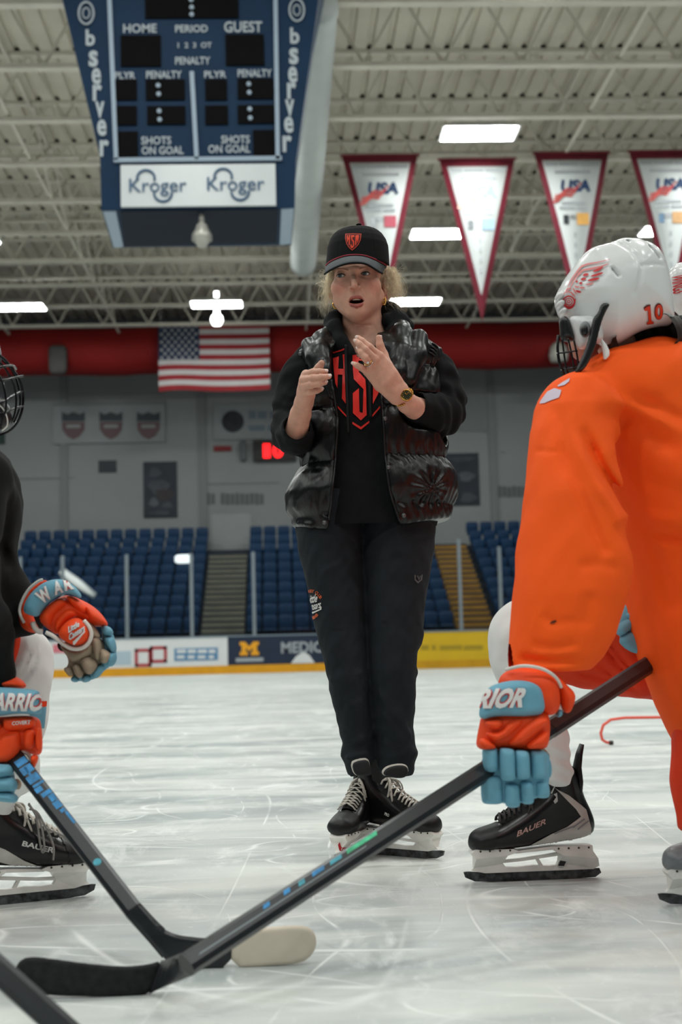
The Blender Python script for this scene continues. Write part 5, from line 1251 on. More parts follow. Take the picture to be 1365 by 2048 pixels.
for ch, a in zip('KEY CLUB', np.linspace(100, 35, 8)):
    if ch != ' ':
        a = math.radians(a); c = np.array((624 + 19 * math.cos(a), 1212 - 27 * math.sin(a))); u = np.array((math.sin(a), math.cos(a))); text_on('leg_print', ch, c - u * 2.2, u * 4.6, np.array((math.cos(a), -math.sin(a))) * 6, [T_p], m_oprint, pants, .02, maxlen=4)
for ch, a in zip('1968', np.linspace(-75, -48, 4)):
    a = math.radians(a); c = np.array((624 + 19 * math.cos(a), 1212 - 27 * math.sin(a))); u = np.array((-math.sin(a), -math.cos(a))); text_on('leg_print', ch, c - u * 2, u * 4.4, np.array((-math.cos(a), math.sin(a))) * 6, [T_p], m_oprint, pants, .02, maxlen=4)
polys_on('leg_print', [[(829, 1149), (832, 1151), (831, 1158), (836, 1163), (841, 1159), (842, 1151), (845, 1148), (844, 1160), (836, 1167), (829, 1160)], [(834, 1152), (836, 1150), (838, 1157), (840, 1150), (841, 1153), (838, 1161)]], [T_p], m_gprint, pants, maxlen=4)
cord_on('zip_pull', T_p, [(868, 1052), (872, 1066), (877, 1077)], .003, m_string, pants, .004)
# ---- her skates
sk1 = hitZ(703, 1714); sk2 = hitZ(815, 1716)
b1, T1 = skate(woman, (sk1[0] + .022, sk1[1] + .02, 0), math.radians(-90 - 26), .95, name='ice_skate', label='black ice skate with pale laces and a red-stained holder', side_trim=False)
b2, T2 = skate(woman, (sk2[0] - .027, sk2[1] + .045, 0), math.radians(-90 + 50), .95, name='ice_skate', label='black ice skate with pale laces and white holder', side_trim=False)

for sk_, pts, Yt, txt in ((b1, [(700, 1524), (716, 1517), (736, 1515), (741, 1530), (742, 1549), (724, 1552), (707, 1550)], 3.815, 0), (b2, [(762, 1549), (766, 1537), (778, 1530), (800, 1526), (816, 1530), (818, 1546), (808, 1556), (786, 1556)], 3.80, 1)):
    puff('tongue_edge', pts, Yt + .006, .008, .006, m_felt, sk_, .003, 1)
    q = np.array(pts, float); q = q.mean(0) + (q - q.mean(0)) * (.93, .90) + (1.5, 2)
    puff('tongue_flap', q.tolist(), Yt, .009, .007, m_tongue, sk_, .003, 1)
# red stain on one holder
T_b = [bvh(o) for o in sk_.children if o.name.startswith('blade_holder')]
T_a = [bvh(o) for o in b1.children if o.name.startswith('blade_holder')]
polys_on('red_stain', [[(677, 1690), (680, 1684), (684, 1695), (706, 1695), (706, 1701), (690, 1706), (680, 1702)]], T_a, mat('stain_red', (176, 30, 34), 0.5), b1, maxlen=4, off=.002)
text_on('boot_lettering', 'PRO', (770, 1630), (9, 4), (1.5, -6), [bvh(b2)], m_wprint, b2, .03, maxlen=4, off=.002)
# ================================================================== PLAYER WITH THE WHITE HELMET
m_jer = mat('jersey_orange', (255, 92, 18), 0.75, spec=0.25, var=(6, 0.05), bump=(420, 0.2, 0.0008))
m_opant = mat('pants_orange', (228, 60, 20), 0.7, spec=0.3, var=(8, 0.08), bump=(300, 0.2, 0.0008))
m_sock = mat('sock_white', (238, 238, 236), 0.85, var=(20, 0.04), bump=(300, 0.2, 0.001))
m_go = mat('glove_orange', (244, 74, 20), 0.6, spec=0.35, var=(25, 0.08), bump=(200, 0.15, 0.001))
m_gb = mat('glove_blue', (112, 168, 190), 0.65, spec=0.3, var=(25, 0.08), bump=(200, 0.15, 0.001))
m_gt = mat('glove_palm_tan', (166, 148, 128), 0.85, var=(30, 0.22), bump=(60, 0.3, 0.002))
m_gw = mat('glove_piping', (226, 220, 212), 0.7, var=(40, 0.06))
m_gl = mat('glove_letter', (230, 226, 224), 0.6); m_gr = mat('glove_letter_red', (214, 74, 70), 0.6)
m_white = mat('helmet_white', (228, 228, 228), 0.22, spec=0.5, var=(5, 0.02)); m_black = mat('hard_black', (16, 16, 17), 0.35, spec=0.5); m_cage = mat('cage_black', (20, 20, 22), 0.25, 0.4)
m_ired = mat('helmet_red', (206, 40, 44), 0.5)
pr_ = empty('person', hitZ(1300, 1780)); tag(pr_, 'player in a white helmet and orange jersey leaning on a stick at the right', 'person')
def vloft(rows, Yc, ry):
    rows = sorted(rows, key=lambda r: -r[0]); Ys = np.interp([r[0] for r in rows], *Yc)
    return dict(z=[hitY((a + b) / 2, y, q)[2] for (y, a, b), q in zip(rows, Ys)], cx=[hitY((a + b) / 2, y, q)[0] for (y, a, b), q in zip(rows, Ys)], cy=list(Ys),
                rx=[(hitY(b, y, q)[0] - hitY(a, y, q)[0]) / 2 for (y, a, b), q in zip(rows, Ys)], ry=list(np.interp([r[0] for r in rows], *ry)))
SL = vloft([(772, 1128, 1180), (790, 1094, 1200), (815, 1076, 1218), (863, 1062, 1225), (930, 1056, 1236), (991, 1050, 1250), (1050, 1042, 1268), (1100, 1035, 1274), (1188, 1027, 1256), (1275, 1019, 1230), (1315, 1015, 1206), (1330, 1015, 1192), (1342, 1020, 1180)], ((772, 1000, 1340), (3.10, 3.01, 2.935)), ((772, 815, 1000, 1188, 1320, 1342), (.05, .085, .105, .115, .09, .08)))
def fold2(p, pts, Yr, amp, w_, ymax):
    """crease along a line seen from the front, cut into the near side only"""
    q = CAM + (p - CAM) * ((Yr - CAM[1]) / (p[:, 1] - CAM[1]))[:, None]; q = q[:, [0, 2]]; e = None
    c = np.array([hitY(x, y, Yr) for x, y in smooth_curve(pts, 3 * len(pts))])[:, [0, 2]]
    for k, (a, b) in enumerate(zip(c[:-1], c[1:])):
        t = np.clip(((q - a) @ (b - a)) / ((b - a) @ (b - a)), 0, 1); f = ((q - a - t[:, None] * (b - a)) ** 2).sum(1); g = (k + t) / (len(c) - 1)
        if e is None: e, ln = f, g
        else: m_ = f < e; e = np.where(m_, f, e); ln = np.where(m_, g, ln)
    ln = np.clip(np.sin(ln * math.pi) * 1.5, 0, 1)
    return amp * ln * np.exp(-e / (w_ * w_)) * np.clip((ymax - p[:, 1]) / .05, 0, 1)
def jersey_sdf(p):
    d = s_loft(p, SL['z'], SL['cx'], SL['cy'], SL['rx'], SL['ry'], 2.1)
    t = s_tube(p, [hitY(1285, 800, 3.21), hitY(1378, 980, 3.25), hitY(1436, 1210, 3.28), hitY(1474, 1316, 3.245), hitY(1506, 1420, 3.245)], (.118, .175, .200, .200, .194), .05)
    t = smin(t, s_ell(p, hitY(1160, 835, 3.10), (.098, .10, .098)), .03)
    t = smin(t, s_tube(p, [hitY(1165, 800, 3.14), hitY(1240, 770, 3.18), hitY(1320, 770, 3.22), hitY(1420, 790, 3.25)], (.062, .078, .102, .11), .04), .03)
    d = smin(d, t, .018)
    d = smin(d, s_tube(p, [hitY(1370, 830, 3.36), hitY(1385, 1000, 3.50), hitY(1375, 1120, 3.52), hitY(1322, 1205, 3.40)], (.10, .09, .085, .06), .04), .03)
    for pts, am, w_ in (([(1165, 850), (1200, 930), (1240, 995), (1262, 1040)], .026, .013), ([(1122, 880), (1165, 1000), (1200, 1085), (1218, 1115)], .011, .013), ([(1105, 800), (1125, 870), (1130, 960)], .006, .014), ([(1195, 815), (1280, 860), (1365, 905)], .012, .020), ([(1262, 790), (1320, 815), (1380, 850)], .010, .016), ([(1225, 900), (1290, 960), (1390, 990)], .006, .022),
                        ([(1262, 1045), (1300, 1066), (1380, 1078)], .016, .012), ([(1250, 1035), (1275, 1080), (1310, 1140), (1345, 1230)], .045, .020), ([(1035, 1316), (1090, 1322), (1170, 1318)], .014, .009), ([(1060, 1290), (1110, 1296), (1160, 1286)], .007, .010), ([(1150, 1135), (1200, 1128), (1245, 1140)], .006, .012), ([(1180, 1180), (1170, 1260)], .006, .016),
                        ([(1300, 1280), (1330, 1360), (1372, 1440)], .012, .020), ([(1085, 1225), (1110, 1245), (1160, 1240)], .005, .010), ([(1068, 900), (1100, 903), (1128, 902)], .004, .004)):
        d = d + fold2(p, pts, 3.0, am, w_, 3.16)
    for pts, am, w_ in (([(1145, 850), (1185, 950), (1228, 1020), (1262, 1085)], .010, .012), ([(1215, 790), (1300, 830), (1380, 870)], .007, .012), ([(1225, 1005), (1290, 1030), (1380, 1050)], .006, .016)):
        d = d - fold2(p, pts, 3.0, am, w_, 3.16)
    d = d + .0022 * wob(p, 24, 4)
    d = smax(d, -s_rc(p, hitY(1085, 1345, 2.97), hitY(1078, 1400, 2.95), .062, .07), .006)
    return d
lo = np.array([hitY(1000, 1000, 3.0)[0], 2.80, hitY(1300, 1490, 3.2)[2]]); hi = np.array([hitY(1490, 1000, 3.2)[0], 3.64, hitY(1300, 655, 3.2)[2]])
jersey = sd_ob('jersey', jersey_sdf, lo, hi, .006, m_jer, pr_, 'loose bright orange practice jersey')
T_j = bvh(jersey)
m_lil = mat('jersey_print', (206, 190, 206), 0.6)
polys_on('sleeve_print', [[(1116, 772), (1128, 764), (1141, 757), (1139, 764), (1130, 771), (1118, 774)], [(1082, 803), (1090, 792), (1096, 784), (1110, 777), (1124, 781), (1122, 789), (1119, 796), (1104, 801), (1090, 807), (1081, 808)]], [T_j], m_lil, jersey, maxlen=6)
polys_on('smudge', [[(1100, 1248), (1104, 1243), (1112, 1240), (1115, 1242), (1109, 1247)]], [T_j], mat('smudge', (90, 38, 14), 0.8), jersey, maxlen=6)
# far thigh in orange pants, white sock and knee, near leg
def thigh(p):
    d = s_tube(p, [hitY(1480, 1330, 3.40), hitY(1260, 1302, 3.42), hitY(1180, 1296, 3.44), hitY(1110, 1290, 3.45)], (.125, .104, .092, .080), .03)
    for pts, am, w_ in (([(1208, 1292), (1235, 1325), (1264, 1360)], .010, .005), ([(1218, 1285), (1246, 1318), (1274, 1352)], .010, .005), ([(1150, 1345), (1190, 1352), (1240, 1372)], .012, .006), ([(1180, 1320), (1220, 1345), (1280, 1385)], .008, .007)): d = d + fold2(p, pts, 3.34, am, w_, 3.42)
    return d + .003 * wob(p, 30, 1)
lo, hi = bounds([hitY(1095, 1290, 3.3), hitY(1500, 1330, 3.55)], (.10, .10, .16))
sd_ob('pants', thigh, lo, hi, .006, m_opant, pr_, 'orange hockey pants')
def shin(p):
    d = s_tube(p, [hitY(1082, 1268, 3.46), hitY(1056, 1276, 3.47), hitY(1058, 1318, 3.48), hitY(1072, 1400, 3.50), hitY(1096, 1480, 3.52), hitY(1116, 1545, 3.53)], (.078, .090, .086, .066, .046, .038), .03)
    return d + .002 * wob(p, 40, 2) + .0025 * np.sin(p[:, 2] * 160 + p[:, 0] * 60) * np.clip((hitY(1100, 1460, 3.5)[2] - p[:, 2]) / .05, 0, 1)
lo, hi = bounds([hitY(1040, 1230, 3.46), hitY(1125, 1560, 3.53)], .12)
sd_ob('hockey_sock', shin, lo, hi, .005, m_sock, pr_, 'white hockey sock over a knee pad')
def nleg(p):
    d = s_tube(p, [hitY(1480, 1400, 3.24), hitY(1436, 1480, 3.22), hitY(1424, 1560, 3.21), hitY(1428, 1640, 3.20)], (.15, .095, .085, .080), .03)
    return smax(d, hitY(1400, 1662, 3.2)[2] - p[:, 2], .01) + .003 * wob(p, 26, 6)
lo, hi = bounds([hitY(1350, 1380, 3.2), hitY(1520, 1670, 3.2)], .12)
sd_ob('hockey_sock', nleg, lo, hi, .006, m_opant, pr_, 'orange lower leg at the right edge')
c = hitZ(1066, 1763); sR, TR = skate(pr_, (c[0] + .005, c[1] + .02, 0), math.radians(180 + 3), 1.02, m_lace2, name='ice_skate', label='black and white ice skate with a tall tendon guard', side_trim=False)
c = hitZ(1470, 1806); skate(pr_, (c[0], c[1], 0), math.radians(180), 1.0, name='ice_skate', label='grey-toed ice skate at the right edge', laces_on=False, toe_m=mat('toe_grey', (120, 124, 128), 0.35, var=(30, 0.15)))
def scr(x, y): return (900 + x / 2.935, 1180 + y / 2.935)
T_s = bvh(sR)
polys_on('heel_trim', [[scr(*q) for q in ((618, 1160), (640, 1175), (700, 1205), (770, 1262), (800, 1290), (830, 1400), (822, 1465), (700, 1478), (440, 1512), (600, 1430), (690, 1390), (745, 1350), (770, 1330), (740, 1285), (690, 1235))]], [T_s], m_sole, sR, off=.002, maxlen=5)
polys_on('trim_lines', [[scr(*q) for q in k] for k in (((610, 1425), (735, 1380), (740, 1386), (615, 1431)), ((720, 1390), (790, 1340), (793, 1346), (725, 1397)), ((748, 1400), (812, 1352), (815, 1358), (752, 1407)))], [T_s], mat('trim_grey', (140, 140, 144), 0.5), sR, off=.003, maxlen=5)
text_on('boot_lettering', 'BAUER', scr(392, 1450), np.array((172, -78)) / 2.935, np.array((4, -34)) / 2.935, [T_s], mat('boot_letter', (196, 160, 150), 0.5), sR, .02, .1, maxlen=4, off=.002)
polys_on('scuff', [[scr(*q) for q in k] for k in (((596, 1195), (618, 1150), (622, 1156), (604, 1196)), ((612, 1200), (632, 1190), (634, 1240), (618, 1254), (610, 1240), (626, 1215)))], [T_s], mat('scuff_white', (196, 196, 194), 0.6), sR, off=.002, maxlen=4)
MB().prism([TR((x, -.0115, z))[0] for x, z in ((-.085, .052), (-.070, .053), (-.060, .034), (-.075, .033))], TR((0, -.002, 0))[0] - TR((0, 0, 0))[0]).build('holder_badge', m_black, sR)
MB().prism([TR((x, .0115, z))[0] for x, z in ((-.085, .052), (-.070, .053), (-.060, .034), (-.075, .033))], TR((0, .002, 0))[0] - TR((0, 0, 0))[0]).build('holder_badge', m_black, sR)
# head, hair, helmet
def phead(p):
    d = s_ell(p, hitY(1200, 612, 3.22), (.070, .060, .085)); d = smin(d, s_ell(p, hitY(1168, 685, 3.23), (.036, .040, .045)), .02)
    return smin(d, s_tube(p, [hitY(1225, 670, 3.27), hitY(1270, 770, 3.28)], (.045, .05), .02), .03)
lo, hi = bounds([hitY(1115, 560, 3.2), hitY(1300, 780, 3.2)], .08)
pbody = sd_ob('body', phead, lo, hi, .005, mat('skin_far', (196, 150, 132), 0.55, spec=0.3, var=(40, 0.06)), pr_)
def phair(p): return smin(s_tube(p, [hitY(1230, 704, 3.135), hitY(1262, 690, 3.13), hitY(1310, 676, 3.15), hitY(1346, 668, 3.20)], (.024, .036, .040, .036), .02), s_ell(p, hitY(1275, 660, 3.22), (.085, .09, .06)), .03) + .002 * np.sin(p[:, 0] * 300 + p[:, 2] * 120)
lo, hi = bounds([hitY(1215, 620, 3.2), hitY(1360, 720, 3.2)], .06)
sd_ob('hair', phair, lo, hi, .005, mat('brown_hair', (40, 28, 24), 0.6, var=(60, 0.3)), pr_)
def hp(x, y): return (1060 + x / 4.475, 460 + y / 4.475)
HO = [hp(*q) for q in ((248, 600), (262, 540), (300, 455), (370, 360), (450, 260), (530, 190), (640, 160), (740, 130), (820, 102), (900, 88), (985, 98), (1075, 135), (1150, 195), (1205, 290), (1245, 420), (1270, 560), (1280, 700), (1283, 850), (1200, 852), (1080, 875), (980, 910), (860, 985), (800, 1025), (740, 1048), (690, 1040), (640, 1020), (560, 1020), (490, 1070), (435, 1050), (400, 960), (350, 810), (275, 745), (262, 690), (245, 650))]
YH = 3.20
hpl = chaikin(np.array([hitY(x, y, YH) for x, y in HO])[:, [0, 2]], 2)
def hz_(x, y): q = hitY(*hp(x, y), YH); return np.array([q[0], q[2]])
def helmet_sdf(p):
    q = p[:, [0, 2]]; d = s_inflate(q, p[:, 1] - YH, hpl, .108, .105)
    def groove(pts, am, w_):
        e = None
        for a, b in zip(pts[:-1], pts[1:]):
            A, B = hz_(*a), hz_(*b); t = np.clip(((q - A) @ (B - A)) / ((B - A) @ (B - A)), 0, 1); f = np.linalg.norm(q - A - t[:, None] * (B - A), axis=1); e = f if e is None else np.minimum(e, f)
        return am * np.exp(-(e / w_) ** 2)
    nf = (p[:, 1] < YH + .02)
    d = d + nf * (groove([(720, 160), (800, 240), (870, 350), (900, 450), (880, 560), (840, 660)], .004, .005) + groove([(980, 120), (1090, 230), (1180, 360), (1240, 500), (1270, 680)], .004, .004) + groove([(905, 425), (1010, 405), (1120, 390)], .002, .004))
    d = d - nf * groove([(560, 215), (700, 190), (800, 130)], .004, .016) - groove([(255, 600), (270, 660), (290, 740)], .004, .012)
    d = d + groove([(1010, 215), (1090, 320)], .010, .0035) + groove([(655, 445), (705, 515)], .010, .003) + groove([(830, 155), (840, 160)], .010, .003)
    return d
lo, hi = bounds([hitY(1112, 476, YH), hitY(1350, 700, YH)], (.01, .12, .01))
helmet = sd_ob('helmet', helmet_sdf, lo, hi, .0032, m_white, pr_, 'glossy white hockey helmet with a red winged wheel')
T_hm = bvh(helmet)
# emblem: wheel and swept feathers
wheel = []
def ring(cx, cy, r0, r1, sx=1.0, sy=.95):
    k = 20; return [((cx + r1 * sx * math.cos(2 * math.pi * i / k), cy + r1 * sy * math.sin(2 * math.pi * i / k)), (cx + r0 * sx * math.cos(2 * math.pi * i / k), cy + r0 * sy * math.sin(2 * math.pi * i / k))) for i in range(k)]
vv = []; ff = []
for r0, r1 in ((44, 56), (26, 33), (8, 15)):
    n0 = len(vv); rg = ring(355, 640, r0, r1)
    for a, b in rg: vv += [hp(*a), hp(*b)]
    for i in range(20): j = (i + 1) % 20; ff.append((n0 + 2 * i, n0 + 2 * j, n0 + 2 * j + 1, n0 + 2 * i + 1))
print_on('emblem_wheel', np.array(vv), ff, [T_hm], m_ired, helmet, maxlen=4, off=.002)
def hq(x, y): return (1060 + x / 6.825, 500 + y / 6.825)
m_pink = mat('helmet_red_thin', (222, 128, 126), 0.5)
strokes = [(((520, 560), (560, 440), (640, 330), (720, 230), (830, 195), (960, 172), (1100, 135)), 8, 0), (((640, 400), (700, 300), (850, 262), (980, 232), (1085, 190)), 9, 0), (((560, 540), (600, 440), (660, 360), (730, 310)), 7, 0), (((870, 302), (940, 275), (1005, 236)), 11, 1), (((840, 366), (920, 345), (1005, 315)), 11, 1), (((800, 425), (880, 408), (955, 392)), 12, 1), (((770, 480), (830, 470), (880, 455)), 8, 0), (((735, 356), (770, 345), (810, 338)), 13, 1), (((705, 412), (740, 402), (778, 396)), 12, 1), (((685, 468), (705, 458), (725, 450)), 11, 1), (((636, 446), (650, 436), (664, 426)), 10, 1),
           (((690, 524), (720, 518), (762, 522)), 9, 0), (((640, 556), (675, 570), (712, 576)), 9, 1), (((600, 520), (620, 560), (650, 600)), 8, 0), (((570, 570), (600, 610), (630, 640)), 8, 0), (((500, 570), (530, 540), (580, 530)), 8, 0), (((620, 490), (650, 510), (690, 500)), 8, 0), (((455, 670), (480, 740), (545, 782), (605, 745), (632, 660)), 13, 1), (((470, 620), (500, 580), (560, 580), (610, 620)), 6, 0)]
for f, wd0, red_ in strokes:
    c = smooth_curve(f, 11); t = np.gradient(c, axis=0); t /= np.linalg.norm(t, axis=1)[:, None] + 1e-9; nn = np.stack([-t[:, 1], t[:, 0]], 1); wd = np.sin(np.linspace(.25, math.pi - .25, 11))[:, None] * wd0 * 1.45
    polys_on('emblem_feather', [[hq(*q) for q in list(c + nn * wd) + list((c - nn * wd)[::-1])]], [T_hm], m_ired if red_ else m_pink, helmet, maxlen=4, off=.0024)
one = [(1024, 700), (1052, 680), (1078, 676), (1088, 812), (1104, 810), (1106, 828), (1050, 836), (1048, 818), (1062, 815), (1056, 716), (1028, 722)]
oc = np.mean(one, 0)
polys_on('helmet_number', [[hp(*(oc + (np.array(q) - oc) * 1.12)) for q in one]], [T_hm], mat('number_edge', (120, 36, 30), 0.5), helmet, maxlen=4, off=.0016)
polys_on('helmet_number', [[hp(*q) for q in one]], [T_hm], mat('number_red', (220, 62, 36), 0.5), helmet, maxlen=4, off=.0026)
text_on('helmet_number', '0', np.array(hp(1118, 808)), np.array((80, -14)) / 4.475, np.array((-6, -148)) / 4.475, [T_hm], mat('number_edge', (120, 36, 30)), helmet, .05, maxlen=4, off=.0016)
text_on('helmet_number', '0', np.array(hp(1124, 800)), np.array((68, -12)) / 4.475, np.array((-5, -132)) / 4.475, [T_hm], mat('number_red', (220, 62, 36)), helmet, .03, maxlen=4, off=.0026)
for x_, y_, r_ in ((246, 600, .008), (256, 668, .008), (278, 735, .007)): MB().pill(hitY(*hp(x_ + 18, y_), YH - .03), (r_, .03, r_ * .9), np.eye(3), .8, 14, 8).build('brow_ridge', m_white, helmet, True)
# ear opening, strap, clips
puff('ear_flap', [hp(*q) for q in ((330, 770), (480, 770), (620, 760), (680, 1000), (560, 1020), (490, 1075), (430, 1060), (385, 930))], 3.135, .020, .022, m_white, helmet, .004)
puff('ear_guard', [hp(*q) for q in ((440, 870), (490, 800), (550, 850), (545, 930), (500, 975), (455, 940))], 3.105, .010, .008, mat('ear_rim', (120, 124, 126), 0.4), helmet, .003)
puff('ear_opening', [hp(*q) for q in ((455, 875), (490, 840), (525, 870), (525, 930), (495, 960), (462, 935))], 3.098, .008, .008, m_black, helmet, .003)
puff('chin_strap', [hp(*q) for q in ((640, 650), (730, 655), (690, 720), (650, 810), (620, 920), (590, 1060), (520, 1210), (470, 1270), (390, 1300), (430, 1210), (490, 1080), (530, 960), (555, 830), (570, 780), (610, 740))], 3.092, .008, .010, m_black, helmet, .004, 1)
puff('white_strap', [hp(*q) for q in ((620, 950), (660, 980), (715, 1060), (720, 1140), (655, 1180), (655, 1100))], 3.11, .006, .008, m_sock, helmet, .004, 1)
puff('cage_clip', [hp(*q) for q in ((262, 780), (340, 765), (400, 940), (395, 1010), (275, 990), (270, 900))], 3.14, .022, .016, m_black, helmet, .004, 1)
cage = MB()
def bar3(pts, r=.0022): cage.tube(smooth_curve([hitY(*hp(x, y), Y) for x, y, Y in pts], 14), r, 6)
for dY, ox in ((-.07, 0), (-.02, -8), (.04, -10), (.09, 0)):
    bar3([(262 + ox, 940, YH + dY), (255 + ox, 1060, YH + dY), (275 + ox, 1200, YH + dY), (330 + ox, 1330, YH + dY * .8)])
bar3([(290, 960, 3.12), (310, 1120, 3.115), (330, 1240, 3.12), (360, 1310, 3.13)]); bar3([(395, 980, 3.105), (425, 1120, 3.10), (440, 1230, 3.105)]); bar3([(345, 970, 3.11), (378, 1120, 3.105), (400, 1250, 3.11)])
for y0, x0 in ((1100, 258), (1250, 290)): bar3([(x0, y0, 3.30), (x0 - 12, y0 + 4, 3.2), (x0 + 30, y0, 3.12), (430, y0 - 20, 3.10)])
bar3([(330, 1330, 3.26), (320, 1340, 3.18), (370, 1320, 3.12), (450, 1240, 3.10)], .003)
cage.build('face_cage', m_cage, helmet, True)
# ---- left-hand glove of this player, closed round the stick
def gp(name, poly, Y, W, T, m, parent, **k): return puff(name, [scr(*q) for q in poly], Y - (.075 if Y < 3 else 0), W, T, m, parent, **k)
g1 = gp('hockey_glove', ((200, 700), (560, 690), (600, 760), (590, 900), (560, 945), (300, 935), (158, 945), (170, 850)), 2.93, .040, .030, m_go, pr_, curve=3.0, label='orange and light blue hockey glove gripping the black stick')
gp('cuff', ((285, 530), (330, 475), (420, 452), (540, 460), (620, 510), (650, 600), (645, 720), (560, 745), (300, 640)), 2.95, .055, .035, m_go, g1, curve=1.5)
gp('cuff_flare', ((560, 460), (640, 500), (690, 560), (735, 600), (738, 650), (700, 738), (655, 700), (640, 600)), 2.955, .030, .022, m_go, g1)
cb = gp('cuff_band', ((178, 700), (215, 580), (300, 540), (420, 525), (520, 545), (560, 600), (570, 735), (430, 745), (270, 738), (180, 770)), 2.905, .032, .018, m_gb, g1, curve=3.2)
T_cb = bvh(cb)
for mm, bo, off in ((m_gr, .085, .0012), (m_gl, .045, .0022)): text_on('cuff_lettering', 'RIOR', scr(150, 700), np.array((275, -10)) / 2.935, np.array((30, -116)) / 2.935, [T_cb], mm, g1, bo, .25, maxlen=5, off=off)
MB().tube(smooth_curve([hitY(*scr(x, y), Y - .075) for x, y, Y in ((330, 468, 2.93), (430, 446, 2.90), (540, 462, 2.90), (620, 510, 2.91), (655, 570, 2.93))], 20), .0035, 8).build('cuff_piping', m_gw, g1, True)
for k, q in enumerate((((195, 770), (330, 755), (290, 830), (215, 800)), ((350, 755), (470, 750), (290, 905), (215, 860), (205, 830), (290, 840)), ((480, 750), (570, 745), (590, 780), (420, 915), (310, 915)), ((585, 800), (580, 900), (545, 935), (410, 932)), ((175, 850), (270, 910), (280, 935), (165, 940)))):
    gp('backhand_pad', q, 2.895, .020, .014, m_go, g1, curve=2.5)
for col, (up, dn) in enumerate((((190, 915, 280, 1070), (180, 1078, 308, 1258)), ((290, 925, 382, 1122), (318, 1130, 408, 1278)), ((378, 938, 467, 1112), (408, 1117, 490, 1258)), ((468, 932, 562, 1110), (490, 1112, 582, 1222)))):
    cv = .012 * abs(col - 1.5)
    for k, (x0, y0, x1, y1) in enumerate((up, dn)):
        gp('finger_pad', ((x0, y0 + 8), (x0 + 14, y0), (x1 - 10, y0 + 4), (x1, y0 + 22), (x1 + 6, y1 - 20), (x1 - 4, y1), (x0 + 22, y1), (x0 + 6, y1 - 18)), 2.888 + cv + .012 * k, .024, .014, m_gb, g1, rnd_=1)
gp('thumb_pad', ((560, 985), (590, 985), (602, 1060), (590, 1110), (560, 1108)), 2.935, .022, .014, m_gb, g1, rnd_=1)
gp('thumb_pad', ((620, 720), (650, 690), (672, 730), (625, 760)), 2.95, .02, .012, m_gb, g1, rnd_=1)
gp('finger_base', ((185, 930), (570, 930), (595, 1000), (580, 1200), (500, 1225), (380, 1262), (260, 1245), (190, 1130)), 2.925, .022, .02, m_gb, g1, curve=1.0)
gp('palm', ((190, 900), (590, 900), (585, 1080), (300, 1180), (200, 1050)), 3.02, .018, .02, m_gt, g1)
# far glove on the thigh
def gq(name, poly, Y, W, T, m, parent, **k): return puff(name, poly, Y, W, T, m, parent, **k)
g2 = gq('hockey_glove', ((1232, 1232), (1250, 1205), (1268, 1195), (1300, 1240), (1298, 1300), (1270, 1306), (1240, 1280)), 3.31, .03, .022, m_gb, pr_, label='light blue glove resting on the thigh')
for q in (((1228, 1255), (1262, 1232), (1274, 1250), (1240, 1278)), ((1234, 1280), (1262, 1258), (1290, 1275), (1286, 1311), (1256, 1302)), ((1246, 1228), (1268, 1222), (1282, 1242), (1270, 1252)), ((1264, 1262), (1284, 1252), (1296, 1280), (1288, 1292))): gq('finger_pad', q, 3.285, .022, .014, m_gb, g2, rnd_=1)
# ---- second white helmet just behind, worn by a player almost hidden
p2 = empty('person', (hitY(1470, 1000, 4.1)[0], 4.1, 0)); tag(p2, 'player almost hidden behind the orange player, only a white helmet edge showing', 'person')
YK = 3.95
hp2 = chaikin(np.array([hitY(x, y, YK) for x, y in ((1334, 560), (1345, 530), (1375, 524), (1420, 530), (1470, 545), (1505, 590), (1510, 660), (1450, 668), (1400, 650), (1372, 640), (1358, 622), (1345, 615))])[:, [0, 2]], 2)
lo, hi = bounds([hitY(1334, 520, YK), hitY(1512, 672, YK)], (.01, .12, .01))
h2 = sd_ob('helmet', lambda p: s_inflate(p[:, [0, 2]], p[:, 1] - YK, hp2, .105, .10), lo, hi, .006, m_white, p2, 'white helmet with red lettering at the right edge')
text_on('helmet_lettering', 'WINGS', (1345, 552), (3, 36), (26, -3), [bvh(h2)], m_ired, h2, .02, maxlen=4, off=.002)
puff('chin_strap', ((1350, 640), (1362, 626), (1378, 640), (1364, 655), (1350, 690), (1342, 682)), YK - .09, .008, .01, m_black, h2, .005, 1)
m_sk2 = mat('skin_far', (196, 150, 132)); YQ = YK + .08
lo, hi = bounds([hitY(1360, 560, YK), hitY(1480, 760, YK)], .10)
sd_ob('body', lambda p: smin(smin(s_ell(p, hitY(1428, 612, YK + .01), (.078, .068, .10)), s_ell(p, hitY(1392, 655, YK), (.04, .042, .045)), .03), s_tube(p, [hitY(1432, 670, YK + .02), hitY(1455, 760, YK + .05)], (.055, .06), .02), .03), lo, hi, .007, m_sk2, p2)
def hj(p):
    d = s_tube(p, [hitY(1462, 790, YQ), hitY(1478, 940, YQ), hitY(1482, 1090, YQ)], (.13, .155, .165), .05)
    d = smin(d, s_tube(p, [hitY(1408, 770, YQ), hitY(1462, 752, YQ), hitY(1535, 775, YQ)], (.075, .08, .075), .04), .04)
    d = smin(d, s_tube(p, [hitY(1402, 780, YQ), hitY(1390, 900, YQ), hitY(1400, 1010, YQ - .12)], (.075, .068, .055), .03), .03)
    d = smin(d, s_tube(p, [hitY(1545, 785, YQ), hitY(1575, 900, YQ), hitY(1550, 1015, YQ - .12)], (.075, .068, .055), .03), .03)
    return d + .004 * wob(p, 18, 9)
lo, hi = bounds([hitY(1330, 700, YQ), hitY(1640, 1150, YQ)], (.08, .24, .10))
sd_ob('jersey', hj, lo, hi, .010, m_jer, p2, 'orange jersey')
lo, hi = bounds([hitY(1360, 1080, YQ), hitY(1640, 1700, YQ)], (.08, .24, .06))
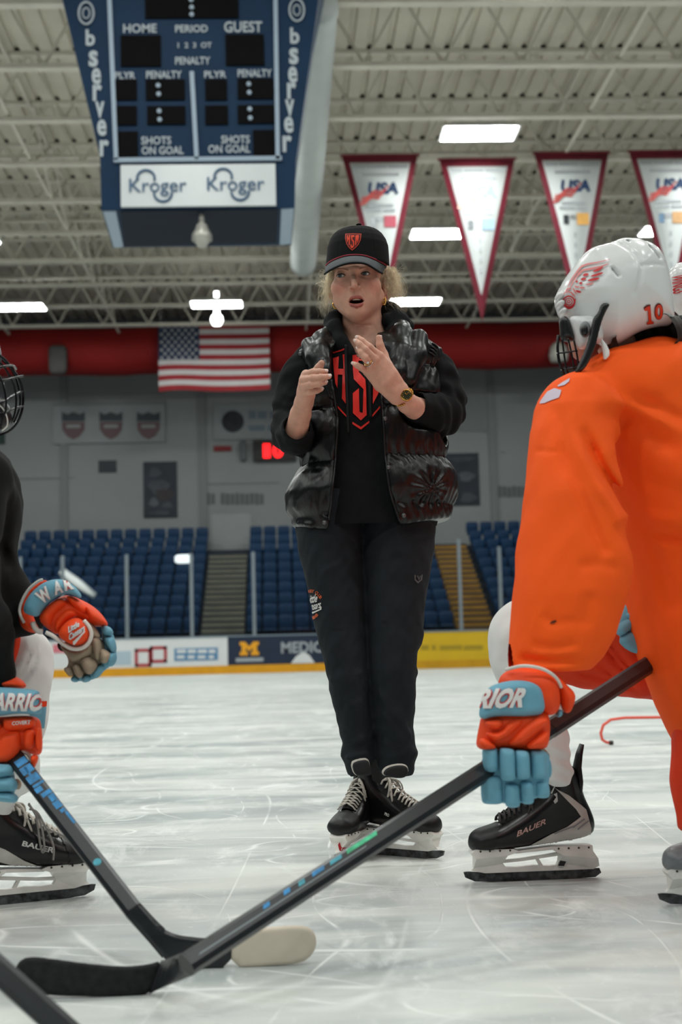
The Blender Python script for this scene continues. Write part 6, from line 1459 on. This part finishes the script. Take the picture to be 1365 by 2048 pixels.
sd_ob('pants', lambda p: smin(s_tube(p, [hitY(1455, 1120, YQ), hitY(1470, 1250, YQ - .02), hitY(1478, 1370, YQ - .02)], (.11, .10, .085), .03), s_tube(p, [hitY(1512, 1120, YQ), hitY(1545, 1250, YQ - .02), hitY(1570, 1370, YQ - .02)], (.11, .10, .085), .03), .03), lo, hi, .010, m_opant, p2, 'orange hockey pants')
for x_ in (1478, 1570):
    sd_ob('hockey_sock', lambda p: s_tube(p, [hitY(x_, 1360, YQ - .02), hitY(x_, 1440, YQ - .02), hitY(x_ + 2, 1540, YQ + .03)], (.075, .065, .045), .03), lo, hi, .010, m_sock, p2)
    cc = hitY(x_ + 2, 1500, YQ + .03); skate(p2, (cc[0] - .01, cc[1] - .06, 0), math.radians(255), .98, name='ice_skate', label='black ice skate of the hidden player', laces_on=False)
    gg = hitY(1402 if x_ == 1478 else 1548, 1040, YQ - .14); gl_ = MB().pill(gg, (.055, .05, .07), np.eye(3), .6).build('hockey_glove', m_go, p2, True, 'orange glove of the hidden player')
    for k in range(4): MB().pill(gg + np.array([-.045 + .03 * k, -.035, -.085]), (.014, .022, .035), np.eye(3), .5).build('finger_pad', m_gb, gl_, True)
# ================================================================== STICKS
m_carbon = mat('stick_carbon', (34, 37, 40), 0.32, spec=0.5, var=(30, 0.12)); m_grip = mat('stick_grip', (34, 22, 24), 0.4, spec=0.5, var=(30, 0.12)); m_tape = mat('stick_tape_black', (26, 27, 29), 0.85, var=(70, 0.5), bump=(90, 0.5, 0.002)); m_tan = mat('stick_tape_beige', (216, 204, 186), 0.8, var=(14, 0.06), bump=(60, 0.2, 0.001))
m_sblue = mat('stick_blue', (44, 132, 190), 0.4, var=(60, 0.35)); m_steal = mat('stick_teal', (66, 160, 178), 0.4, var=(60, 0.3)); m_sgreen = mat('stick_green', (70, 190, 140), 0.4, var=(60, 0.3)); m_sgrey = mat('stick_silver', (120, 128, 132), 0.35, 0.4)
def shaft(name, A, B, parent, m, wd=.035, th=.024, face=(0, -1, .25)):
    A = np.array(A); B = np.array(B); d = B - A; d /= np.linalg.norm(d); n = np.array(face, float); n -= d * (n @ d); n /= np.linalg.norm(n); s = np.cross(n, d)
    prof = [(-.5, -.28), (-.28, -.5), (.28, -.5), (.5, -.28), (.5, .28), (.28, .5), (-.28, .5), (-.5, .28)]
    v = [p + s * u * wd + n * w_ * th for p in (A, B) for u, w_ in prof]
    return MB().add(v, [tuple(range(8)), tuple(range(15, 7, -1))] + [(i, i + 8, (i + 1) % 8 + 8, (i + 1) % 8) for i in range(8)]).build(name, m, parent), A, B, s, n, wd, th
def stripe_on(sh, u0, u1, t0, t1, m, parent, name='shaft_graphic', skew=0.0):
    _, A, B, s, n, wd, th = sh; P_ = lambda t, u: A + (B - A) * t + s * u * wd + n * (th * .5 + .0006)
    MB().add([P_(t0, u0), P_(t1, u0), P_(t1 + skew, u1), P_(t0 + skew, u1)], [(0, 1, 2, 3)]).build(name, m, parent)
sA = hitZ(372, 1930, .085); YB_ = 3.36
sB = hitY(1400, 1264, YB_); tt = .70
stk = empty('hockey_stick', hitZ(330, 1990)); tag(stk, 'dark hockey stick gripped by the orange player, black taped blade lying lower left', 'hockey stick')
sBm = sA + (sB - sA) * .62
sh1 = shaft('shaft', sA, sBm, stk, m_carbon, .036, .026, (-.25, -1, .45)); shaft('grip', sBm, sB, stk, m_grip, .037, .027, (-.25, -1, .45))
YBL = hitZ(220, 1993)[1]
bp_ = [(27, 1941), (36, 1924), (55, 1914), (100, 1917), (174, 1927), (249, 1934), (299, 1930), (322, 1922), (316, 1950), (304, 1985), (284, 1993), (149, 1993.5), (80, 1990), (40, 1971)]
puff('blade', bp_, YBL, .0075, .006, m_tape, stk, .0035, 1, curve=.6)
def hosel(sh, top, bot, Y, th2, parent):
    _, A, B, s, n, wd, th = sh; A2 = A + (B - A) * .004
    prof = [(-.5, -.28), (-.28, -.5), (.28, -.5), (.5, -.28), (.5, .28), (.28, .5), (-.28, .5), (-.5, .28)]
    r0 = np.array([A2 + s * u * wd * 1.02 + n * w_ * th * 1.02 for u, w_ in prof]); T_ = hitY(*top, Y); Bt = hitY(*bot, Y); sg = 1 if (T_ - Bt) @ s > 0 else -1
    r1 = np.array([(T_ + Bt) / 2 + (T_ - Bt) * sg * u + np.array([0, -1, 0]) * w_ * 2 * th2 for u, w_ in prof]); rings = []
    for k in range(9):
        t = k / 8; t = t * t * (3 - 2 * t); rings.append(r0 * (1 - t) + r1 * t)
    v = np.concatenate(rings); f = [(i * 8 + j, i * 8 + (j + 1) % 8, (i + 1) * 8 + (j + 1) % 8, (i + 1) * 8 + j) for i in range(8) for j in range(8)]
    MB().add(v, f + [tuple(range(8)), tuple(range(64, 72))]).build('hosel', m_carbon, parent, False)
hosel(sh1, (322, 1922), (298, 1988), YBL, .0075, stk)
for t0, t1, u0, u1, m in ((.38, .46, .12, .34, m_sgreen), (.335, .365, .10, .30, m_steal), (.29, .32, .10, .30, m_sblue), (.255, .27, .05, .28, m_steal), (.22, .235, .08, .3, m_sblue), (.17, .185, .05, .25, m_sblue), (.02, .42, -.10, -.04, m_sgrey)): stripe_on(sh1, u0, u1, t0, t1, m, stk, skew=.006)
# left stick
lst = empty('hockey_stick', hitZ(450, 1935)); tag(lst, 'black hockey stick with blue shaft lettering and a beige taped blade end', 'hockey stick')
YL = hitZ(430, 1935)[1]
sh2 = shaft('shaft', hitY(268, 1822, YL + .006), hitY(28, 1512, 2.985), lst, m_carbon, .034, .024, (.2, -1, .3))
puff('blade', [(300, 1836), (318, 1852), (340, 1865), (365, 1872), (423, 1877), (467, 1861), (463, 1936), (394, 1936), (348, 1933), (329, 1918), (310, 1892)], YL, .009, .007, m_carbon, lst, .0035, 1, lean=0.05)
hosel(sh2, (330, 1858), (326, 1916), YL, .009, lst)
puff('blade_tape', [(463, 1862), (520, 1856), (598, 1849), (625, 1857), (635, 1880), (629, 1906), (606, 1926), (540, 1932), (461, 1936)], YL, .0085, .007, m_tan, lst, .0035, 1, lean=0.05)
tl = lambda px: 0
for t0, t1, u0, u1 in ((.91, .95, -.42, .30), (.855, .90, -.42, .32), (.84, .895, -.10, .05), (.795, .84, -.40, .34), (.77, .785, -.42, .30), (.735, .765, -.10, .34), (.70, .725, -.42, .2), (.655, .695, -.42, -.05), (.61, .65, -.42, .0), (.58, .60, -.4, -.1), (.50, .575, -.42, -.26)): stripe_on(sh2, u0, u1, t0, t1, m_sblue, lst)
mbt = MB(); P0 = sh2[1] + (sh2[2] - sh2[1]) * .275 + sh2[4] * (.0126); ux = (sh2[2] - sh2[1]) / np.linalg.norm(sh2[2] - sh2[1])
mbt.add([P0 + .008 * (math.cos(a) * ux + math.sin(a) * sh2[3]) for a in np.arange(0, 6.28, .4)], [tuple(range(16))]); mbt.build('shaft_dot', m_steal, lst)
# stick crossing the lower left corner
cst = empty('hockey_stick', hitZ(190, 2110)); tag(cst, 'plain dark stick shaft crossing the bottom left corner', 'hockey stick')
E1 = hitZ(205, 2128, .02); E0 = hitY(-160, 1800, 2.12); E0 = E1 + (E0 - E1) / np.linalg.norm(E0 - E1) * 1.4
shaft('shaft', E1, E0, cst, m_carbon, .036, .026, (.1, -1, .5))
# ================================================================== PLAYER AT THE LEFT EDGE
pl_ = empty('person', hitZ(20, 1800)); tag(pl_, 'player in black kneeling at the left edge with orange and blue gloves', 'person')
m_bj = mat('jersey_black', (14, 15, 16), 0.85, spec=0.25, var=(12, 0.1), bump=(300, 0.2, 0.001))
BL = vloft([(872, -140, -70), (882, -175, -34), (900, -210, -2), (920, -232, 18), (945, -248, 32), (970, -256, 40), (1005, -260, 44), (1050, -260, 41), (1090, -260, 33), (1120, -260, 26), (1150, -260, 23), (1250, -260, 23), (1330, -258, 22), (1400, -252, -8), (1420, -240, -30)], ((880, 1420), (3.18, 3.14)), ((880, 920, 1000, 1150, 1420), (.06, .10, .13, .12, .10)))
def bj(p):
    d = s_loft(p, BL['z'], BL['cx'], BL['cy'], BL['rx'], BL['ry'], 2.6)
    d = smin(d, s_tube(p, [hitY(-60, 1120, 3.2), hitY(10, 1200, 3.22), hitY(45, 1225, 3.2)], (.09, .065, .055), .02), .02)
    d = smin(d, s_tube(p, [hitY(-55, 965, 3.06), hitY(-75, 1130, 3.0), hitY(-40, 1260, 3.0), hitY(-16, 1345, 3.02)], (.085, .078, .062, .050), .03), .03)
    return d + .003 * wob(p, 26, 3) + fold2(p, [(18, 960), (6, 1080), (4, 1250)], 3.05, .008, .012, 3.2) + fold2(p, [(-10, 1080), (14, 1110), (24, 1140)], 3.05, .008, .010, 3.2) + fold2(p, [(0, 1290), (12, 1270), (24, 1240)], 3.05, .006, .008, 3.2)
lo = np.array([hitY(-275, 1100, 3.1)[0], 2.86, hitY(0, 1430, 3.1)[2]]); hi = np.array([hitY(75, 1100, 3.1)[0], 3.36, hitY(0, 872, 3.1)[2]])
sd_ob('jersey', bj, lo, hi, .006, m_bj, pl_, 'black jersey')
# head with cage
lo, hi = bounds([hitY(-230, 600, 3.15), hitY(20, 900, 3.15)], .12)
sd_ob('body', lambda p: smin(s_ell(p, hitY(-95, 745, 3.16), (.085, .075, .11)), s_tube(p, [hitY(-110, 820, 3.18), hitY(-130, 930, 3.18)], (.058, .065), .02), .03), lo, hi, .007, mat('skin_far', (196, 150, 132)), pl_)
hl = sd_ob('helmet', lambda p: np.maximum(s_ell(p, hitY(-105, 715, 3.16), (.118, .105, .112)), hitY(-100, 785, 3.16)[2] - p[:, 2] - .35 * np.maximum(p[:, 0] - hitY(-60, 785, 3.16)[0], 0)), lo, hi + .05, .006, m_black, pl_, 'black hockey helmet')
cg = MB()
def cbar(pts, r=.0024): cg.tube(smooth_curve([hitY(x, y, Y) for x, y, Y in pts], 24), r, 6)
m_cs = mat('cage_steel', (30, 30, 32), 0.2, 0.7)
cbar([(-40, 690, 3.06), (0, 711, 3.07), (22, 734, 3.08), (40, 763, 3.09), (46, 790, 3.10), (44, 820, 3.10), (33, 847, 3.10), (14, 864, 3.10), (-15, 872, 3.10)], .003)
cbar([(-40, 700, 3.03), (0, 725, 3.035), (18, 750, 3.04), (30, 780, 3.05), (32, 812, 3.05), (24, 842, 3.05), (5, 862, 3.06)])
cbar([(-40, 715, 2.99), (-8, 742, 2.99), (8, 775, 2.99), (12, 815, 2.99), (2, 850, 3.0)])
cbar([(-20, 700, 3.2), (20, 735, 3.2), (36, 770, 3.2), (40, 810, 3.2), (28, 845, 3.2)])
for y0, y1 in ((735, 722), (762, 746), (806, 776), (828, 806)): cbar([(-60, y0 + 12, 2.985), (0, y0, 2.99), (24, (y0 + y1) / 2 + 2, 3.05), (26 + (20 if y1 > 740 else 6), y1 + (6 if y1 > 740 else 16), 3.10)], .0026)
cg.build('face_cage', m_cs, hl, True)
puff('chin_cup', [(-30, 800), (0, 792), (16, 806), (26, 835), (18, 856), (-10, 862), (-40, 850)], 3.04, .03, .02, m_black, hl, .005)
MB().tube(smooth_curve([hitY(x, y, 3.0) for x, y in ((-12, 805), (4, 815), (14, 835), (14, 852), (4, 862))], 16), .0014, 6).build('cup_wire', m_gw, hl, True)
ya = math.radians(24); c = hitZ(177, 1792) - .161 * np.array((math.cos(ya), math.sin(ya), 0)); sL, TL = skate(pl_, (c[0], c[1], 0), ya, 1.04, name='ice_skate', label='black and white ice skate with a loose grey lace bow', side_trim=False)
# white leg
def lsh(p):
    d = s_tube(p, [hitY(20, 1320, 3.36), hitY(48, 1312, 3.32), hitY(50, 1350, 3.31), hitY(44, 1430, 3.32), hitY(33, 1545, 3.36), TL((-.062, 0, .235))[0], TL((-.066, 0, .18))[0]], (.06, .058, .056, .054, .045, .036, .030), .03)
    return d + fold2(p, [(38, 1370), (60, 1340), (78, 1305)], 3.25, .007, .006, 3.33) + fold2(p, [(38, 1355), (52, 1330), (62, 1300)], 3.25, .006, .005, 3.33) + fold2(p, [(44, 1450), (66, 1420), (86, 1390)], 3.25, .005, .006, 3.33) + fold2(p, [(40, 1520), (60, 1500), (76, 1480)], 3.25, .005, .006, 3.36) + .002 * wob(p, 40, 5)
lo, hi = bounds([hitY(0, 1290, 3.33), hitY(80, 1650, 3.37)], .09)
sk = sd_ob('hockey_sock', lsh, lo, hi, .005, m_sock, pl_, 'white hockey sock with orange and blue bands')
T_sk = bvh(sk)
polys_on('sock_band', [[(60, 1404), (93, 1402), (92, 1413), (60, 1416)]], [T_sk], m_opant, sk, maxlen=6); polys_on('sock_band', [[(60, 1416), (92, 1414), (88, 1456), (60, 1460)]], [T_sk], m_gb, sk, maxlen=6)
puff('pants', [(24, 1262), (40, 1262), (41, 1290), (34, 1320), (30, 1334), (24, 1334)], 3.26, .03, .012, m_opant, pl_, .005, label='orange edge of the pants')
def sc6(x, y): return (x / 4.096, 1340 + y / 4.096)
T_sl = bvh(sL)
text_on('boot_lettering', 'BAUER', sc6(176, 1440), np.array((262, 62)) / 4.096, np.array((8, -44)) / 4.096, [T_sl], m_wprint, sL, .03, .1, maxlen=4, off=.002)
polys_on('heel_trim', [[sc6(*q) for q in ((-40, 1440), (40, 1470), (200, 1560), (340, 1610), (330, 1640), (120, 1600), (-40, 1560))]], [T_sl], m_sole, sL, maxlen=5, off=.002)
lb = MB()
for pts in ([(232, 1100), (290, 1180), (310, 1280), (325, 1400), (345, 1490), (365, 1470), (350, 1330), (320, 1220), (260, 1130)], [(240, 1140), (300, 1160), (350, 1240), (410, 1360), (440, 1460), (436, 1560)], [(235, 1090), (270, 1150), (300, 1200)], [(370, 1290), (430, 1320), (500, 1350), (540, 1380)]):
    lb.tube(smooth_curve([hitY(*sc6(x, y), c[1] - .035) for x, y in pts], 30), .0026, 6)
lb.build('loose_lace', mat('lace_grey', (150, 146, 142), 0.85, var=(60, 0.25)), sL, True)
# ---- open glove on the knee
def c5(x, y): return (x / 5.25, 1120 + y / 5.25)
def g5(name, poly, Y, W, T, m, parent, **k): return puff(name, [c5(*q) for q in poly], Y, W, T, m, parent, **k)
g3 = g5('hockey_glove', ((390, 630), (470, 510), (570, 420), (700, 360), (820, 400), (960, 470), (1060, 555), (1140, 670), (1130, 700), (1040, 705), (900, 690), (820, 640), (640, 760), (600, 800)), 3.10, .050, .040, m_go, pl_, label='orange and blue hockey glove hanging open with a tan palm')
g5('cuff', ((205, 650), (200, 520), (240, 400), (320, 290), (450, 205), (520, 215), (420, 330), (330, 480), (350, 620), (430, 760), (330, 770), (240, 720)), 3.12, .05, .03, m_go, g3)
MB().tube(smooth_curve([hitY(*c5(x, y), 3.07) for x, y in ((255, 660), (222, 600), (205, 520), (240, 410), (310, 300), (400, 225), (450, 207))], 24), .0032, 8).build('cuff_piping', m_gw, g3, True)
MB().tube(smooth_curve([hitY(*c5(x, y), 3.06) for x, y in ((345, 650), (360, 700), (400, 745), (450, 752))], 14), .006, 8).build('cuff_piping', m_gw, g3, True)
cb3 = g5('cuff_band', ((245, 520), (270, 430), (340, 330), (470, 225), (620, 192), (740, 235), (830, 320), (868, 395), (850, 415), (760, 365), (690, 350), (580, 395), (480, 480), (400, 610), (300, 575), (250, 555)), 3.055, .030, .02, m_gb, g3)
T3 = bvh(cb3)
for ch, o, xa, ya in (('W', (437, 466), (120, -84), (-72, -108)), ('A', (575, 366), (92, -38), (-28, -120)), ('R', (684, 318), (92, -8), (-26, -108))):
    for mm, bo, off in ((m_gr, .085, .0012), (m_gl, .045, .0022)): text_on('cuff_lettering', ch, c5(*o), np.array(xa) / 5.25, np.array(ya) / 5.25, [T3], mm, g3, bo, .0, maxlen=5, off=off)
for q in (((400, 620), (480, 500), (600, 400), (660, 395), (730, 460), (610, 560), (540, 690), (520, 720)), ((560, 700), (620, 580), (740, 480), (860, 570), (720, 640), (630, 770), (590, 790)), ((680, 370), (760, 372), (900, 470), (940, 560), (850, 560), (740, 450)), ((880, 450), (1000, 520), (1130, 660), (1120, 695), (960, 640), (930, 600))):
    g5('backhand_pad', q, 3.065, .028, .02, m_go, g3)
th = g5('thumb_pad', ((600, 800), (650, 690), (740, 620), (820, 600), (890, 650), (945, 740), (935, 830), (870, 890), (780, 905), (690, 860)), 3.04, .040, .026, m_go, g3)
MB().tube(smooth_curve([hitY(*c5(x, y), 3.03) for x, y in ((480, 760), (560, 800), (660, 880), (760, 930), (860, 925), (930, 870), (960, 790), (940, 710), (880, 635))], 30), .0045, 8).build('thumb_piping', m_gw, g3, True)
T4 = bvh(th); m_gl2 = mat('glove_logo_grey', (150, 160, 176), 0.6)
for mm, bo, off in ((m_gl2, .06, .0012), (m_gl, .02, .002)):
    text_on('thumb_logo', 'Little', c5(722, 766), np.array((110, -66)) / 5.25, np.array((-8, -56)) / 5.25, [T4], mm, g3, bo, .2, maxlen=4, off=off)
    text_on('thumb_logo', 'Caesars', c5(732, 840), np.array((156, -100)) / 5.25, np.array((-8, -62)) / 5.25, [T4], mm, g3, bo, .2, maxlen=4, off=off)
polys_on('thumb_logo', [[c5(*q) for q in ((768, 850), (880, 745), (888, 752), (785, 880), (770, 882))]], [T4], m_gl, g3, maxlen=4, off=.002)
g5('finger_base', ((1060, 720), (1180, 740), (1222, 880), (1225, 1060), (1160, 1115), (1090, 1170), (1020, 1245), (900, 1275), (780, 1275), (760, 1180), (1000, 1050), (1080, 900)), 3.115, .026, .03, m_gb, g3)
g5('palm_base', ((600, 850), (960, 820), (1060, 800), (1130, 960), (1090, 1080), (1000, 1170), (860, 1230), (740, 1225), (680, 1150), (740, 1060)), 3.10, .026, .03, m_gt, g3)
for q in (((1050, 700), (1120, 685), (1180, 720), (1198, 790), (1150, 800), (1090, 795)), ((1085, 810), (1190, 800), (1222, 880), (1228, 960), (1180, 990), (1120, 900)), ((1120, 960), (1228, 965), (1228, 1060), (1190, 1115), (1150, 1128), (1110, 1090)), ((740, 1230), (790, 1208), (835, 1250), (835, 1278), (780, 1290), (745, 1270)), ((850, 1240), (920, 1195), (960, 1220), (960, 1265), (910, 1290), (860, 1285)), ((960, 1190), (1040, 1090), (1110, 1100), (1095, 1160), (1040, 1235), (985, 1255))):
    g5('finger_pad', q, 3.09, .030, .018, m_gb, g3, rnd_=1)
for q in (((600, 870), (700, 920), (860, 950), (960, 860), (1000, 900), (960, 1010), (760, 1090), (720, 1030)), ((960, 800), (1040, 800), (1075, 900), (1070, 1030), (1020, 1070), (975, 960)), ((1050, 930), (1100, 930), (1172, 985), (1165, 1030), (1120, 1095), (1050, 1080)), ((830, 1030), (940, 1000), (1020, 1060), (1035, 1140), (930, 1225), (870, 1140)), ((755, 1110), (830, 1070), (895, 1210), (830, 1255), (780, 1190)), ((655, 1140), (740, 1105), (780, 1200), (735, 1240), (690, 1180)), ((890, 640), (980, 670), (1060, 790), (1040, 830), (960, 800))):
    g5('palm_pad', q, 3.075, .030, .020, m_gt, g3, rnd_=1)
g5('glove_lining', ((590, 850), (720, 900), (840, 960), (780, 1040), (730, 1010), (700, 960), (620, 960)), 3.12, .03, .02, mat('lining_dark', (40, 28, 26), 0.9), g3, rnd_=1)
# ---- glove closed round the stick
def g6(name, poly, Y, W, T, m, parent, **k): return puff(name, [sc6(*q) for q in poly], Y, W, T, m, parent, **k)
g4 = g6('hockey_glove', ((-260, 400), (0, 385), (310, 368), (342, 470), (348, 690), (300, 700), (200, 670), (110, 740), (60, 775), (-260, 775)), 3.02, .050, .035, m_go, pl_, label='orange and blue hockey glove holding the blue-lettered stick')
g6('cuff', ((-230, 40), (-100, -20), (0, 20), (60, 42), (150, 58), (205, 105), (225, 160), (-230, 200)), 3.03, .055, .035, m_go, g4)
g6('finger_base', ((-210, 740), (90, 740), (118, 860), (128, 980), (100, 1060), (-180, 1030)), 3.0, .03, .025, m_gb, g4)
cb4 = g6('cuff_band', ((-260, 145), (0, 138), (300, 160), (328, 185), (345, 340), (330, 372), (150, 352), (0, 380), (-260, 400)), 2.975, .036, .02, m_gb, g4)
T6 = bvh(cb4)
for mm, bo, off in ((m_gr, .08, .0012), (m_gl, .04, .0022)): text_on('cuff_lettering', 'WARRIO', sc6(-190, 325), np.array((535, 12)) / 4.096, np.array((18, -138)) / 4.096, [T6], mm, g4, bo, .2, maxlen=5, off=off)
up = g6('backhand_pad', ((20, 400), (60, 378), (280, 372), (295, 440), (270, 485), (40, 510)), 2.978, .022, .016, m_go, g4, rnd_=1)
for q in (((-200, 420), (0, 410), (20, 500), (-200, 530)), ((-10, 540), (60, 505), (170, 490), (178, 560), (170, 660), (90, 750), (-40, 765)), ((188, 490), (280, 480), (292, 560), (270, 650), (200, 655)), ((292, 470), (335, 470), (345, 560), (345, 680), (290, 650)), ((250, 690), (310, 690), (318, 730), (270, 830), (255, 780)), ((-220, 540), (-30, 540), (-50, 760), (-220, 760))): g6('backhand_pad', q, 2.975, .024, .016, m_go, g4, rnd_=1)
text_on('glove_lettering', 'COVERT', sc6(98, 452), np.array((148, -10)) / 4.096, np.array((2, -28)) / 4.096, [bvh(up)], m_gl, g4, .03, maxlen=4, off=.0015)
for q in (((-220, 775), (60, 765), (110, 800), (110, 880), (-220, 900)), ((-220, 890), (90, 860), (148, 920), (140, 990), (60, 1000), (-220, 1010)), ((-220, 1000), (60, 985), (150, 1030), (150, 1080), (100, 1092), (-220, 1040))): g6('finger_pad', q, 2.962, .030, .018, m_gb, g4, rnd_=1)
g6('palm', ((110, 880), (170, 900), (180, 960), (130, 1000)), 3.0, .02, .014, m_gt, g4, rnd_=1)
MB().tube(smooth_curve([hitY(*sc6(x, y), 2.985) for x, y in ((120, 700), (170, 672), (230, 690), (258, 750), (250, 820))], 16), .004, 8).build('thumb_piping', m_gw, g4, True)

# the rest of this player: folded thigh and the kneeling leg, left of the picture
lo, hi = bounds([hitY(-260, 1250, 3.3), hitY(60, 1830, 3.5)], (.12, .22, .10))
sd_ob('pants', lambda p: smin(s_tube(p, [hitY(-190, 1330, 3.26), hitY(-80, 1318, 3.34), hitY(0, 1318, 3.37)], (.12, .10, .07), .03), s_tube(p, [hitY(-190, 1340, 3.26), hitY(-150, 1520, 3.40), hitY(-140, 1640, 3.46)], (.12, .10, .08), .03), .03), lo, hi, .010, m_opant, pl_, 'orange hockey pants left of the picture')
kn = hitY(-140, 1680, 3.48); kn[2] = .075
sd_ob('hockey_sock', lambda p: s_tube(p, [kn + (0, -.01, .08), kn, kn + (-.20, .02, -.01), kn + (-.36, .02, .02)], (.075, .07, .058, .042), .03), kn - (.45, .15, .1), kn + (.15, .15, .2), .010, m_sock, pl_, 'white sock of the kneeling leg')
skate(pl_, kn + (-.40, .02, .04), math.radians(0), 1.0, name='ice_skate', label='trailing ice skate of the kneeling leg', laces_on=False, tilt=math.radians(75))
